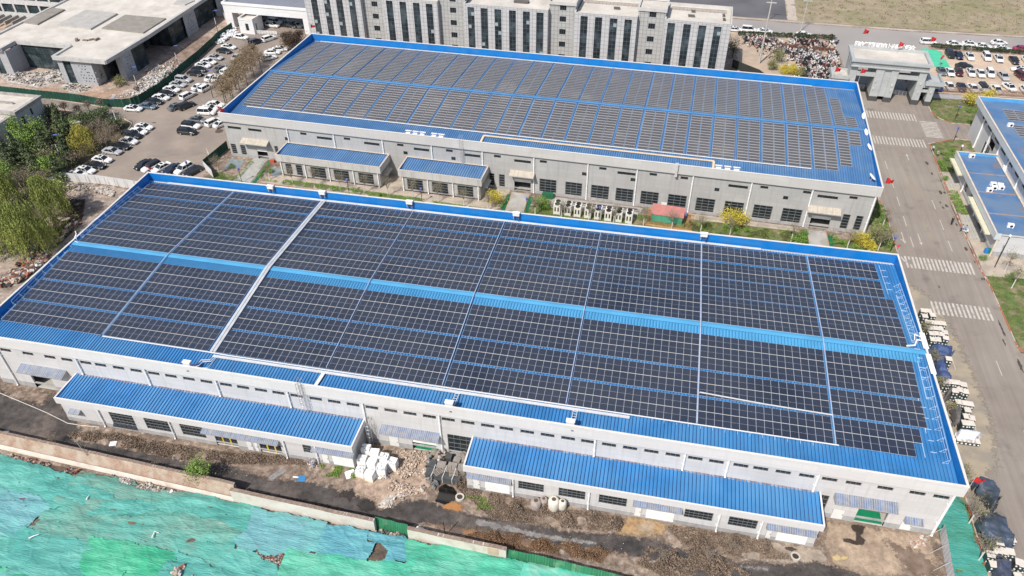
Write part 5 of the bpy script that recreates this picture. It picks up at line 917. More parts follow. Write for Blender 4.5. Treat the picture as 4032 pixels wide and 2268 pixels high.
def carmesh(kind, c):
    if (kind, c) in CM: return CM[kind, c]
    suv = kind != 'sedan'; van = kind == 'van'
    H = 1.68 if suv else 1.45; bl = 1.02 if suv else .9; hd = .98 if suv else .84; L = 2.35
    if van: H = 1.85; hd = 1.05
    sec = lambda w_, zb, zt: [(-w_*.9,zb),(-w_,zb+.18),(-w_,zt-.16),(-w_*.86,zt),(w_*.86,zt),(w_,zt-.16),(w_,zb+.18),(w_*.9,zb)]
    tail = bl+.04 if suv else .96
    b = MB(); loft(b, [(-L,sec(.74,.35,tail-.2)),(-L+.12,sec(.86,.24,tail)),(-L+.9,sec(.91,.2,bl+.02)),(0,sec(.92,.2,bl)),(1.0,sec(.91,.2,hd+.04)),(1.9,sec(.87,.22,hd-.1)),(2.22,sec(.78,.28,hd-.22)),(L,sec(.6,.36,hd-.36))])
    body = b.mesh('car_body', paint(c))
    if suv: xs = (-2.28 if van else -2.2, -1.95, .35 if not van else .75, 1.15 if not van else 1.45)
    else: xs = (-1.75, -.95, .25, 1.1)
    g = MB(); lo = bl-.06; w0, w1 = .84, .66; zt = H-.05
    for s_ in (-1, 1): g.quad((xs[0],s_*w0,lo),(xs[3],s_*w0,lo),(xs[2],s_*w1,zt),(xs[1],s_*w1,zt))
    g.quad((xs[3],-w0,lo),(xs[3],w0,lo),(xs[2],w1,zt),(xs[2],-w1,zt)); g.quad((xs[0],w0,lo),(xs[0],-w0,lo),(xs[1],-w1,zt),(xs[1],w1,zt)); g.quad((xs[1],-w1,zt),(xs[2],-w1,zt),(xs[2],w1,zt),(xs[1],w1,zt))
    glass = g.mesh('car_window', CGL)
    r = MB(); w2 = w1+.02; loft(r, [(xs[1]-.06,[(-w2,zt-.03),(-w2*.8,zt+.03),(w2*.8,zt+.03),(w2,zt-.03)]),((xs[1]+xs[2])/2,[(-w2-.02,zt-.03),(-w2*.8,zt+.07),(w2*.8,zt+.07),(w2+.02,zt-.03)]),(xs[2]+.03,[(-w2,zt-.03),(-w2*.8,zt+.02),(w2*.8,zt+.02),(w2,zt-.03)])])
    for s_ in (-1, 1):   # pillars
        r.tube([(xs[3]+.02,s_*(w0+.005),lo+.02),(xs[2]+.02,s_*(w1+.01),zt)], .04, 4); r.tube([(xs[0]-.01,s_*(w0+.005),lo+.02),(xs[1]-.02,s_*(w1+.01),zt)], .07, 4); r.tube([(-.35,s_*(w0+.01),lo),(-.3,s_*(w1+.012),zt)], .035, 4)
        r.box(xs[3]-.25, s_*.98-.08, bl, xs[3]-.05, s_*.98+.08, bl+.14)
    roof = r.mesh('car_roof', paint('black' if kind == 'blackroof' else c))
    w_ = MB(); w_.tube([(0,-.11,0),(0,.11,0)], .33, 12); w_.tube([(0,-.115,0),(0,.115,0)], .19, 10, 1); wheel = w_.mesh('car_wheel', [TYRE, GALV])
    h = MB(); h.box(-.09,-.2,-.06,.06,.2,.06); lamp = h.mesh('car_headlight', LAMP); tl = h.mesh('car_tail_light', TAIL)
    s = None
    if R.random() < 2: q = MB(); q.box(-.55,-.38,zt+.066,.0,.38,zt+.08); s = q.mesh('car_sunroof', CGL)
    CM[kind, c] = (body, glass, roof, wheel, lamp, tl, s, hd); return CM[kind, c]
def car(P, rz, kind, c, label, group, sun=False):
    t = empty('parked_car', (P.x, P.y, .012), rz, label, 'car', group); m_ = carmesh(kind, c)
    inst(m_[0], 'body', t); inst(m_[1], 'window', t); inst(m_[2], 'roof', t)
    for x in (-1.42, 1.42):
        for y in (-.8, .8): inst(m_[3], 'wheel', t, (x, y, .33))
    for y in (-.6, .6): inst(m_[4], 'headlight', t, (2.18, y, .66)); inst(m_[5], 'tail_light', t, (-2.26, y, .78))
    if sun: inst(m_[6], 'sunroof', t)
    for ch in t.children: ch.rotation_euler = (0,0,0)
    return t
KN = {'s': 'sedan', 'u': 'suv', 'v': 'van', 'b': 'blackroof'}
KW = {'s': 'saloon car', 'u': 'SUV', 'v': 'minivan', 'b': 'car with a black roof'}
rows = [
 ('of the row along the green fence', 'from the south end', 'cars parked along the green fence', [
  (0,0,1255,1080,1425,1092,'s','white'),(0,0,1398,1052,1580,1072,'s','blue-grey'),(0,0,1475,1003,1635,1025,'s','black'),(0,0,1535,962,1705,985,'s','white'),(0,0,1595,923,1755,945,'s','black'),(0,0,1655,880,1800,903,'s','white'),(0,0,1722,832,1862,852,'s','silver'),(0,0,1770,785,1925,805,'u','silver'),(0,0,1885,722,2040,745,'s','black'),(0,0,1925,682,2080,702,'s','black'),(0,0,1968,638,2120,662,'s','white'),(0,0,2032,603,2170,625,'s','white'),(0,0,2090,560,2245,582,'s','silver'),(0,0,2175,495,2330,518,'s','black'),(0,0,2232,455,2372,475,'s','white'),(0,0,2355,355,2495,375,'s','white')]),
 ('in the middle of the lot', 'from the south', 'cars standing in the middle of the lot', [
  (0,0,1715,1090,1830,1038,'s','grey'),(0,0,1808,1085,1938,1030,'u','black'),(0,0,1832,985,1942,930,'u','white'),(0,0,1960,885,2055,845,'s','white'),(0,0,2020,905,2122,850,'u','white'),(0,0,2082,800,2165,745,'s','white'),(0,0,2155,805,2230,750,'s','white'),(0,0,2240,738,2328,682,'u','white'),(0,0,2180,702,2265,665,'s','grey'),(0,0,2347,590,2438,535,'s','silver'),(1,0,-45,430,40,400,'u','navy'),(1,0,90,395,172,368,'u','white')]),
 ('beside the far warehouse corner', 'from the south', 'cars parked beside the far warehouse', [
  (0,0,1795,1312,1970,1328,'u','black'),(0,0,1848,1250,1995,1268,'b','white'),(0,0,1905,1188,2080,1208,'s','grey'),(0,0,2102,1245,2198,1200,'u','white'),(0,0,2200,1250,2262,1222,'s','white'),(0,0,1998,1118,2160,1128,'v','white'),(0,0,2038,1075,2185,1088,'s','white'),(0,0,2098,1038,2240,1050,'s','white'),(1,0,75,585,180,562,'s','white'),(1,0,115,520,215,518,'s','white'),(1,0,188,490,290,485,'s','white')]),
 ('of the row along the garden kerb', 'from the north end', 'cars parked along the garden kerb', [
  (0,0,1352,1258,1540,1282,'s','white'),(0,0,1298,1303,1480,1327,'s','white'),(0,0,1237,1345,1420,1370,'u','black'),(0,0,1200,1400,1382,1425,'s','white'),(0,1,1130,0,1305,32,'s','black'),(0,1,1022,50,1235,82,'s','silver'),(0,1,937,135,1120,160,'s','white'),(0,1,862,195,1060,222,'s','black'),(0,1,767,240,957,272,'s','white'),(0,1,700,285,870,312,'s','white')]),
 ('behind the red flag', 'from the west', 'cars parked behind the flag corner', [
  (0,1,1520,165,1368,235,'s','black'),(0,1,1592,185,1442,262,'b','white'),(0,1,1690,195,1548,265,'s','white'),(0,1,1800,210,1660,280,'s','navy'),(0,1,1912,205,1775,285,'u','white'),(0,1,2008,230,1868,305,'s','black')]),
 ('under the white gate canopy', 'from the west', 'cars under the gate canopy', [
  (1,0,30,215,102,222,'s','silver'),(1,0,105,238,230,256,'u','white'),(1,0,135,203,250,225,'u','white'),(1,0,155,178,290,205,'s','grey'),(1,0,210,158,330,175,'s','silver'),(1,0,305,232,410,262,'v','grey'),(1,0,370,242,440,255,'s','silver')]),
 ('of the sandy car park north row', 'from the gatehouse', 'cars in the sandy car park', [
  (3,0,1810,510,1858,572,'u','black'),(3,0,1895,515,1948,588,'s','navy'),(3,0,2005,522,2060,600,'s','white'),(3,0,2175,525,2232,612,'u','white'),(3,0,2300,545,2352,622,'s','white'),(3,0,2455,572,2505,632,'s','black'),(3,0,2580,560,2640,640,'s','white')]),
 ('of the sandy car park middle row', 'from the gatehouse', 'cars in the sandy car park', [
  (3,0,1725,678,1772,745,'s','grey'),(3,0,1808,678,1862,765,'s','white'),(3,0,1905,682,1942,755,'s','maroon'),(3,0,1900,655,2058,655,'s','black'),(3,0,2022,682,2068,765,'s','white'),(3,0,2115,692,2168,772,'s','white'),(3,0,2215,688,2262,778,'u','white'),(3,0,2338,722,2410,798,'s','silver'),(3,0,2610,700,2475,685,'s','white'),(3,0,2505,722,2600,795,'u','maroon')]),
 ('of the sandy car park south row', 'from the gatehouse', 'cars in the sandy car park', [
  (3,0,1718,812,1752,888,'s','white'),(3,0,1805,828,1852,898,'s','white'),(3,0,1930,838,1972,908,'s','navy'),(3,0,2040,852,2095,912,'s','white'),(3,0,2145,848,2205,918,'b','white'),(3,0,2270,862,2335,928,'s','white'),(3,0,2400,848,2470,895,'s','white'),(3,0,2570,868,2620,930,'s','white')]),
 ('on the far street', 'from the west', 'cars on the far street', [
  (2,0,2215,288,2280,292,'s','white'),(2,0,2345,290,2425,298,'v','white'),(2,0,2490,302,2600,312,'s','white'),(3,0,285,335,440,345,'s','white'),(3,0,1540,412,1690,418,'u','white'),(3,0,1805,430,1950,440,'s','white'),(3,0,1998,432,2075,438,'s','white'),(3,0,2100,452,2240,465,'s','white'),(3,0,2300,475,2430,490,'s','white'),(3,0,2240,420,2415,422,'s','white'),(3,0,2520,482,2600,488,'s','magenta')])]
for where, frm, grp, lst in rows:
    for i, (c, r, u1, v1, u2, v2, kd, col) in enumerate(lst):
        z = .75; A = G(c, r, u1, v1, z); B = G(c, r, u2, v2, z); P = (A+B)/2; d = B-A
        adj = {'black': 'black', 'grey': 'dark grey'}.get(col, col)
        if kd == 'b': lb = f'{adj} {KW[kd]}, {ORD[i]} {where}, counted {frm}'[:0] or f'{adj} {KW[kd]}, {ORD[i]} {where}'
        else: lb = f'{adj} {KW[kd]}, {ORD[i]} {frm} {where}'
        car(P, math.atan2(d.y, d.x), KN[kd], col, lb, grp, kd in 'sb' and i % 2 == 0)
# ------------------------------------------------------------ lamp posts
SOLAR = M('blue_lamp_panel', (.10,.14,.45), .4)
def lamppost(P, h, label, group, rz=0, black=True):
    t = empty('street_lamp', P, rz, label, 'street lamp', group); b = MB(); b.tube([(0,0,0),(0,0,h*.45)], .09, 8); b.build('lower_pole', M('dark_pole', (.03,.03,.035), .5), t)
    b = MB(); b.tube([(0,0,h*.45),(0,0,h*.72)], .075, 8); b.build('white_pole_band', PIPE, t); b = MB(); b.tube([(0,0,h*.72),(0,0,h),(.6,0,h+.12)], .06, 8); b.build('upper_pole', MATS['dark_pole'], t)
    b = MB(); b.box(.4,-.2,h+.1,1.3,.2,h+.18); b.build('lamp_head', SOLAR, t)
for i, (q, h) in enumerate((((0,0,1410,950),7.5),((0,0,1805,690),6.5),((0,0,1225,1360),9.3),((0,0,2200,350),7.3),((0,0,2145,985),7.5),((0,1,645,210),7.5))):
    lamppost(G2(q), h, 'black and white street lamp '+['inside the rubble site at its south-east corner','inside the rubble site beside the glass wall','on the garden kerb by the third parked car','inside the rubble site at its far north end','beside the bare poplars','among the garden conifers'][i], 'street lamps around the parking lot', rz=.3)
def shortlamp(P, label):
    t = empty('garden_lamp', P, 0, label, 'garden lamp', 'blue topped garden lamps'); b = MB(); b.tube([(0,0,0),(0,0,3.0)], .06, 6); b.build('pole', MATS['dark_pole'], t)
    b = MB(); b.lathe([(.05,3.0),(.22,3.15),(.26,3.6),(.05,3.75)], 8); b.build('lamp_head', SOLAR, t)
for q, lb in (((1,1,938,500),'in the hedge before the longer far annex'),((1,1,1672,590),'in the hedge before the shorter far annex'),((2,1,148,690),'beside the ramp west of the chillers'),((2,1,875,780),'in front of the chiller row'),((2,1,1730,850),'beside the green topped shed'),((0,1,2435,385),'at the western driveway'),((0,1,1915,320),'behind the row of six cars'),((3,1,1228,1085),'by the north-east flag of the front warehouse'),((3,0,1880,1200),'on the lawn by the gatehouse'),((3,0,1865,1420),'on the lawn north of the workshop')):
    shortlamp(G2(q), f'short dark garden lamp with a blue head {lb}')
for q, h, lb in (((2,0,2485,640),17,'tall pale concrete mast among the parked scooters'),((3,0,330,310),9,'slim pale pole at the far street edge'),((3,0,-5,215),9,'slim grey pole at the dark lot beyond the street')):
    P = G2(q); t = empty('lamp_mast', P, 0, lb, 'pole', 'tall poles by the far street'); b = MB(); b.tube([(0,0,0),(0,0,h)], .3 if h > 12 else .16, 8, r1=.16 if h > 12 else .1); b.build('pole', M('pale_pole', (.45,.44,.42), .6), t); b = MB(); b.box(-1.3,-.15,h,1.3,.15,h+.2); b.build('crossarm', MATS['pale_pole'], t)
for q, h, lb in (((3,1,2280,1240),7,'dark pole leaning over the south-east verge'),((3,1,1855,270),6,'dark pole by the workshop corner')):
    t = empty('lamp_pole', G2(q), 0, lb, 'pole'); b = MB(); b.tube([(0,0,0),(0,0,h)], .09, 8); b.build('pole', MATS['dark_pole'], t); b = MB(); b.lathe([(.05,h),(.2,h+.1),(.2,h+.4),(.05,h+.5)], 8); b.build('lamp_head', PIPE, t)
# ============================================================ PLANTS
LEAF = {'dark': M('conifer_needles', (.10,.13,.06), .8, .3, 1, island=.45), 'green': M('fresh_leaves', (.17,.26,.05), .75, .2, 1, island=.4), 'willow': M('willow_leaves', (.27,.31,.08), .75, .25, .3, island=.4), 'yellow': M('yellow_blossom', (.50,.42,.05), .75, .2, 1, island=.35),
 'ywillow': M('yellow_willow_leaves', (.44,.40,.09), .75, .2, .4, island=.3), 'hedge': M('hedge_leaves', (.15,.26,.04), .8, .25, 2, island=.4), 'tan': M('dry_twigs', (.24,.18,.11), .85, .25, 1, island=.4), 'red': M('red_brown_twigs', (.16,.07,.05), .85, .3, 1, island=.4), 'brown': M('brown_brush_twigs', (.21,.155,.115), .9, .3, 1, island=.45), 'dkbrown': M('dark_brown_foliage', (.07,.045,.03), .85, .3, 1, island=.4), 'olive': M('olive_buds', (.22,.22,.10), .8, .2, 1, island=.35), 'dkhedge': M('dark_hedge_leaves', (.035,.055,.02), .85, .3, 2, island=.4)}
BARK = M('brown_bark', (.13,.10,.075), .9, .2, 3); WBARK = M('whitewashed_bark', (.62,.60,.56), .8, .1, 3); GBARK = M('grey_twig_bark', (.24,.20,.155), .9, .2, 3)
def leaf(b, p, s, rr, up=.3):
    n = Vector((rr.gauss(0,1), rr.gauss(0,1), rr.gauss(up,1))).normalized(); a = n.orthogonal().normalized(); a = (a*math.cos(t_:=rr.uniform(0,6.28))+n.cross(a)*math.sin(t_)); c = n.cross(a)
    a *= s*rr.uniform(.6,1.2); c *= s*rr.uniform(.35,.7); b.quad(p-a, p-c*.8, p+a, p+c)
def blob(b, rx, ry, rz, n, s, rr, c=(0,0,0), clumps=14, spread=.34):
    C_ = []
    for k in range(clumps):
        d = Vector((rr.gauss(0,1), rr.gauss(0,1), rr.gauss(0,1))).normalized()*rr.uniform(.35,.85); C_.append((Vector((d.x*rx, d.y*ry, d.z*rz))+Vector(c), rr.uniform(.6,1.3)))
    for k in range(n):
        q, w_ = rr.choice(C_); leaf(b, q+Vector((rr.gauss(0,rx*spread*w_), rr.gauss(0,ry*spread*w_), rr.gauss(0,rz*spread*w_))), s, rr)
MC = {}
def plant(kind, P, label, cat, group, h=5, rad=2, rz=0, leafm='green', nm=None, tr=None, n=700, bark=None, ls=.2, sc=1):
    key = (kind, h, rad, leafm, int(rz*0)+hash(group or '')%1)
    if key not in MC:
        rr = random.Random(len(MC)*7+3); T = MB(); Lf = MB()
        if kind == 'round':
            T.tube([(0,0,0),(.1,0,h*.5),(0,.1,h*.8)], .12+h*.012, 6, r1=.04)
            for k in range(5): a = rr.uniform(0,6.28); T.tube([(0,0,h*.35),(math.cos(a)*rad*.6,math.sin(a)*rad*.6,h*.7)], .06, 4, r1=.02)
            blob(Lf, rad, rad, h*.38, n, ls, rr, (0,0,h*.6))
        elif kind == 'bush':
            T.tube([(0,0,0),(0,0,h*.6)], .05, 5, r1=.02); blob(Lf, rad, rad, h*.45, n, ls, rr, (0,0,h*.5), 10, .3)
        elif kind == 'conifer':
            T.tube([(0,0,0),(0,0,h*.95)], .16, 6, r1=.03)
            for k in range(n):
                t = rr.random()**.7; z = h*(.12+.86*(1-t)); r_ = rad*t*(.75+.35*math.sin(z*5.2))*math.sqrt(rr.uniform(.25,1)); a = rr.uniform(0,6.28); leaf(Lf, Vector((r_*math.cos(a), r_*math.sin(a), z-.12*r_)), ls, rr, .8)
        elif kind == 'willow':
            T.tube([(0,0,0),(.2,.1,h*.4),(.1,0,h*.75)], .3, 7, r1=.1)
            for k in range(9): a = k*.7; T.tube([(0,0,h*.4),(math.cos(a)*rad*.5,math.sin(a)*rad*.5,h*.85)], .11, 5, r1=.03)
            for k in range(n//14):
                a = rr.uniform(0,6.28); q = math.sqrt(rr.random()); bump_ = .8+.25*math.sin(a*3+1)*q; x, y = rad*q*bump_*math.cos(a), rad*q*bump_*math.sin(a); zt_ = h*(1-.33*q*q)+rr.gauss(0,.35); ln = h*rr.uniform(.25,.7)*(.5+q*.7); gx = rr.gauss(0,.1)
                if noise.noise(Vector((x*.45, y*.45, rad))) < -.18: continue
                for j in range(14):
                    z = zt_-ln*j/13
                    if z < .3: break
                    p = Vector((x*(1+.02*j)+rr.gauss(0,.10)+gx*j*.1, y*(1+.02*j)+rr.gauss(0,.10), z)); s_ = ls*rr.uniform(.7,1.2); c_ = Vector((rr.uniform(-.5,.5), rr.uniform(-.5,.5), 0)).normalized()*s_*.33; Lf.quad(p-c_, p+Vector((0,0,s_)), p+c_, p-Vector((0,0,s_)))
        elif kind in ('bare', 'upright'):
            def br(p, d, L, r, lv):
                e = p+d*L; T.tube([p, (p+e)/2+Vector((rr.gauss(0,.04*L), rr.gauss(0,.04*L), 0)), e], r, 4 if lv else 6, r1=r*.55, cap=False)
                if lv >= (4 if kind == 'bare' else 3): return
                for k in range(4 if lv == 0 else 3):
                    sp = .75 if kind == 'bare' else .38; nd = (d+Vector((rr.gauss(0,sp), rr.gauss(0,sp), rr.gauss(.15,.3)))).normalized(); br(p+d*L*rr.uniform(.55,1), nd, L*rr.uniform(.55,.8), r*.5, lv+1)
            W_ = MB(); W_.tube([(0,0,0),(0,0,h*.38)], .10 if h < 7 else .15, 8, r1=.085); MC[key+('w',)] = W_.mesh('painted_trunk', bark or WBARK)
            d0 = Vector((0,0,1)); p0 = Vector((0,0,h*.38))
            for k in range(5): br(p0, (d0*.8+Vector((rr.gauss(0,.5), rr.gauss(0,.5), .2))).normalized(), h*.26, .05, 1)
            br(p0, d0, h*.28, .065, 0)
            blob(Lf, rad, rad, h*.22, n, ls, rr, (0,0,h*.72), 16, .3)
        elif kind == 'palm': pass
        MC[key] = (T.mesh('trunk', bark if bark and kind not in ('bare','upright') else (GBARK if kind in ('bare','upright') else BARK)), Lf.mesh('crown', LEAF[leafm]))
    tm, lm_ = MC[key]
    t = empty(nm or ('shrub' if kind == 'bush' else 'tree'), (P.x, P.y, 0), rz, label, cat, group)
    inst(tm, 'branches' if kind in ('bare', 'upright') else 'trunk', t, sc=sc); inst(lm_, 'crown' if kind != 'bush' else 'foliage', t, sc=sc)
    if key+('w',) in MC: inst(MC[key+('w',)], 'trunk', t, sc=sc)
    return t
def at(c, r, u, v, zc): P = G(c, r, u, v, zc); P.z = 0; return P
# willows and garden
wl = [((0,1,440,560),5.5,10.5,4.6,'green weeping willow nearest the white fence, north-east of the other willows'),((0,1,200,820),5.5,10.5,5.6,'largest green weeping willow, at the left edge above the scrap heap'),((0,1,20,470),5,9.5,4.2,'green weeping willow at the left frame edge, north of the largest one'),((0,1,330,930),4,8,3.6,'lower green weeping willow leaning over the dark ditch'),((0,1,-90,900),5,10,4.5,'green weeping willow cut by the left frame edge')]
for i, (q, zc, h, rad, lb) in enumerate(wl): plant('willow', at(*q, zc), lb, 'willow', 'weeping willows', h, rad, i, 'willow', 'willow_tree', n=11500, ls=.24)
plant('willow', at(0,0,820,1400,3.2), 'single yellow weeping willow beside the parked cars', 'willow', None, 6.5, 3.1, 0, 'ywillow', 'willow_tree', n=9000, ls=.2)
cn = [('conifer',(0,0,590,1230),9,2.6),('conifer',(0,0,500,1360),8,2.8),('conifer',(0,0,670,1290),7.5,2.5),('conifer',(0,0,620,1400),7.5,2.6),('conifer',(0,1,60,110),9,3.0),('conifer',(0,1,330,190),8.5,3.0),('conifer',(0,1,640,60),8,2.6),('conifer',(0,1,160,50),9,3.0),('conifer',(0,1,250,90),8,2.6),('conifer',(0,0,420,1420),8,3),('conifer',(0,1,560,240),7,2.4),('conifer',(0,0,560,1130),5.5,2)]
for i, (k, q, h, rad) in enumerate(cn): plant(k, at(*q, h*.5), f'dark green conifer in the garden corner, {ORD[i]} counted from the house towards the willows' if False else f'dark green conifer in the garden, the one {["tallest with a clear spire","behind the lit spire tree","right of the spire tree","above the yellow willow","at the far left edge","above the ditch willow","beside the white lamp band","second from the left edge","between two dark conifers","close to the white house wall","lowest near the white fence","small by the dark hedge"][i]}', 'conifer', 'garden conifers', h, rad, i*1.3, 'dark', 'conifer_tree', n=1500, ls=.26)
rd = [((0,0,800,1185),4,2.6,'dark','dark round evergreen by the garden road'),((0,0,905,1180),4,2.6,'dark','second dark round evergreen by the garden road'),((0,0,470,1120),3.5,2.6,'dark','dark round evergreen at the white house corner'),((0,0,710,1290),4.5,1.8,'green','bright green tree beside the cream kiosk'),((0,0,170,1300),8,2.0,'green','slim fresh green tree against the white house'),((0,0,230,1420),7,2.2,'green','fresh green tree below the slim one at the house'),((0,0,330,1290),6.5,2.2,'green','yellow-green round tree at the house front'),((0,1,480,190),6.5,2.4,'green','yellow-green tree among the lower conifers'),((0,1,20,300),6,2.6,'green','green tree at the left edge under the conifers'),((0,1,230,30),6,2.5,'green','pale green tree between the upper conifers'),((0,1,590,470),6,2.0,'willow','thin green tree at the edge of the biggest dirt yard'),((0,0,1130,1230),3,2.2,'dark','dark shrub tree on the garden point'),((0,0,1000,1130),3,2,'dark','small dark tree on the garden road edge')]
for i, (q, h, rad, lf, lb) in enumerate(rd): plant('round', at(*q, h*.6), lb, 'tree', 'garden trees', h, rad, i, lf, n=1500, ls=.22)
for i, (q, h, rad, lf) in enumerate((((0,0,1000,1260),5,2.6,'brown'),((0,0,1100,1320),5,2.4,'brown'),((0,0,900,1310),5.5,2.4,'brown'),((0,0,1050,1400),4.5,2.4,'brown'),((0,1,480,120),7,2.6,'brown'),((0,1,250,330),6,3,'brown'),((0,1,420,330),5.5,2.6,'brown'),((0,1,730,130),4,2.2,'brown'),((0,1,900,20),3,2,'brown'),((0,1,120,420),6,3,'brown'),((0,0,1180,1400),3.5,1.8,'tan'),((0,0,1000,1040),3.2,.9,'brown'),((0,0,640,1075),3.6,1.3,'dkbrown'),((0,0,780,1095),3.4,1.2,'dkbrown'),((0,0,880,1060),3.5,1.0,'brown'))):
    plant('bare', at(*q, h*.6), f'leafless brown garden tree, {["inside the kerb bend","inside the kerb bend near the cars","behind the yellow willow","right of the yellow willow","among the left conifers","above the big willow","between the willow and the conifers","by the white lamp band","at the third silver car","at the far left thicket","closest to the brown SUV","thin one on the garden road","drooping one by the green fence road","second drooping one by the green fence road","thin one beside the drooping pair"][i]}', 'bare tree', 'leafless garden trees', h, rad, i*.9, lf, n=500, ls=.13, bark=BARK)
sheet('garden_undergrowth_soil', [(-230,30),(-172,40),(-173,84),(-230,88)], .012, M('dark_garden_floor', (.07,.075,.035), .95, .4, .8, bump=.8, col2=(.12,.09,.06), c2s=.4))
# poplars west of the far warehouse
pp = [(0,0,2235,920),(0,0,2290,850),(0,0,2350,790),(0,0,2400,720),(0,0,2450,680),(0,0,2500,610),(0,0,2540,560),(0,0,2330,920),(0,0,2400,850),(0,0,2470,770),(0,0,2540,690),(1,0,40,640),(0,0,2270,980)]
for i, q in enumerate(pp): plant('upright', at(*q, 3.2), f'bare tan poplar west of the far warehouse, {ORD[i]} in the thicket from the south-west', 'poplar', 'bare poplars beside the far warehouse', 7.2, 2.3, i*1.1, 'tan', 'poplar_tree', n=1500, ls=.15, bark=BARK)
for i, q in enumerate(((1,0,300,370),(1,0,370,400),(1,0,420,360),(1,0,330,430))): plant('round', at(*q, 2.2), f'dark brown leafed tree by the gate portal, {["western","middle","eastern","southern"][i]} one of the clump', 'tree', 'dark trees by the gate portal', 3.8, 2.0, i, 'dkbrown', n=1200, ls=.2)
# row of bare trees with whitewashed trunks between the warehouses
bt = [(1,1,140,360),(1,1,372,408),(1,1,598,420),(1,1,850,465),(1,1,1098,490),(1,1,1330,525),(1,1,1582,548),(1,1,1838,585),(1,1,2095,630),(1,1,2340,665),(2,1,232,715),(2,1,495,745),(2,1,772,775),(2,1,1022,800),(2,1,1320,830),(2,1,1605,860),(2,1,1895,890),(2,1,2190,920),(3,1,230,980),(3,1,795,1045),(3,1,1105,1075),(3,1,1150,835),(3,1,1200,1015),(0,1,2205,300)]
for i, q in enumerate(bt):
    lb = f'bare tree with a whitewashed trunk, {ORD[i]} from the west in the garden strip' if i < 21 else ['bare tree with a whitewashed trunk on the verge east of the far warehouse','bare tree with a leaning white trunk at the flag corner verge','young yellowish tree with a white trunk by the stone garden'][i-21]
    plant('bare', G2(q), lb, 'bare tree', 'bare trees with whitewashed trunks', 4.9, 1.25, i*.8, 'olive' if i != 23 else 'olive', n=150, ls=.09)
for q, lb in (((3,3,2020,920),'leaning budding tree beside the teal netting, northern one'),((3,3,2120,1290),'budding tree by the teal netting, southern one'),((3,1,2380,1280),'thin bare tree on the south-east verge'),((3,1,2450,1449),'bare tree with white trunk at the right edge verge')): plant('bare', G2(q), lb, 'bare tree', 'budding trees beside the road', 5.2, 1.5, hash(lb) % 6, 'olive', n=260, ls=.1)
for q, h, lb in (((3,3,1990,420),3.4,'scrubby budding tree against the dark tarpaulin'),((3,2,1590,410),3.4,'scrubby bare tree by the northern crates'),((3,2,1680,700),3.4,'bare scrub tree beside the navy tarpaulin'),((3,2,1740,950),3.2,'bare scrub tree by the middle crates'),((3,2,1830,1200),3.2,'bare scrub tree by the grey tarpaulin')): plant('bare', at(*q, 1.8), lb, 'bare tree', 'scrub trees along the east wall', h, 1.2, len(lb), 'olive', n=260, ls=.1, bark=GBARK)
ys_ = [((1,1,2400,530),3.2,2.0,'yellow','round yellow-green shrub by the shorter far annex'),((2,1,2200,740),3.6,1.9,'yellow','tall yellow forsythia before the far warehouse windows, western'),((2,1,2310,760),3.2,1.7,'yellow','yellow forsythia before the far warehouse windows, eastern'),((3,1,940,950),3.0,1.7,'yellow','bright yellow forsythia at the far warehouse corner'),((3,1,1120,920),4.6,2.1,'olive','olive-yellow round tree at the far warehouse corner'),((3,1,1020,1020),2.6,1.4,'yellow','lower yellow shrub at the far warehouse corner'),((3,0,2040,990),3.8,1.8,'yellow','yellow shrub on the lawn behind the workshop, western'),((3,0,2220,980),4,2.0,'yellow','yellow shrub on the lawn behind the workshop, eastern'),((2,1,300,600),3.2,1.9,'hedge','green shrub beside the ramp west of the chillers'),((3,1,300,950),2.0,1.3,'hedge','green shrub west of the eastern ramp'),((3,0,100,560),3.6,1.8,'olive','olive shrub tree at the scooter park, western'),((3,0,50,640),3.2,1.7,'olive','olive shrub tree at the scooter park, second'),((3,0,170,690),3.0,1.5,'yellow','yellowish shrub at the scooter park'),((3,0,260,700),2.8,1.5,'yellow','yellowish shrub at the scooter park, nearer the gatehouse'),((3,0,340,720),2.6,1.2,'olive','small olive shrub at the scooter park edge'),((0,3,1985,400),4.2,1.75,'green','yellow-green young tree growing behind the brick wall'),((0,0,905,770),3.6,1.2,'olive','thin green tree before the pierced stone wall, western'),((0,0,990,770),3.8,1.0,'green','thin green tree before the pierced stone wall, eastern'),((0,0,1195,810),3.2,1.6,'olive','olive shrub at the building recess'),((2,0,2235,480),5.5,2.0,'dkhedge','dark tall evergreen beside the office end wall')]
for i, (q, h, rad, lf, lb) in enumerate(ys_): plant('round' if h > 3.5 else 'bush', at(*q, h*.5), lb, 'shrub' if h <= 3.5 else 'tree', 'shrubs and small trees', h, rad, i, lf, n=1500, ls=.15)
bs_ = [(1,1,148,265),(3,1,360,890),(3,1,355,965),(3,1,680,975),(3,1,770,1000),(3,1,880,1035),(3,1,1225,1010),(3,1,2155,1140),(3,1,2435,1325),(2,1,2150,850),(2,1,2270,870),(2,1,2380,870),(3,1,1790,340),(0,1,2325,215),(3,0,2020,1110),(3,0,2110,1110),(3,0,2030,1225),(3,0,2100,1230),(1,1,1260,510),(3,1,1850,60)]
for i, q in enumerate(bs_): plant('bush', at(*q, .5), f'small round clipped green bush, {["in the stone garden","left of the eastern ramp top","left of the eastern ramp foot","right of the eastern ramp top","second right of the eastern ramp","third right of the eastern ramp","by the blue garden lamp at the flag corner","at the workshop waste bins","on the right verge below the pole","west one under the twin forsythia","middle one under the twin forsythia","east one under the twin forsythia","on the strip by the workshop","on the blue gravel by the driveway","west one on the lawn north of the workshop","east one on the lawn north of the workshop","on the side road verge, west","on the side road verge, east","in the gap between the two far annexes","top of the strip by the workshop"][i]}', 'bush', 'clipped round bushes', 1.3, .85, i, 'hedge', n=420, ls=.1)
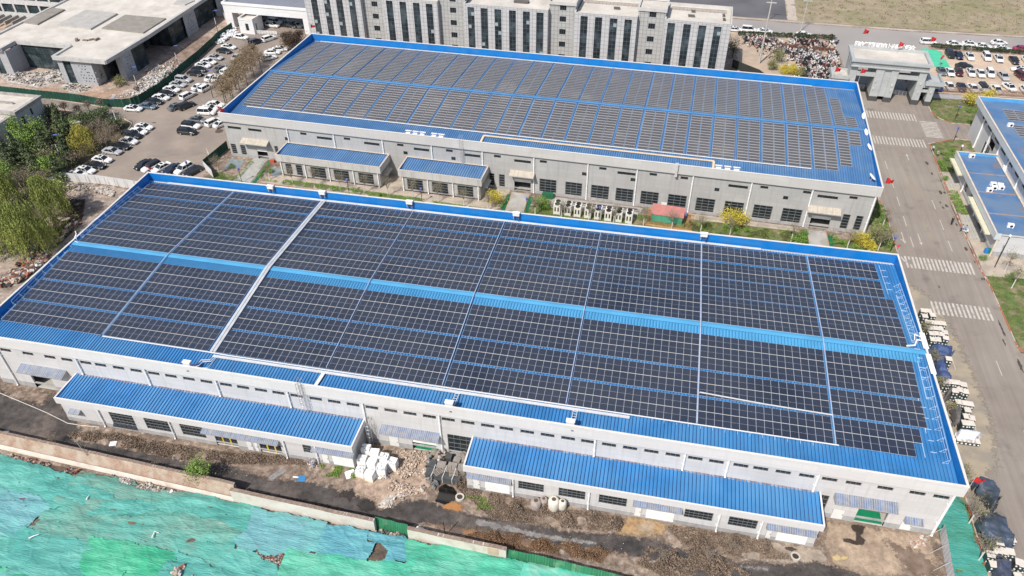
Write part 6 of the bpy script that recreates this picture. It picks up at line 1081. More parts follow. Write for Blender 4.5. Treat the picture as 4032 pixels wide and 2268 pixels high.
def hedge(pts, wd, h, label, lf='hedge', dens=55, group='clipped hedges', ls=.12, nm='hedge'):
    b = MB(); rr = random.Random(len(label)); P = [Vector((q[0], q[1], 0)) for q in pts]
    for a, c in zip(P, P[1:]):
        d = c-a; L = d.length; d.normalize(); s_ = Vector((-d.y, d.x, 0))
        for k in range(int(L*dens*wd*(h+.6))):
            t = rr.uniform(0, L); w_ = rr.uniform(-1, 1); q = a+d*t+s_*w_*wd/2
            if noise.noise(Vector((q.x*.8, q.y*.8, 2))) < -.33: continue
            z = h*(1-.35*w_*w_)*(.85+.3*noise.noise(Vector((q.x, q.y, 7))))*rr.uniform(.55,1.0); leaf(b, Vector((q.x, q.y, z)), ls, rr, 1.0)
    o = b.build(nm, LEAF[lf]); tag(o, label, 'hedge', group); return o
hedge([BL(-127.5,-8.2),BL(-124,-8.1)], .8, .6, 'short hedge beside the western driveway')
hedge([BL(-122.5,-8.1),BL(-104,-8.2)], 1.7, .9, 'thick green hedge before the longer far annex, western length', dens=95)
hedge([BL(-103.5,-8.3),BL(-90,-8.4)], 1.6, .8, 'green hedge before the longer far annex, eastern length', dens=90)
hedge([BL(-88,-8.6),BL(-76,-8.8)], 1.3, .7, 'low green hedge before the shorter far annex', dens=85)
hedge([G(1,1,20,360),G(1,1,130,210)], .9, .8, 'green hedge along the western driveway edge'); hedge([G(1,1,2450,650),G(1,1,2530,560)], .9, .9, 'green hedge beside the second ramp')
hedge([G(0,1,2150,290),G(0,1,2380,350)], .8, .7, 'low hedge around the stone garden'); hedge([G(0,1,2390,350),G(0,1,2540,180)], .7, .6, 'low hedge on the left of the western driveway')
for q1, q2, wd, lb in (((3,1,1850,490),(3,1,1960,720),2.0,'long rounded green hedge before the workshop steps'),((3,1,1730,180),(3,1,1775,280),1.0,'narrow green hedge beside the road kerb'),((3,1,1730,105),(3,1,1890,110),1.2,'short green hedge across the verge, northern'),((3,1,1760,160),(3,1,1890,160),1.2,'short green hedge across the verge, southern'),((3,1,1830,300),(3,1,1900,300),1.0,'stubby green hedge by the workshop canopy'),((3,1,650,930),(3,1,700,1020),1.3,'green hedge beside the eastern ramp'),((3,1,1120,620),(3,1,1180,880),1.4,'green hedge on the verge east of the far warehouse')): hedge([G2(q1), G2(q2)], wd, .9, lb, dens=80)
hedge([(-22,171.6),(7,173.6)], 1.8, 1.6, 'dark hedge along the far street before the scooter park', 'dkhedge', 40, ls=.2)
hedge([(33.5,172.6),(80,171.6)], 1.5, 1.4, 'dark hedge along the far street behind the sandy car park', 'dkhedge', 45, ls=.2)
hedge([(-11,165),(5.5,164)], 2.2, 1.0, 'long red-brown hedge across the scooter park', 'red', 45, ls=.18)
def scatter(name, poly_, n, lf, s, zmax, label, up=.5, seed=1, kind='stuff', dens=-.1, cat='brush'):
    rr = random.Random(seed); b = MB(); xs = [q[0] for q in poly_]; ys = [q[1] for q in poly_]; k = 0; tr_ = 0
    def inside(x, y):
        c = False; j = len(poly_)-1
        for i in range(len(poly_)):
            a, d = poly_[i], poly_[j]
            if (a[1] > y) != (d[1] > y) and x < (d[0]-a[0])*(y-a[1])/(d[1]-a[1])+a[0]: c = not c
            j = i
        return c
    while k < n and tr_ < n*8:
        tr_ += 1; x, y = rr.uniform(min(xs), max(xs)), rr.uniform(min(ys), max(ys))
        if not inside(x, y): continue
        q = noise.noise(Vector((x*.45, y*.45, seed)))
        if q < dens: continue
        z = zmax*rr.random()*(.12+max(0, q)*2.8); leaf(b, Vector((x, y, z+.03)), s, rr, up); k += 1
    o = b.build(name, LEAF[lf]) if isinstance(lf, str) else b.build(name, lf); o['kind'] = kind; tag(o, label, cat); return o
pg = lambda *q: [tuple(G2(x)[:2]) for x in q]
scatter('dry_brush', pg((0,3,640,0),(0,3,1200,20),(0,3,2100,190),(0,3,2560,230),(1,3,560,270),(1,3,560,330),(0,3,2400,330),(0,3,1700,270),(0,3,1300,170),(0,3,700,60)), 9000, 'brown', .12, .7, 'brown dry brush along the foot of the western annex', seed=3, dens=-.25)
scatter('dry_brush', pg((1,3,2080,400),(1,3,2130,560),(2,3,0,640),(2,3,350,760),(2,3,700,800),(2,3,1150,880),(2,3,1080,1010),(2,3,400,960),(2,3,-200,880),(1,3,2000,560)), 11000, 'brown', .12, .7, 'brown dry brush around the round tanks of the eastern annex', seed=4, dens=-.3)
scatter('dry_brush', pg((2,3,1560,950),(2,3,2450,1050),(3,3,0,1130),(3,3,250,1300),(2,3,2300,1270),(2,3,1700,1130)), 9000, 'brown', .12, .8, 'brown dry brush between the eastern annex and the black road', seed=5, dens=-.25)
scatter('dry_brush', pg((2,3,1350,1180),(2,3,1900,1200),(2,3,2250,1330),(2,3,2400,1449),(2,3,1500,1449),(2,3,1250,1330)), 7000, 'brown', .13, .9, 'grey-brown dry brush at the bottom edge beside the green fence', seed=6, dens=-.2)
scatter('dry_brush', pg((2,3,-350,1010),(2,3,300,1060),(2,3,1000,1200),(2,3,950,1330),(2,3,500,1240),(2,3,0,1180),(1,3,2100,1040)), 9000, M('rust_brush', (.20,.12,.07), .9, .3, 1, island=.45), .11, .6, 'rust-brown dry brush along the green sheet fence', seed=8, dens=-.3)
scatter('dry_brush', pg((0,1,640,560),(0,1,860,560),(0,1,830,800),(0,1,560,1050),(0,1,520,760)), 5000, 'dkbrown', .16, 1.0, 'dark brown thicket beside the willows', seed=9, dens=-.3)
scatter('garden_plants', [(-205,34),(-172,40),(-172.5,60),(-172,83),(-184,84),(-205,87)], 16000, 'brown', .2, 1.4, 'mixed brown and green undergrowth in the garden', seed=10, dens=-.5)
scatter('garden_plants', [(-205,34),(-172,40),(-172.5,60),(-172,83),(-184,84),(-205,87)], 12000, 'dark', .2, 1.2, 'dark green undergrowth in the garden', seed=11, dens=-.1)
scatter('weeds', pg((1,3,640,340),(1,3,980,350),(1,3,1000,470),(1,3,700,450)), 2600, 'green', .09, .35, 'green weeds beside the foam stacks', seed=12, dens=-.1, cat='weeds')
scatter('weeds', pg((1,3,2090,640),(1,3,2400,680),(1,3,2400,780),(1,3,2120,800)), 900, 'green', .09, .3, 'green weeds beside the black pool', seed=13, dens=.1, cat='weeds')
scatter('grass', [(-65,63),(-11,64),(-11,68),(-65,67)], 16000, 'green', .09, .22, 'rough grass on the strip between the warehouses', seed=14, dens=0, cat='grass')
scatter('grass', [(20.9,40.3),(40,38),(40,64),(22.5,62),(21.0,58)], 7000, 'hedge', .09, .2, 'rough green grass on the south-east verge', seed=15, dens=-.1, cat='grass')
scatter('grass', [(25,124.5),(60,124),(60,136),(25.5,136)], 5000, 'olive', .12, .25, 'dry and green grass behind the workshop', seed=16, dens=-.1, cat='grass')
scatter('strip_plants', [(-139,62),(-128,60.5),(-76,60),(-66,62),(-66,64.5),(-76,63),(-127,63.5),(-139,66)], 9000, 'hedge', .11, .45, 'mixed green ground plants behind the back parapet', seed=31, dens=-.15, cat='plants')
scatter('strip_plants', [(-44,62),(-11,62),(-11,67.6),(-33,67.6),(-34,64)], 6000, 'olive', .11, .5, 'dry and budding low shrubs east of the shed', seed=32, dens=0, cat='plants')
scatter('field_grass', [(-4,189),(80,189),(120,300),(-4,300)], 6000, 'tan', .22, .25, 'dry tufts over the rough field', seed=17, dens=.0, cat='grass')
scatter('strip_plants', [(-139,62),(-128,60.5),(-76,60),(-66,62),(-66,64.5),(-76,63),(-127,63.5),(-139,66)], 9000, 'hedge', .11, .45, 'mixed green ground plants behind the back parapet', seed=31, dens=-.15, cat='plants')
scatter('strip_plants', [(-44,62),(-11,62),(-11,67.6),(-33,67.6),(-34,64)], 6000, 'olive', .11, .5, 'dry and budding low shrubs east of the shed', seed=32, dens=0, cat='plants')
scatter('field_grass', [(-4,188),(80,188),(80,215),(-4,215)], 2500, 'olive', .25, .3, 'green tufts along the far street ditch', seed=18, dens=.2, cat='grass')
scatter('verge_plants', [(1,60),(5,60),(5.8,110),(2.2,114),(.6,90)], 5000, 'hedge', .12, .5, 'green ground plants on the verge east of the far warehouse', seed=19, dens=-.2, cat='plants')
# big bare shrubs at the bottom
for q, h, lb in (((2,3,1960,1330),3.2,'large leafless shrub at the bottom edge, east of the green fence'),((2,3,1480,1300),2.6,'leafless shrub at the end of the green fence'),((2,3,2200,1200),2.4,'leafless shrub on the dirt before the eastern annex'),((0,3,560,150),3.0,'leafless shrub beside the broken frame behind the brick wall'),((0,3,1560,400),2.2,'thin bare sapling behind the brick wall'),((1,3,2100,520),2.2,'reddish leafless shrub at the annex corner by the pool')): plant('bare', G2(q), lb, 'bare shrub', 'leafless shrubs in the south yard', h, 1.5, len(lb), 'brown', nm='bare_shrub', n=150, ls=.08, bark=GBARK)
t = empty('bare_tree', G(0,3,960,315,0), 0, 'slender leaning bare tree behind the brick wall', 'bare tree'); b = MB(); b.tube([(0,-.1,0),(-.5,-.3,3),(-1.2,-.2,6.2)], .08, 6, r1=.02); b.build('trunk', M('pale_bark', (.45,.42,.38), .8), t); b = MB()
for k in range(7): b.tube([(-.2-k*.13,-.2,2+k*.6),(-.2-k*.13+R.uniform(-.9,.9),R.uniform(-.5,.5),2.9+k*.6)], .02, 4, r1=.008)
b.build('branches', GBARK, t)
for q, h, lb in (((1,3,1905,1045),3.2,'dark steel post by the eastern brick wall'),((0,3,1735,470),3.0,'dark leaning post behind the brick wall'),):
    b = MB(); b.tube([(0,0,0),(-.05,0,h)], .06, 6); o = b.build('steel_post', MATS['dark_pole']); o.location = G2(q); tag(o, lb, 'post', 'dark posts')
# ============================================================ WALLS AND FENCES
BRK = M('weathered_brick', (.40,.27,.20), .9, .2, 1.5, panel=(.5,.16,.6,.5,.02), bump=.5, col2=(.50,.42,.34), c2s=.5, c2r=(.45,.65)); PLS = M('dirty_plaster', (.60,.55,.48), .9, .1, .5, bump=.4, col2=(.42,.33,.27), c2s=.5, c2r=(.5,.68), col3=(.70,.67,.62), c3s=.25, c3r=(.5,.7))
def masonry(x0, y0, x1, y1, h, label, face, top=.5, lean=0):
    d = Vector((x1-x0, y1-y0)); L = d.length; t = empty('boundary_wall', (x0, y0, -.02), math.atan2(d.y, d.x), label, 'wall', 'boundary wall lengths'); b = MB(); n = int(L/1.2)
    for k in range(n):
        a = L*k/n; c = L*(k+1)/n; h0 = h+noise.noise(Vector((a*.3,0,3)))*.12; h1 = h+noise.noise(Vector((c*.3,0,3)))*.12
        b.quad((a,0,0),(c,0,0),(c,lean,h1),(a,lean,h0)); b.quad((a,lean,h0),(c,lean,h1),(c,lean+top,h1),(a,lean+top,h0), 1); b.quad((c,lean+top,0),(a,lean+top,0),(a,lean+top,h0),(c,lean+top,h1))
    b.quad((0,0,0),(0,lean,h),(0,lean+top,h),(0,lean+top,0)); b.quad((L,0,0),(L,lean+top,0),(L,lean+top,h),(L,lean,h)); b.build('wall', face, t)
    b = MB()
    for k in range(int(L/.12)):
        x = k*.12; b.box(x, lean-.02, h-.12+R.uniform(0,.05)+noise.noise(Vector((x*.3,0,3)))*.12, x+.10, lean+top+.02, h+.02+R.uniform(-.02,.04)+noise.noise(Vector((x*.3,0,3)))*.12)
    b.build('brick_coping', M('brown_coping_brick', (.27,.20,.16), .9, .25, 3), t); return t
masonry(-150,-10.6,-92.6,-12.9,2.5,'western boundary wall of bare weathered brick with a pale foot', [BRK,BRK], .35, .9)
b = MB(); b.quad((-150,-10.75,.03),(-92.6,-13.1,.03),(-92.6,-12.85,.8),(-150,-10.45,.8)); tag(b.build('plaster_foot', PLS), 'pale rendered foot of the western brick wall', 'render strip')
masonry(-92.6,-13.05,-71.9,-13.75,2.6,'pale plastered boundary wall west of the green sheet gate', [PLS,PLS], .45)
masonry(-67.3,-13.95,-54.2,-14.35,2.5,'pale plastered boundary wall east of the green sheet gate', [PLS,PLS], .45)
b = MB(); b.box(-56.6,-14.36,.9,-55.2,-14.29,2.3); tag(b.build('wall_patch', M('tan_patch', (.5,.38,.28), .9)), 'tan square patch near the end of the eastern plastered wall', 'wall patch')
def sheetfence(pts, h, label, mat, pitch=.35, lean=0, rail=True, nm='sheet_fence', dep=.05, top_var=.0, cat='fence', grp='sheet fences'):
    P = [Vector((q[0], q[1], 0)) for q in pts]; t = empty(nm, P[0], 0, label, cat, grp); b = MB(); rl = MB()
    for a, c in zip(P, P[1:]):
        a = a-P[0]; c = c-P[0]; d = c-a; L = d.length; d.normalize(); s_ = Vector((-d.y, d.x, 0)); n = max(1, int(L/pitch))
        for k in range(n):
            p0 = a+d*L*k/n; p1 = a+d*L*(k+.5)/n; p2 = a+d*L*(k+1)/n; hh = h+R.uniform(-top_var, top_var) if k % 3 == 0 or k == 0 else hh
            u = Vector((0,0,hh))+s_*lean; o_ = s_*dep
            b.quad(p0, p1+o_, p1+o_+u, p0+u); b.quad(p1+o_, p2, p2+u, p1+o_+u)
        for z in (h*.3, h*.8): rl.tube([a+Vector((0,0,z))+s_*(dep+.05+lean*z/h), c+Vector((0,0,z))+s_*(dep+.05+lean*z/h)], .03, 4)
    b.build('sheet', mat, t)
    if rail: rl.build('rail', GALV, t)
    return t
GSH = M('green_sheet', (.03,.18,.085), .55, .15, .6, col2=(.16,.28,.18), c2s=.5, c2r=(.55,.7), island=.15)
sheetfence([(-72.1,-13.2),(-67.5,-13.5)], 2.2, 'green corrugated sheet gate between the two plastered walls', GSH, .3, .35, True, nm='sheet_gate', top_var=.08)
sheetfence([(-54.1,-14.3),(-48.4,-14.5),(-43.4,-14.8),(-38,-15.2),(-30,-16.5)], 1.9, 'long green corrugated sheet fence at the bottom edge', GSH, .32, .5, True, top_var=.06)
NETG = M('dark_green_netting', (.006,.055,.035), .8, .25, .6, col2=(.012,.09,.06), c2s=.25, c2r=(.5,.65))
gf = [(0,0,-60,935),(0,0,0,942),(0,0,400,985),(0,0,800,1030),(0,0,1060,1072),(0,0,1250,1080),(0,0,1330,1070),(0,0,1410,1042),(0,0,1500,990),(0,0,1600,925),(0,0,1720,835),(0,0,1850,712),(0,0,2000,590),(0,0,2130,470),(0,0,2200,400),(0,0,2345,300)]
sheetfence([G2(q) for q in gf], 2.3, 'dark green netting fence curving around the rubble site', NETG, 1.0, -.1, True, nm='netting_fence', dep=.1, top_var=.06)
GYS = M('pale_grey_panel', (.52,.53,.55), .5, .06, .6); WPN = M('white_fence_panel', (.60,.60,.60), .6, .08, .5)
sheetfence([(-169.2,56.8),(-162,57.3),(-153.7,56.9),(-147,56.2),(-140.8,55.4)], 2.2, 'white panel fence between the parking lot and the dirt yard', WPN, 1.0, 0, True, dep=.02)
b = MB()
for k in range(12): x = -168.8+k*2.4; y = 56.9-.03*k; b.tube([(x,y-.15,0),(x,y-.12,2.3)], .05, 5); b.tube([(x,y-.12,1.9),(x,y-1.3,0)], .035, 4)
tag(b.build('fence_braces', GALV), 'steel braces leaning behind the white panel fence', 'fence braces')
sheetfence([(-169.3,56.7),(-172.5,53.8)], 2.1, 'grey sheet gate at the west end of the white panel fence', M('grey_sheet', (.33,.37,.40), .5), .3, .2, True, nm='sheet_gate')
sheetfence([(.55,.9),(.1,-5.4),(-.2,-14)], 2.1, 'pale grey panel fence at the south-east corner of the warehouse', GYS, .7, .0, True, dep=.03)
b = MB()
for y in (.2,-2.2,-4.6,-7): b.tube([(.1,y,1.9),(-1.4,y-.4,.05)], .04, 5)
tag(b.build('fence_braces', GALV), 'steel braces behind the pale grey panel fence', 'fence braces')
sheetfence([G(0,1,2060,250)+Vector((0,0,0)), G(0,1,2300,50)], 2.2, 'dark green netting fence beside the stone garden', NETG, 1.0, 0, True, nm='netting_fence', dep=.08)
sheetfence([G(0,1,2060,250), G(0,1,2150,345)], 2.2, 'white panel gate at the corner of the stone garden', WPN, 1.0, 0, True, nm='panel_gate', dep=.02)
sheetfence([G(0,1,2125,185), G(0,1,2100,130)], 2.6, 'small white panel beside the dark netting fence', WPN, 1.0, 0, False, nm='notice_panel', dep=.02, cat='panel')
sheetfence([(-24,147),(-17,141),(-12,131)], 2.4, 'dark mesh fence behind the far warehouse, towards the scooter park', M('dark_mesh', (.03,.035,.03), .8), .8, 0, True, nm='mesh_fence')
sheetfence([G(0,0,1985,130),G(0,0,2240,165),G(0,0,2290,230)], 2.2, 'pale panel fence beyond the rubble site', WPN, 1.5, 0, True, dep=.03)
b = MB()
for k in range(90): b.box(30+k*.32,141.0+k*.012,0,30.12+k*.32,141.1+k*.012,1.7)
for z in (.3,1.4): b.box(30,141.3,z,58.6,141.36,z+.08)
tag(b.build('paling_fence', M('brown_paling', (.20,.12,.09), .9)), 'brown paling fence along the south side of the sandy car park', 'fence')
# railing before the far warehouse
t = empty('railing', BL(-66.6,-1.7), YB, 'thin grey railing along the foot of the far warehouse', 'railing'); b = MB(); b.tube([(29,0,1),(66,0,1)], .03, 4); b.build('rail', GALV, t)
for k in range(19): b = MB(); b.tube([(29+k*2.05,0,0),(29+k*2.05,0,1)], .03, 4); b.build('post', GALV, t)
# ============================================================ NETTING OVER THE SOIL MOUND
def mound(x, y):
    e = max(0, min(1, (-12.7-.012*(x+92)-y)/1.5)); f = .18+.25*noise.noise(Vector((x*.12,y*.2,1)))+.10*noise.noise(Vector((x*.5,y*.7,4)))
    return max(.02, (.25+f)*e)
def wr(x, y, sd):
    a = noise.noise(Vector((x*.3+y*.2, y*1.0-x*.15, sd)))*.16+noise.noise(Vector((x*.9, y*2.4-x*.5, sd+9)))*.05*(.4+max(0,noise.noise(Vector((x*.15,y*.3,sd+4))))*2.5)
    r_ = abs(noise.noise(Vector((x*.22, y*.55+x*.25, sd+3)))); q_ = abs(noise.noise(Vector((x*.5+y*.4, y*.4-x*.1, sd+6)))); return a+max(0, .07-r_)*.8+max(0, .05-q_)*.7
def pin(P, x, y):
    c = False; j = len(P)-1
    for i in range(len(P)):
        a, d = P[i], P[j]
        if (a[1] > y) != (d[1] > y) and x < (d[0]-a[0])*(y-a[1])/(d[1]-a[1])+a[0]: c = not c
        j = i
    return c
def surf(name, pts, mat, off, sd, wrk=1.0, step=.15, base=mound):
    P = rag(pts, .22, .7, sd); xs = [q[0] for q in P]; ys = [q[1] for q in P]; b = MB(); idx = {}
    x0, y0 = min(xs), min(ys); nx = int((max(xs)-x0)/step)+1; ny = int((max(ys)-y0)/step)+1
    def vid(i, j):
        if (i, j) not in idx:
            x, y = x0+i*step, y0+j*step; idx[i, j] = len(b.v); b.v.append((x+noise.noise(Vector((x*2,y*2,sd)))*.05, y+noise.noise(Vector((x*2,y*2,sd+2)))*.05, base(x, y)+off+wr(x, y, sd)*wrk))
        return idx[i, j]
    for j in range(ny):
        cy = y0+(j+.5)*step; cr = []; q = len(P)-1
        for i in range(len(P)):
            a, d = P[i], P[q]
            if (a[1] > cy) != (d[1] > cy): cr.append((d[0]-a[0])*(cy-a[1])/(d[1]-a[1])+a[0])
            q = i
        cr.sort()
        for k in range(0, len(cr)-1, 2):
            i0, i1 = round((cr[k]-x0)/step), round((cr[k+1]-x0)/step)
            for i in range(i0, i1): b.f.append((vid(i,j), vid(i+1,j), vid(i+1,j+1), vid(i,j+1))); b.m.append(0)
    o = smooth(b.build(name, mat)); return o
o = surf('soil_mound', [(-160,-11.2),(-92,-13.1),(-67,-14.1),(-54,-14.6),(-38,-15.4),(-25,-17.2),(-25,-24),(-160,-24)], SOILB, -.10, 1, 1.2, .35); o['kind'] = 'structure'
def NM(n, c, c2, c3=None):
    m_ = M('net_'+n, c, .6, .14, .5, bump=.5, bs=5, col2=c2, c2s=.22, c2r=(.42,.66), col3=c3 or tuple(q*.72+.04 for q in c), c3s=1.1, c3r=(.60,.74))
    n_ = m_.node_tree.nodes; mp = n_.new('ShaderNodeMapping'); mp.inputs['Rotation'].default_value = (0,0,.35); mp.inputs['Scale'].default_value = (.45,2.6,1); geo = next(q for q in n_ if q.type == 'NEW_GEOMETRY'); m_.node_tree.links.new(geo.outputs['Position'], mp.inputs[0])
    for q in list(n_):
        if q.type == 'BUMP': src = q.inputs['Height'].links[0].from_node; m_.node_tree.links.new(mp.outputs[0], src.inputs['Vector']); src.inputs['Scale'].default_value = 1.3; src.inputs['Distortion'].default_value = 1.2; q.inputs['Distance'].default_value = .35
    return m_
TE = NM('teal', (.07,.32,.275), (.12,.40,.34)); GGR = NM('greygreen', (.13,.29,.235), (.09,.35,.29), (.20,.31,.26)); LB = NM('lightblue', (.14,.34,.37), (.13,.39,.38), (.20,.32,.36)); GR = NM('green', (.03,.35,.19), (.09,.42,.26)); BLN = NM('blue', (.09,.30,.36), (.12,.37,.40)); TG = NM('mint', (.06,.38,.25), (.13,.45,.32))
nets = [
 ('greyish green dust net, the broad central sheet below the brick wall', GGR, [(0,3,260,970),(0,3,540,750),(0,3,820,400),(0,3,1140,450),(0,3,1560,590),(0,3,1950,645),(0,3,2576,760),(1,3,0,790),(1,3,-30,1000),(0,3,2440,1030),(0,3,2360,1090),(0,3,2330,1180),(0,3,2200,1390),(0,3,1780,1230),(0,3,1320,1150),(0,3,900,1120),(0,3,440,1050)]),
 ('bright teal dust net at the upper left, with deep wrinkles', TE, [(0,3,-60,180),(0,3,75,225),(0,3,330,320),(0,3,560,400),(0,3,700,450),(0,3,800,420),(0,3,870,550),(0,3,1150,600),(0,3,1100,750),(0,3,900,720),(0,3,690,700),(0,3,540,770),(0,3,400,640),(0,3,0,570),(0,3,-80,560)]),
 ('pale blue dust net at the left frame edge', LB, [(0,3,-80,540),(0,3,0,560),(0,3,300,650),(0,3,530,760),(0,3,430,800),(0,3,270,930),(0,3,100,1040),(0,3,-80,1080)]),
 ('teal dust net forming a long strip towards the plastered wall', TE, [(0,3,900,840),(0,3,1130,720),(0,3,1400,690),(0,3,1560,740),(0,3,1960,640),(0,3,2576,755),(1,3,10,800),(0,3,2545,930),(0,3,2500,1030),(0,3,2300,950),(0,3,2050,860),(0,3,1700,800),(0,3,1300,850)]),
 ('teal dust net at the bottom left corner', TE, [(0,3,-80,1060),(0,3,100,1045),(0,3,260,975),(0,3,440,1050),(0,3,900,1110),(0,3,850,1300),(0,3,780,1560),(0,3,-80,1560)]),
 ('vivid green dust net at the bottom, the fanned left corner piece', GR, [(0,3,-60,1370),(0,3,100,1410),(0,3,260,1480),(0,3,200,1560),(0,3,-80,1560)]),
 ('vivid green dust net at the bottom beside the teal one', GR, [(0,3,920,1085),(0,3,1320,1140),(0,3,1290,1240),(0,3,1180,1560),(0,3,790,1560),(0,3,870,1270)]),
 ('vivid green dust net at the bottom, right half with a pale bulge', GR, [(0,3,1325,1150),(0,3,1780,1220),(0,3,1700,1330),(0,3,1590,1560),(0,3,1190,1560),(0,3,1290,1260)]),
 ('crumpled teal dust net around the stone heap', TE, [(0,3,1790,1225),(0,3,2200,1390),(0,3,2195,1560),(0,3,1600,1560),(0,3,1650,1430)]),
 ('teal dust net pulled tight under the soil gap', TE, [(0,3,2370,1210),(0,3,2576,1260),(1,3,60,1310),(1,3,170,1370),(1,3,250,1480),(1,3,240,1560),(0,3,2205,1560),(0,3,2210,1330)]),
 ('pale blue dust net below the plastered wall', LB, [(1,3,-20,785),(1,3,300,850),(1,3,700,930),(1,3,650,1060),(1,3,640,1240),(1,3,340,1200),(1,3,200,1230),(1,3,0,1190),(0,3,2450,1240),(0,3,2400,1100),(0,3,2520,1000)]),
 ('blue dust net west of the bare soil patch', BLN, [(1,3,705,925),(1,3,960,975),(1,3,1110,1010),(1,3,1120,1100),(1,3,1210,1130),(1,3,1170,1220),(1,3,1090,1290),(1,3,970,1310),(1,3,645,1245),(1,3,655,1060)]),
 ('blue dust net in front of the green sheet gate', BLN, [(1,3,1130,1010),(1,3,1220,1030),(1,3,1310,1060),(1,3,1500,1040),(1,3,1545,1180),(1,3,1540,1315),(1,3,1290,1305),(1,3,1345,1190),(1,3,1240,1120),(1,3,1130,1100)]),
 ('mint green dust net along the bottom, middle', TG, [(1,3,345,1205),(1,3,640,1245),(1,3,970,1312),(1,3,1540,1318),(1,3,1500,1560),(1,3,230,1560),(1,3,300,1330)]),
 ('mint green dust net below the eastern plastered wall', TG, [(1,3,1550,1110),(1,3,2100,1210),(1,3,2576,1310),(2,3,120,1335),(2,3,100,1560),(1,3,1490,1560),(1,3,1545,1330)]),
 ('pale mint dust net below the green sheet fence', M('net_palemint', (.22,.50,.38), .6, .15, .5, bump=.3, col2=(.08,.45,.33), c2s=.3), [(2,3,130,1330),(2,3,420,1385),(2,3,760,1449),(2,3,1000,1520),(2,3,1000,1600),(2,3,100,1600)])]
for i, (lb, mt_, pts) in enumerate(nets):
    Q = [G2(q, .4) for q in pts]; c_ = sum((Vector((q.x,q.y,0)) for q in Q), Vector())/len(Q); Q = [Vector((q.x,q.y,0))+(Vector((q.x,q.y,0))-c_).normalized()*(.45 if i not in (11,12) else .12) for q in Q]
    o = surf('dust_net', Q, mt_, .05+.02*i, 20+(i % 3), 1.0, .13); tag(o, lb, 'dust net', 'dust nets over the soil mound')
def rubble(name, pts, n, s0, s1, mats, label, zmax=.3, seed=1, base=lambda x, y: 0, flat=.5, pc=None, cat='rubble'):
    rr = random.Random(seed); P = [tuple(G2(q)[:2]) for q in pts]; xs = [q[0] for q in P]; ys = [q[1] for q in P]; b = MB(); k = 0; g_ = 0
    while k < n and g_ < n*12:
        g_ += 1; x, y = rr.uniform(min(xs), max(xs)), rr.uniform(min(ys), max(ys))
        if not pin(P, x, y) or noise.noise(Vector((x*.5, y*.5, seed))) < -.2: continue
        s = s0*.7+(s1-s0*.7)*rr.random()**2.2*1.15; T = Matrix.Translation((x, y, base(x, y)+rr.uniform(0, zmax)*max(.1, .6+noise.noise(Vector((x*.4, y*.4, seed+1)))))) @ Matrix.Rotation(rr.uniform(0,6.3), 4, 'Z') @ Matrix.Rotation(rr.uniform(-.5,.5), 4, 'X') @ Matrix.Rotation(rr.uniform(-.5,.5), 4, 'Y')
        i = len(b.v); w_, d_, h_ = s*rr.uniform(.5,1), s*rr.uniform(.5,1), s*flat*rr.uniform(.4,1)
        b.v += [tuple(T @ Vector((sx*w_*rr.uniform(.3,.6), sy*d_*rr.uniform(.3,.6), sz*h_))) for sz in (0,1) for sx, sy in ((-1,-1),(1,-1),(1,1),(-1,1))]
        mi = rr.randrange(len(mats))
        for f in ((0,3,2,1),(4,5,6,7),(0,1,5,4),(1,2,6,5),(2,3,7,6),(3,0,4,7)): b.f.append(tuple(i+q for q in f)); b.m.append(mi)
        k += 1
    o = b.build(name, mats); o['kind'] = 'stuff'; tag(o, label, cat); return o
WR = M('white_rubble', (.50,.485,.46), .85, .15, 2, island=.2); TR = M('tan_rubble', (.42,.34,.27), .9, .2, 2, island=.25); GRR = M('grey_rubble', (.22,.21,.20), .9, .2, 2, island=.3); BRR = M('brick_rubble', (.25,.10,.07), .9, .2, 2, island=.3); DKR = M('dark_rubble', (.06,.055,.055), .8, .3, 2, island=.4); PWR = M('white_bag', (.68,.68,.68), .7, .1, 2)
rubble('rubble', [(0,0,1330,970),(0,0,1430,800),(0,0,1560,760),(0,0,1760,700),(0,0,1800,640),(0,0,1840,640),(0,0,1780,740),(0,0,1560,900),(0,0,1420,980)], 1500, .2, .8, [WR,WR,WR,TR,GRR], 'white broken rubble heaped inside the curve of the green fence', .9, 2)
rubble('rubble', [(0,0,20,760),(0,0,300,740),(0,0,640,720),(0,0,660,800),(0,0,400,870),(0,0,100,810)], 1000, .2, .7, [WR,WR,TR,GRR], 'white rubble along the foot of the grey building, western part', .8, 3)
rubble('rubble', [(0,0,620,840),(0,0,860,860),(0,0,940,900),(0,0,780,930),(0,0,640,900)], 350, .15, .6, [WR,TR,DKR], 'small rubble heap before the pierced stone wall', .5, 4)
rubble('rubble', [(0,0,1440,720),(0,0,1760,600),(0,0,1740,700),(0,0,1540,780)], 400, .2, .7, [GRR,TR,WR], 'grey rubble under the glass wall of the grey building', .4, 5)
rubble('rubble', [(0,0,1100,960),(0,0,1330,930),(0,0,1300,985),(0,0,1130,985)], 250, .15, .5, [TR,WR], 'pale scattered rubble at the bend of the green fence', .3, 6)
rubble('white_bags', [(0,0,2160,430),(0,0,2260,360),(0,0,2380,280),(0,0,2400,330),(0,0,2280,410),(0,0,2220,450)], 260, .5, 1.1, [PWR], 'white plastic bags heaped along the north end of the green fence', .8, 7)
rubble('scrap_heap', [(0,1,100,1300),(0,1,260,1130),(0,1,420,1100),(0,1,510,1130),(0,1,480,1200),(0,1,330,1310),(0,1,180,1420),(0,1,0,1449),(0,2,-80,20),(0,1,-60,1400)], 1500, .25, .9, [DKR,BRR,WR,GRR,BRR,TR,DKR], 'dark scrap heap of car parts beside the west parapet', .9, 8, cat='scrap heap')
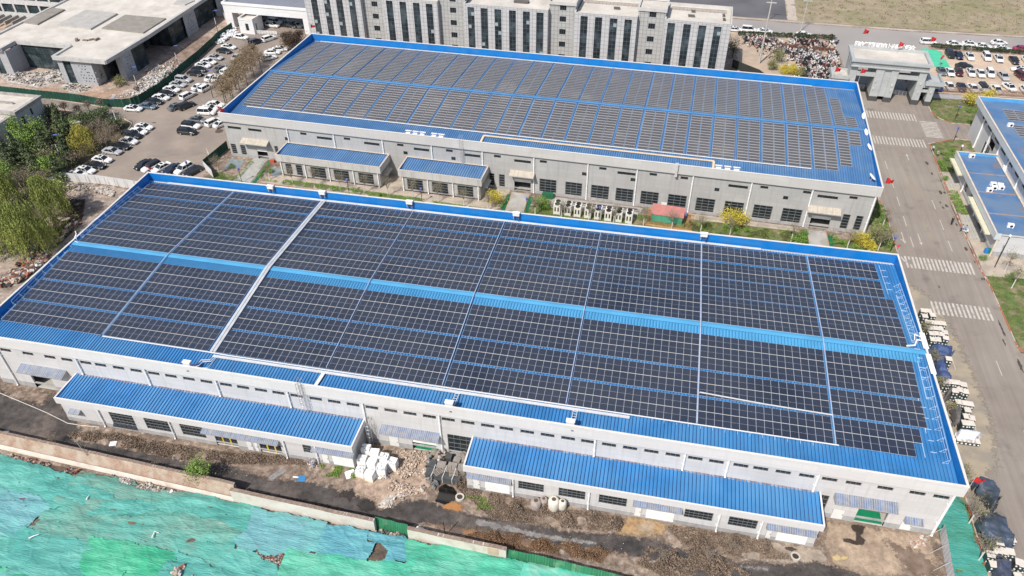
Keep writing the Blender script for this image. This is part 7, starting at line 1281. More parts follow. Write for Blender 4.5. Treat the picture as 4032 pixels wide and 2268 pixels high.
rubble('rubble', [(0,1,900,440),(0,1,1080,440),(0,1,1160,490),(0,1,1140,540),(0,1,960,490)], 450, .15, .6, [WR,TR], 'pale rubble in the dirt yard by the white panel fence', .3, 9)
rubble('rubble', [(0,1,240,1060),(0,1,520,940),(0,1,530,970),(0,1,300,1070)], 220, .15, .5, [WR,GRR], 'whitish gravel line between the willows and the dirt yard', .2, 10)
rubble('rubble', [(0,1,620,900),(0,1,740,760),(0,1,800,770),(0,1,700,880),(0,1,640,930)], 200, .15, .5, [TR,WR], 'broken pale pipes and stones in the dirt yard', .2, 11)
rubble('rubble', [(0,1,620,400),(0,1,860,400),(0,1,900,480),(0,1,640,480)], 300, .15, .5, [DKR,TR,GRR], 'dark debris near the grey sheet gate', .2, 12)
rubble('chip_heap', [(1,3,1400,200),(1,3,1740,200),(1,3,1740,400),(1,3,1690,600),(1,3,1560,650),(1,3,1400,650),(1,3,1330,560),(1,3,1400,380)], 3800, .08, .32, [TR,M('pinkish_chip', (.42,.30,.23), .95, .2, 2, island=.3),M('pale_chip', (.52,.44,.36), .95, .2, 2, island=.3)], 'broad heap of pinkish broken chips between the foam and the pallets', .5, 13, cat='chip heap')
rubble('chip_heap', [(1,3,1220,760),(1,3,1330,650),(1,3,1490,640),(1,3,1490,690),(1,3,1330,770)], 500, .1, .35, [M('pale_chip', (.5,.44,.36), .9),WR], 'pale chips spilled to the edge of the black road', .3, 14, cat='chip heap')
rubble('rubble', [(3,3,1400,1060),(3,3,1580,1050),(3,3,1600,1150),(3,3,1440,1170)], 160, .1, .4, [WR,TR,M('orange_rubble', (.42,.22,.14), .9)], 'loose pale stones near the drainpipe foot at the warehouse corner', .2, 15)
rubble('rubble', [(0,3,80,230),(0,3,560,330),(0,3,800,390),(0,3,760,440),(0,3,400,330),(0,3,120,260)], 500, .12, .4, [BRR,TR,DKR], 'reddish brick fragments between the wall foot and the teal net', .2, 16, mound)
rubble('rubble', [(0,3,1130,450),(0,3,1500,520),(0,3,1800,620),(0,3,1500,610),(0,3,1150,490)], 420, .12, .45, [WR,GRR,TR], 'grey crumpled debris line under the brick wall', .25, 17, mound)
rubble('stone_heap', [(0,3,1760,1420),(0,3,1840,1370),(0,3,1900,1370),(0,3,1960,1449),(0,3,1900,1560),(0,3,1720,1560)], 260, .12, .5, [BRR,TR,WR], 'brown stone heap inside the crumpled teal net', .6, 18, mound, cat='stone heap')
rubble('rubble', [(1,3,0,1220),(1,3,320,1220),(1,3,290,1400),(1,3,180,1360),(1,3,60,1290)], 300, .1, .35, [TR,BRR,GRR], 'brown rubble in the soil gap of the nets, left', .12, 19, mound)
rubble('rubble', [(1,3,1200,1010),(1,3,1400,1010),(1,3,1520,1070),(1,3,1500,1110),(1,3,1330,1060)], 160, .1, .5, [TR,DKR,GRR], 'mixed debris under the green sheet gate', .2, 20, mound)
rubble('gravel_bits', [(2,3,100,930),(2,3,1000,970),(2,3,1700,1110),(2,3,2400,1250),(3,3,300,1320),(2,3,1600,1250),(2,3,600,1150)], 200, .04, .12, [TR,TR,WR,GRR], 'white bits scattered on the black road edge', .02, 21, cat='litter')
rubble('gravel_bits', [(0,3,300,50),(0,3,1900,200),(1,3,800,500),(1,3,200,560),(0,3,1500,300)], 90, .04, .12, [WR,TR,GRR], 'white bits scattered along the western yard', .02, 22, cat='litter')
rubble('tie_stones', [(0,3,0,500),(0,3,1300,650),(0,3,2576,850),(1,3,1500,1100),(1,3,1400,1300),(0,3,1200,1100),(0,3,0,900)], 150, .06, .16, [DKR,TR], 'small stones weighing down the dust nets', .03, 23, lambda x, y: mound(x, y)+.25, cat='stones')
for q1, q2, q3, lb in (((0,3,290,1070),(0,3,340,1045),(0,3,390,1030),'white tapering cloth scrap on the lower left teal net'),((0,3,1530,1060),(0,3,1555,1000),(0,3,1600,1015),'curved pale scrap on the grey-green net'),((0,3,870,680),(0,3,880,655),(0,3,895,640),'small pale leaf-shaped scrap on the upper net')):
    b = MB(); b.tube([G2(q1,.75), G2(q2,.8), G2(q3,.75)], .10, 6, r1=.05); tag(b.build('cloth_scrap', PIPE), lb, 'scrap', 'pale scraps on the nets')
# loose hose in the yard
pts = [G2(q,.06) for q in ((0,2,-40,1040),(0,2,150,1120),(0,2,330,1195),(0,2,480,1260),(0,2,600,1320),(0,2,680,1360),(0,2,800,1380),(0,2,1000,1400))]
b = MB(); b.tube(pts, .05, 6); tag(b.build('hose', M('pale_hose', (.6,.58,.52), .6)), 'long pale hose snaking over the western yard', 'hose')
# teal strip by the fence
o = surf('dust_net', [(1.0,7),(4.2,7.4),(5.0,4),(4.9,-3),(4.7,-14),(.4,-14),(.7,-5),(.9,1)], NM('strip', (.06,.27,.20), (.06,.34,.29), (.15,.27,.22)), .05, 90, .6, .15, lambda x, y: 0); tag(o, 'teal dust net covering the strip beside the pale panel fence', 'dust net', 'dust nets over the soil mound')
o = surf('tarpaulin', [(28.5,158),(36,158),(35.5,170),(31,171.5)], M('green_tarp', (.08,.50,.30), .6, .08, .3), .06, 93, .5, .4, lambda x, y: 0); tag(o, 'flat bright green ground sheet beside the gatehouse', 'tarpaulin')
# ============================================================ STACKS
def slabstack(P, rz, w_, d_, h, n, mats, label, cat, name, group, topnoise=True):
    t = empty(name, P, rz, label, cat, group)
    for k in range(n):
        b = MB(); z0 = h*k/n; jx, jy = R.uniform(-.03,.03), R.uniform(-.03,.03); b.box(-w_/2+jx,-d_/2+jy,z0+.012,w_/2+jx,d_/2+jy,h*(k+1)/n-.012); b.build('slab', mats[k % len(mats)] if k < n-1 else mats[-1], t)
    return t
FO = M('white_foam', (.80,.80,.79), .8, .04, 2, bump=.2); FOY = M('cream_foam', (.72,.66,.48), .8, .05, 2); FOS = M('speckled_foam', (.72,.72,.71), .8, .04, 2, col2=(.25,.25,.25), c2s=3.5, c2r=(.56,.60))
P0 = [(-77.1,-2.4,2.6,FOS,'northernmost, grey speckled top'),(-75.6,-2.9,2.6,FO,'second from the wall, cleanest top'),(-74.1,-3.2,2.4,FOS,'third in the back line'),(-72.9,-3.4,1.9,FOS,'easternmost with a grey side'),(-77.2,-3.9,2.0,FOS,'west end of the middle line, dark speckles'),(-75.6,-4.3,2.1,FO,'centre of the middle line'),(-74.1,-4.7,1.9,FOS,'east of the middle line, cream foot'),(-77.0,-5.4,1.5,FOS,'west end of the front line'),(-75.5,-5.8,1.5,FO,'front line, biggest white face')]
for i, (x, y, h, m_, lb) in enumerate(P0):
    slabstack((x,y,0), R.uniform(-.12,.12), 1.25, 1.05, h, 5, [FOY,FO,FO,FO,m_], f'tall stack of white foam slabs, {lb}', 'foam stack', 'foam_stack', 'foam slab stacks')
for q, rz, lb in (((1,3,948,430),.6,'lone white foam slab tilted on the dirt west of the stacks'),((1,3,1232,432),-.1,'white foam slab lying in front of the stacks')):
    b = MB(); b.box(-.65,-.6,0,.65,.6,.18); o = b.build('foam_slab', FO); o.location = G2(q); o.rotation_euler = (.15,0,rz); tag(o, lb, 'foam slab', 'loose foam slabs')
WOOD = M('grey_wood', (.27,.23,.19), .9, .15, 3); DWD = M('dark_board', (.065,.068,.07), .8, .2, 1.5); GBD = M('grey_board', (.26,.24,.22), .9, .2, 1.5)
def pallet(P, rz, label, rx=0, ry=0):
    t = empty('pallet', P, rz, label, 'pallet', 'wooden pallets'); t.rotation_euler = (rx, ry, rz)
    for k in range(5): b = MB(); b.box(-.6,-.5+k*.22,.1,.6,-.38+k*.22,.13); b.build('deck_board', WOOD, t)
    for k in range(3): b = MB(); b.box(-.6+k*.55,-.5,0,-.5+k*.55,.5,.1); b.build('bearer', WOOD, t)
for q, z, rz, rx, lb in (((1,3,1460,205),0,.3,.1,'brown pallet on the ground by the shutter door'),((1,3,1300,310),.5,.2,.9,'pallet leaning on the foam stacks'),((1,3,1800,210),.8,.0,.05,'pallet at the back left of the dark stacks'),((1,3,1985,415),1.15,.35,.1,'pale pallet on the front of the dark stacks'),((1,3,2080,235),1.1,.7,.2,'tilted pallet at the back right of the dump'),((1,3,1830,400),1.2,.9,.15,'grey pallet tilted on the middle of the dump'),((1,3,1920,370),1.2,.2,.1,'pallet on top of the central dark stack'),((1,3,1375,245),.3,.8,.3,'small pallet between the foam and the chips')):
    pallet(G(*q, z), rz, lb, rx, .05)
for i, (x, y, w_, d_, h, m_, lb) in enumerate(((-67.3,-3.6,1.2,1.1,1.25,DWD,'front left'),(-66.0,-3.8,1.2,1.1,1.2,DWD,'front second'),(-64.7,-3.9,1.2,1.1,1.15,DWD,'front third'),(-63.5,-3.9,1.1,1.0,1.0,DWD,'front right'),(-67.4,-2.3,1.0,1.2,1.2,DWD,'middle left'),(-66.1,-2.3,1.2,1.2,1.3,GBD,'middle second'),(-64.6,-2.2,1.3,1.2,1.2,GBD,'middle third'),(-63.2,-2.1,1.1,1.2,1.1,GBD,'middle right'),(-66.9,-.7,1.1,1.0,1.1,GBD,'back left'),(-65.5,-.6,.9,.9,1.3,DWD,'back second, dark wrapped'),(-64.3,-.7,1.0,.9,.9,GBD,'back third'),(-63.0,-.6,1.1,1.1,1.2,GBD,'back right'))):
    slabstack((x,y,0), R.uniform(-.15,.15), w_, d_, h, 5, [m_], f'stack of {"dark" if m_ is DWD else "grey"} boards in the pallet dump, {lb}', 'board stack', 'board_stack', 'board stacks in the pallet dump')
for x, z in ((-67.0,0),(-65.4,0),(-64.0,0)):
    b = MB(); b.tube([(x,-4.5,.2),(x,-4.45,1.2),(x+.1,-3.6,1.33),(x+.15,-2.6,1.4)], .04, 5); tag(b.build('strap', PIPE), f'white strap hanging over the front dark boards, {["western","middle","eastern"][[-67.0,-65.4,-64.0].index(x)]}', 'strap', 'white straps')
rubble('stone_blocks', [(1,3,1720,260),(1,3,1820,260),(1,3,1800,420),(1,3,1770,480),(1,3,1830,540),(1,3,1750,600),(1,3,1670,570),(1,3,1700,450)], 150, .25, .6, [M('dark_grey_block', (.14,.145,.15), .8, .15, 2, island=.35),GRR], 'dark grey stone blocks tumbled beside the board stacks', .6, 30, flat=.8, cat='stone blocks')
rubble('dump_litter', [(1,3,1780,210),(1,3,2130,220),(1,3,2100,420),(1,3,1850,480)], 260, .12, .5, [DKR,WR,GRR,TR], 'mixed litter over the pallet dump', 1.3, 31, cat='litter')
t = empty('plastic_bundle', G(1,3,1310,420), .2, 'crumpled silver plastic bundle at the foot of the foam stacks', 'plastic bundle'); b = MB()
for k in range(160): leaf(b, Vector((R.gauss(0,.35),R.gauss(0,.45),abs(R.gauss(.4,.3)))), .22, R)
b.build('sheeting', M('silver_sheeting', (.50,.48,.50), .3, .3, 2, island=.4), t)
t = empty('plastic_bundle', G(1,3,572,350), .2, 'greyish plastic bundle standing against the annex canopy', 'plastic bundle'); b = MB()
for k in range(110): leaf(b, Vector((R.gauss(0,.2),R.gauss(0,.25),abs(R.gauss(.8,.5)))), .18, R)
b.build('sheeting', MATS['silver_sheeting'], t)
for q, sz, m_, rz, lb in (((1,3,458,470),(.55,.5,.05),BLUE,.2,'small blue ribbed sheet offcut on the dirt'),((1,3,405,455),(.5,.1,.05),PIPE,.1,'short white offcut beside the blue sheet'),((1,3,215,425),(.45,1.2,.04),GRR,-.6,'dark grey board lying on the western dirt'),((0,3,1140,120),(.5,.4,.1),PIPE,.3,'white square scrap near the annex brush'),((0,3,60,8),(.4,.3,.1),PIPE,.3,'white scrap near the west doorway'),((0,3,250,140),(1.8,.5,.3),GRR,-.1,'long grey slab along the brick wall'),((1,3,1650,985),(.5,.25,.3),PIPE,-.1,'small white box behind the eastern plastered wall'),((3,3,2460-2576+2576,1225),(.2,.2,.3),PIPE,0,'small white cover on the pavement')):
    b = MB(); b.box(-sz[0],-sz[1],0,sz[0],sz[1],sz[2]); b.box(-sz[0]*.9,-sz[1]*.3,sz[2],sz[0]*.9,sz[1]*.3,sz[2]+.02); o = b.build('offcut', m_); o.location = G2(q); o.rotation_euler = (0,0,rz); tag(o, lb, 'scrap', 'loose scraps in the south yard')
b = MB(); b.tube([(0,0,.1),(2.0,.9,.3),(2.3,.2,.1)], .1, 4); b.tube([(0,0,.1),(2.2,-.3,.15)], .08, 4); o = b.build('broken_frame', WOOD); o.location = G(0,3,430,165); tag(o, 'broken pale timber frame behind the brick wall', 'broken frame')
# round tanks
for q, r_, h, lb, m_ in (((2,3,418,765),.78,2.0,'largest cream round tank before the annex window',M('cream_tank',(.66,.62,.53),.7,.08,1,streak=.2)),((2,3,505,770),.58,1.7,'smaller cream round tank, east of the largest',MATS['cream_tank']),((2,3,318,735),.55,1.5,'grey stained round tank next to the big cream one',M('stained_tank',(.34,.29,.26),.9,.25,1.5)),((2,3,240,755),.75,1.5,'crumpled stained round tank among the brush',MATS['stained_tank'])):
    t = empty('round_tank', G2(q), 0, lb, 'tank', 'round tanks'); b = MB(); b.lathe([(r_*.9,0),(r_,.2),(r_,h*.8),(r_*.75,h),(r_*.42,h+.02)], 18); smooth(b.build('tank_body', m_, t)); b = MB(); b.lathe([(.02,h-.02),(r_*.4,h+.03),(.02,h+.035)], 12); b.build('tank_opening', M('dark_opening',(.10,.07,.05),.9), t)
for q, lb in (((1,3,2052,665),'pale concrete ring beside the black pool'),((3,3,272,1262),'pale concrete manhole ring on the southern path')):
    t = empty('concrete_ring', G2(q), 0, lb, 'concrete ring', 'concrete rings'); b = MB(); b.lathe([(.42,0),(.62,0),(.62,.35),(.42,.35),(.42,.02)], 16); b.build('ring', M('ring_concrete',(.5,.46,.4),.9), t); b = MB(); b.lathe([(.01,.2),(.43,.2),(.43,.22),(.01,.22)], 12); b.build('cover', MUD, t)
# ------------------------------------------------------------ crates on the east side
CB = M('dark_bin_body', (.03,.05,.05), .6, .2, 2); LID = M('pale_lid', (.66,.60,.53), .6, .08, 1)
crm = MB(); crm.box(-.45,-.46,0,.45,.46,.62); crm = crm.mesh('bin_body', CB); lm = MB(); lm.box(-.47,-.48,.63,.47,.48,.72); lm.box(-.42,-.43,.72,.42,.43,.75); lm = lm.mesh('lid', LID); cp = MB(); cp.lathe([(.01,0),(.12,0),(.12,.05),(.01,.05)], 10); cp = cp.mesh('cap', PIPE)
cr = [(3,2,1565,225),(3,2,1618,228),(3,2,1580,280),(3,2,1658,270),(3,2,1610,340),(3,2,1660,345),(3,2,1712,350),(3,2,1762,355),(3,2,1632,400),(3,2,1682,402),(3,2,1735,408),(3,2,1650,455),(3,2,1698,455),(3,2,1745,462),(3,2,1780,445),(3,2,1662,515),(3,2,1712,518),(3,2,1790,500),(3,2,1795,940),(3,2,1848,942),(3,2,1905,950),(3,2,1970,970),(3,2,1882,1030),(3,2,1935,1022),(3,2,1988,1040),(3,2,1920,1145),(3,2,1975,1155),(3,2,2035,1165),(3,2,2010,1225),(3,2,2000,1290),(3,2,2050,1305),(3,2,1985,1355),(3,2,2045,1360),(3,2,1820,710)]
def binstack(P, n, label, rz=0, grp='stacked bins with pale lids'):
    t = empty('stacked_bins', (P.x,P.y,.01), rz, label, 'bin stack', grp)
    for k in range(n):
        inst(crm, 'bin_body', t, (0,0,k*.66))
        for s_ in (-.25,.25): inst(cp, 'cap', t, (s_,-.47,k*.66+.3)).rotation_euler = (PI/2,0,0)
    inst(lm, 'lid', t, (0,0,(n-1)*.66)); return t
for i, q in enumerate(cr):
    P = G(*q, 2.0); P.z = 0; g_ = 'crossing-side group' if i < 18 else 'middle group' if i < 25 else 'southern group' if i < 33 else 'group'
    j = i if i < 18 else i-18 if i < 25 else i-25
    binstack(P, 3, (f'pale-lidded bin stack, {ORD[j]} from the north in the {g_} beside the road' if i < 33 else 'lone pale-lidded bin half under the navy tarpaulin'), R.uniform(-.12,.12))
def tarp(pts, z, mat, label, fold=.25, seed=1):
    P = [tuple(G(*q, z)[:2]) for q in pts]; xs = [q[0] for q in P]; ys = [q[1] for q in P]
    def base(x, y):
        e = 9; n = len(P)
        for i in range(n):
            a = Vector(P[i]); c = Vector(P[(i+1)%n]); d = c-a; t_ = max(0, min(1, (Vector((x,y))-a).dot(d)/d.dot(d))); e = min(e, (a+d*t_-Vector((x,y))).length)
        return max(.03, z*min(1, e/.35+.1))+noise.noise(Vector((x*1.1,y*1.1,seed)))*fold+abs(noise.noise(Vector((x*2.2,y*.7,seed+2))))*fold*.7
    o = surf('tarpaulin', P, mat, 0, seed, 1.0, .14, base); tag(o, label, 'tarpaulin', 'tarpaulins on the stacks'); return o
NV = M('navy_tarp', (.045,.075,.19), .55, .2, .6, bump=.5, bs=6, col2=(.09,.13,.25), c2s=.5); DT = M('dark_tarp', (.04,.05,.062), .5, .15, .6, bump=.5, bs=6, col2=(.06,.08,.12), c2s=.4); GT = M('grey_tarp', (.12,.11,.11), .7, .15, .6, bump=.4); WT = M('white_tarp', (.62,.62,.66), .6, .05, .6)
tarp([(3,2,1640,560),(3,2,1720,545),(3,2,1880,580),(3,2,1870,640),(3,2,1800,690),(3,2,1800,760),(3,2,1870,880),(3,2,1875,925),(3,2,1740,885),(3,2,1700,760)], 1.8, NV, 'navy tarpaulin over bins between the northern and middle groups', .25, 5)
tarp([(3,2,1800,1000),(3,2,1860,965),(3,2,1915,965),(3,2,1870,1040),(3,2,1790,1090)], 2.1, GT, 'grey tarpaulin thrown over the middle bin group', .15, 6)
tarp([(3,2,1850,1150),(3,2,1970,1190),(3,2,1965,1290),(3,2,1950,1370),(3,2,1880,1320)], 2.0, GT, 'dark grey tarpaulin over the southern bin group', .2, 7)
tarp([(3,2,1920,1395),(3,2,2100,1420),(3,2,2180,1449),(3,3,2110,65),(3,3,1900,30)], 1.5, WT, 'white tarpaulin over the low bins by the warehouse corner', .06, 8)
for k in range(5): binstack(G(3,3,1925+k*42,75+k*6,.5)*1.0, 1, f'low dark bin along the edge of the white tarpaulin, {ORD[k]} from the west', 0, 'low bins under the white tarpaulin')
tarp([(3,3,2080,450),(3,3,2130,425),(3,3,2270,455),(3,3,2370,590),(3,3,2330,700),(3,3,2290,780),(3,3,2270,720),(3,3,2220,620),(3,3,2120,560)], 2.4, DT, 'large dark blue-grey tarpaulin beside the red corner flag', .3, 9)
tarp([(3,3,2130,840),(3,3,2180,790),(3,3,2300,780),(3,3,2420,860),(3,3,2450,970),(3,3,2520,1040),(3,3,2500,1110),(3,3,2350,1090),(3,3,2240,1040),(3,3,2160,960)], 2.2, DT, 'large black tarpaulin over stacks, south of the blue-grey one', .3, 10)
tarp([(3,3,2290,1240),(3,3,2430,1260),(3,3,2480,1300),(3,3,2480,1449),(3,3,2340,1500),(3,3,2300,1380)], 1.8, M('slate_tarp', (.06,.07,.11), .6, .15, 1, bump=.4), 'slate blue tarpaulin at the bottom right corner', .2, 11)
for i, (q, n) in enumerate((((3,3,2330,1110),2),((3,3,2390,1080),2),((3,3,2450,1080),2),((3,3,2310,1200),2),((3,3,2375,1200),2),((3,3,2440,1205),2),((3,3,2240,1230),2),((3,3,2530,1310),2),((3,3,2565,1330),2),((3,3,2540,1420),1),((3,3,2270,1330),2))):
    P = G(*q, 1.3); P.z = 0; binstack(P, n, f'bin stack with a slatted lid at the bottom right, {ORD[i]} of the scattered ones' if False else f'bin stack at the bottom right corner, {["behind the black tarpaulin","second behind the black tarpaulin","third behind the black tarpaulin, by the road","west end of the slatted row","middle of the slatted row","east end of the slatted row","dark one left of the slatted row","pale one by the frame edge","pale one cut by the frame edge","wooden lidded one at the very bottom","dark one left of the slate tarpaulin"][i]}', R.uniform(-.2,.2), 'bin stacks at the bottom right')
# ------------------------------------------------------------ chillers, shed and pipework between the warehouses
CW = M('chiller_white', (.70,.68,.62), .5, .05, 1)
fanm = MB(); fanm.lathe([(.46,0),(.5,0),(.5,.16),(.44,.16),(.44,.04),(.01,.04)], 14); fanm = fanm.mesh('fan', BLACK); chm = MB(); chm.box(-.7,-1.0,.15,.7,1.2,2.3); chm.box(-.65,-.95,0,-.5,1.15,.15); chm.box(.5,-.95,0,.65,1.15,.15); chm = chm.mesh('casing', CW); gm = MB(); gm.box(-.14,-.03,-.5,.14,.0,.5); gm = gm.mesh('side_grille', M('black_grille', (.03,.03,.03), .7))
for i, u in enumerate((458,565,663,768,868,970,1075,1178)):
    P = G(2,1,u,655+i*13.2,.8); t = empty('chiller_unit', (P.x, P.y, .01), YB, f'white twin-fan chiller unit, {ORD[i]} from the west in the row', 'chiller', 'white chillers before the far warehouse')
    inst(chm, 'casing', t)
    for y in (-.45,.65): inst(fanm, 'fan', t, (0,y,2.3))
    for x in (-.32,.30): inst(gm, 'side_grille', t, (x,-1.0,1.35))
b = MB(); a = G(2,1,560,575,1.2); c = G(2,1,1260,655,1.2)
for dy, z in ((0,1.3),(.35,1.6),(.35,.9)): b.tube([a+Vector((0,dy,z-1.2)), c+Vector((0,dy,z-1.2))], .1, 6)
for k in range(8): q = a+(c-a)*k/7; b.tube([q, q-Vector((0,1.2,0))], .08, 5)
tag(b.build('pipework', M('grey_pipework', (.22,.20,.18), .6)), 'grey pipe runs behind the row of chillers', 'pipework')
b = MB(); a = G(2,1,415,655); c = G(2,1,1200,750); d = c-a; L = d.length; d.normalize(); s_ = Vector((-d.y,d.x,0))
for k in range(int(L/.45)): q = a+d*k*.45; b.prism([q, q+d*.28, q+d*.28+s_*.35, q+s_*.35], 0, .22)
tag(b.build('striped_sill', M('cream_black_sill', (.48,.40,.25), .8, .2, 2)), 'cream toothed kerb in front of the chillers', 'kerb')
t = empty('white_cabinet', G(2,1,1185,800), YB, 'white cabinet in front of the last chiller', 'cabinet', 'white cabinets on the strip'); b = MB(); b.box(-.4,-.3,0,.4,.3,1.6); b.build('casing', PIPE, t); b = MB(); b.box(-.43,-.33,1.6,.43,.33,1.66); b.build('cap', WHT, t)
t = empty('white_cabinet', G(2,1,1525,648), YB, 'white cabinet against the far warehouse wall behind the shed', 'cabinet', 'white cabinets on the strip'); b = MB(); b.box(-.55,-.3,0,.55,.3,1.5); b.build('casing', PIPE, t); b = MB(); b.box(-.58,-.33,1.5,.58,.33,1.56); b.build('cap', WHT, t)
t = empty('shed', G(2,1,1395,785), YB-.03, 'small shed with a faded red roof and green front on a lattice deck', 'shed'); b = MB(); b.box(0,0,.3,6.2,2.4,1.9); b.build('wall', M('teal_green_wall', (.06,.27,.17), .6, .1, 1), t)
b = MB(); b.poly([(-.2,-.1,2.05),(6.4,-.1,2.05),(6.4,2.8,2.75),(-.2,2.8,2.75)]); b.poly([(-.2,-.1,1.98),(-.2,2.8,2.68),(6.4,2.8,2.68),(6.4,-.1,1.98)]); b.poly([(-.2,-.1,1.98),(6.4,-.1,1.98),(6.4,-.1,2.05),(-.2,-.1,2.05)]); b.box(0,2.3,1.9,6.2,2.4,2.6); b.build('roof', M('faded_red_roof', (.42,.17,.15), .8, .1, 1), t)
for k in range(3): b = MB(); b.box(.1+k*2.05,-.04,.35,2.05+k*2.05,-.001,1.85); b.build('front_panel', M('teal_panel', (.08,.33,.21), .6, .1, 1), t)
b = MB()
for k in range(46): T = Matrix.Translation((-1.3+k*.22,-1.5,.02)) @ Matrix.Rotation(.6, 4, 'Z'); 
P = [(-1.0,-1.3),(8.3,-1.3),(8.3,4.5),(-1.0,4.5)]
for k in range(40):
    for j in range(24):
        if (k+j) % 2: x, y = -1.0+k*.2325, -1.3+j*.24; b.box(x,y,.26,x+.2,y+.11,.32)
b.box(-1.1,-1.4,0,8.4,-1.3,.34); b.box(-1.1,4.5,0,8.4,4.6,.34); b.build('lattice_deck', M('orange_lattice', (.50,.27,.12), .8, .2, 2), t)
# big green planter by the ramp
b = MB(); b.prism([(-1.2,-.5),(1.2,-.5),(1.1,.5),(-1.1,.5)], 0, 1.2); o = b.build('green_skip', M('dark_green_skip', (.02,.12,.06), .6)); o.location = G(2,1,360,540); tag(o, 'dark green skip beside the white chillers', 'skip')
b = MB()
for k in range(4): b.box(k*.75,-.3,0,k*.75+.6,.3,1.1)
tag_ = None
for k in range(4):
    t = empty('outdoor_cabinet', G(1,1,845+k*27,365+k*4,.0), YB, f'white box against the longer far annex wall, {ORD[k]} from the west', 'cabinet', 'white boxes against the far annex'); b = MB(); b.box(-.32,-.25,.1,.32,.2,1.1); b.build('casing', PIPE, t); b = MB(); b.box(-.25,-.27,.4,.25,-.251,.9); b.build('grille', FRAME, t)
b = MB(); b.box(-.5,-.35,0,.5,.35,.7); b.box(-.45,-.3,.7,.45,.3,.75); o = b.build('red_box', M('red_brown_box', (.45,.10,.05), .7)); o.location = G(1,1,170,185); tag(o, 'small red box at the western driveway', 'box')
b = MB(); b.box(-1.6,-.9,.4,1.6,.9,2.0); b.box(1.6,-.8,.4,2.6,.8,1.5); o = b.build('blue_truck', M('navy_body', (.02,.04,.14), .5)); o.location = G(3,0,1700,905); o.rotation_euler = (0,0,1.5); tag(o, 'navy box cart half hidden behind the gatehouse pylon', 'cart')
# kiosk in the garden
b = MB(); b.box(-1.3,-1,0,1.3,1,2.4); b.box(-1.5,-1.2,2.4,1.5,1.2,2.55); o = b.build('kiosk', M('cream_kiosk', (.55,.50,.38), .8)); o.location = G(0,0,780,1330,0); tag(o, 'small cream kiosk roof above the yellow willow', 'kiosk')
# ============================================================ SCOOTERS AND PEOPLE
def scoot(c):
    b = MB(); b.box(-.75,-.13,.38,.0,.13,.72,0); b.box(-.1,-.15,.22,.45,.15,.3,0); b.tube([(.5,0,.3),(.62,0,.95)], .09, 6, 0); b.box(.42,-.2,.45,.6,.2,.9,0); b.box(-.7,-.12,.72,-.05,.12,.80,1); b.tube([(-.5,-.06,.25),(-.5,.06,.25)], .25, 10, 2); b.tube([(.66,-.05,.25),(.66,.05,.25)], .25, 10, 2); b.tube([(.6,-.33,.98),(.6,.33,.98)], .025, 4, 2); b.box(-.98,-.18,.72,-.68,.18,1.02,0)
    return b.mesh('scooter', [M('scooter_'+c, SC[c], .4, .1, 1), BLACK, TYRE])
SC = {'white': (.72,.70,.68), 'pink': (.55,.30,.28), 'black': (.03,.03,.035), 'grey': (.25,.25,.27), 'red': (.22,.04,.05)}
SM = {c: scoot(c) for c in SC}; rr = random.Random(5); n = 0; tries = 0
AR = [(-21,166),(-3,150),(-8,141),(-1,137),(3.4,140),(3.9,145),(7.2,170.2),(-21,171.5)]
occ = []
while n < 298 and tries < 20000:
    tries += 1; x, y = rr.uniform(-21, 7.3), rr.uniform(137, 171.3)
    if not pin(AR, x, y) or (163.4 < y < 166.6 and x > -11.5): continue
    if x < -8 and rr.random() < .6: continue
    if noise.noise(Vector((x*.2,y*.2,3))) < -.25: continue
    if any((x-a)**2+(y-c)**2 < .48 for a, c in occ): continue
    occ.append((x, y)); c = rr.choices(['white','pink','black','grey','red'], [30,8,34,20,6])[0]
    o = inst(SM[c], 'parked_scooter', None, (x, y, .01), rr.choice((PI/2,-PI/2,.4,2.2))+rr.gauss(0,.35)); tag(o, f'{c} scooter in the packed scooter park north of the far warehouse', 'scooter', f'{c} scooters in the scooter park'); n += 1
rubble('scooter_clutter', [(3,0,-300,420),(3,0,650,380),(3,0,640,770),(3,0,200,740)], 900, .2, .55, [M('clutter_white',(.65,.64,.63),.6),BLACK,GRR,BLACK], 'helmets, boxes and windshields crowding the scooter park', .8, 44, cat='clutter')
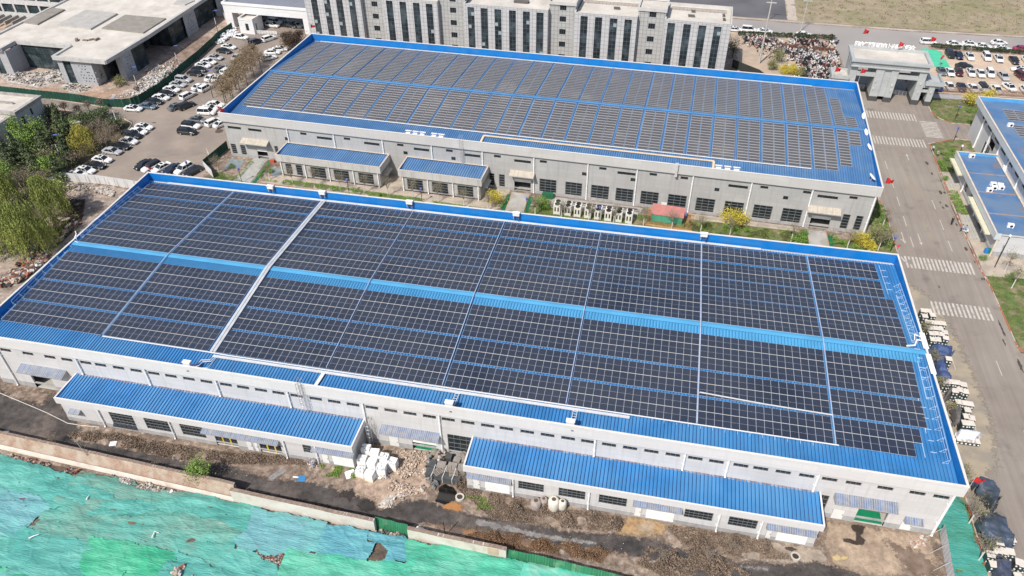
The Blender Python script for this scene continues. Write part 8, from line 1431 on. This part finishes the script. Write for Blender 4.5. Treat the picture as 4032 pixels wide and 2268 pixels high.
def person(P, rz, top, bottom, label, pose='walk', hair=(.02,.015,.012)):
    t = empty('person', P, rz, label, 'person', 'people on the road side'); lean = .12 if pose == 'walk' else 0
    seat = pose == 'sit'
    me = bpy.data.meshes.new('body'); 
    if seat: V = [(0,0,.62),(0,0,.82),(.02,0,1.05),(.04,0,1.22),(.05,0,1.32),(.07,0,1.46),(0,.10,.6),(.42,.14,.62),(.44,.14,.22),(.52,.14,.18),(0,-.10,.6),(.42,-.14,.62),(.44,-.14,.22),(.52,-.14,.18),(.03,.18,1.2),(.12,.24,.98),(.36,.2,.96),(.03,-.18,1.2),(.12,-.24,.98),(.36,-.2,.96)]
    else: V = [(0,0,.92),(0,0,1.1),(.0,0,1.28),(0,0,1.42),(.01,0,1.5),(.02,0,1.62),(0,.09,.88),(lean,.10,.48),(-.02+lean,.10,.06),(.12+lean,.11,.04),(0,-.09,.88),(.06-lean,-.10,.48),(-.08-lean,-.10,.06),(.06-lean,-.11,.04),(0,.19,1.38),(-.06,.24,1.12),(.06,.25,.9),(0,-.19,1.38),(.05,-.24,1.12),(.16,-.22,.92)]
    E_ = [(0,1),(1,2),(2,3),(3,4),(4,5),(0,6),(6,7),(7,8),(8,9),(0,10),(10,11),(11,12),(12,13),(3,14),(14,15),(15,16),(3,17),(17,18),(18,19)]
    RR = [.13,.12,.14,.12,.055,.10,.10,.07,.05,.045,.10,.07,.05,.045,.07,.05,.035,.07,.05,.035]
    me.from_pydata(V, E_, []); o = bpy.data.objects.new('body', me); COL.objects.link(o); o.parent = t
    md = o.modifiers.new('skin', 'SKIN'); sub = o.modifiers.new('sub', 'SUBSURF'); sub.levels = 1; sub.render_levels = 1
    if not me.skin_vertices: 
        bpy.context.view_layer.objects.active = o; bpy.context.view_layer.update()
    for k, r_ in enumerate(RR): me.skin_vertices[0].data[k].radius = (r_, r_)
    me.skin_vertices[0].data[0].use_root = True
    mt_ = bpy.data.materials.new('clothes_'+label.split()[0]); mt_.use_nodes = True; nn = mt_.node_tree; bs = nn.nodes['Principled BSDF']; bs.inputs['Roughness'].default_value = .9
    tc = nn.nodes.new('ShaderNodeTexCoord'); sp = nn.nodes.new('ShaderNodeSeparateXYZ'); cr_ = nn.nodes.new('ShaderNodeValToRGB'); nn.links.new(tc.outputs['Object'], sp.inputs[0]); mr = nn.nodes.new('ShaderNodeMath'); mr.operation = 'DIVIDE'; mr.inputs[1].default_value = 1.75; nn.links.new(sp.outputs[2], mr.inputs[0]); nn.links.new(mr.outputs[0], cr_.inputs[0]); nn.links.new(cr_.outputs[0], bs.inputs['Base Color'])
    cr_.color_ramp.interpolation = 'CONSTANT'; e = cr_.color_ramp.elements; e[0].color = (*bottom, 1); e[0].position = 0; e[1].color = (*top, 1); e[1].position = (.62 if seat else .9)/1.75; x_ = cr_.color_ramp.elements.new((1.27 if seat else 1.46)/1.75); x_.color = (.45,.27,.19,1)
    me.materials.append(mt_); b = MB(); hz = V[5][2]; b.lathe([(.02,-.03),(.105,-.01),(.115,.05),(.08,.11),(.02,.135)], 10, (V[5][0]-.02, 0, hz)); smooth(b.build('hair', M('hair_%d' % int(hair[0]*100), hair, .6), t)); return t
skinok = True
person(G(3,1,1652,75), -1.3, (.55,.55,.55), (.03,.03,.04), 'person in a pale top walking on the kerb near the northern crossing')
person(G(3,1,1697,118), -1.5, (.35,.33,.32), (.03,.03,.03), 'person in grey crouching by the verge, south of the pale one', 'sit')
def rider(P, rz, c, top, label, lab2):
    o = inst(SM[c], 'scooter', None, (P.x, P.y, .01), rz); tag(o, lab2, 'scooter', 'scooters by the road'); q = person(Vector((P.x-.25*math.cos(rz), P.y-.25*math.sin(rz), .2)), rz, top, (.02,.02,.03), label, 'sit')
rider(G(3,1,1845,800), 1.2, 'black', (.03,.03,.035), 'rider in dark clothes on a scooter on the road lane', 'black scooter ridden on the road lane')
rider(G(3,1,1965,885), 2.0, 'white', (.16,.32,.60), 'rider in a light blue top waiting at the kerb', 'white scooter stopped at the kerb')
rider(G(3,0,1385,815), -1.5, 'black', (.55,.5,.45), 'rider in a beige top passing under the gatehouse', 'black scooter under the gatehouse')
person(G(3,1,1935,880), 0, (.30,.30,.32), (.03,.03,.03), 'person in grey standing beside the light blue rider')
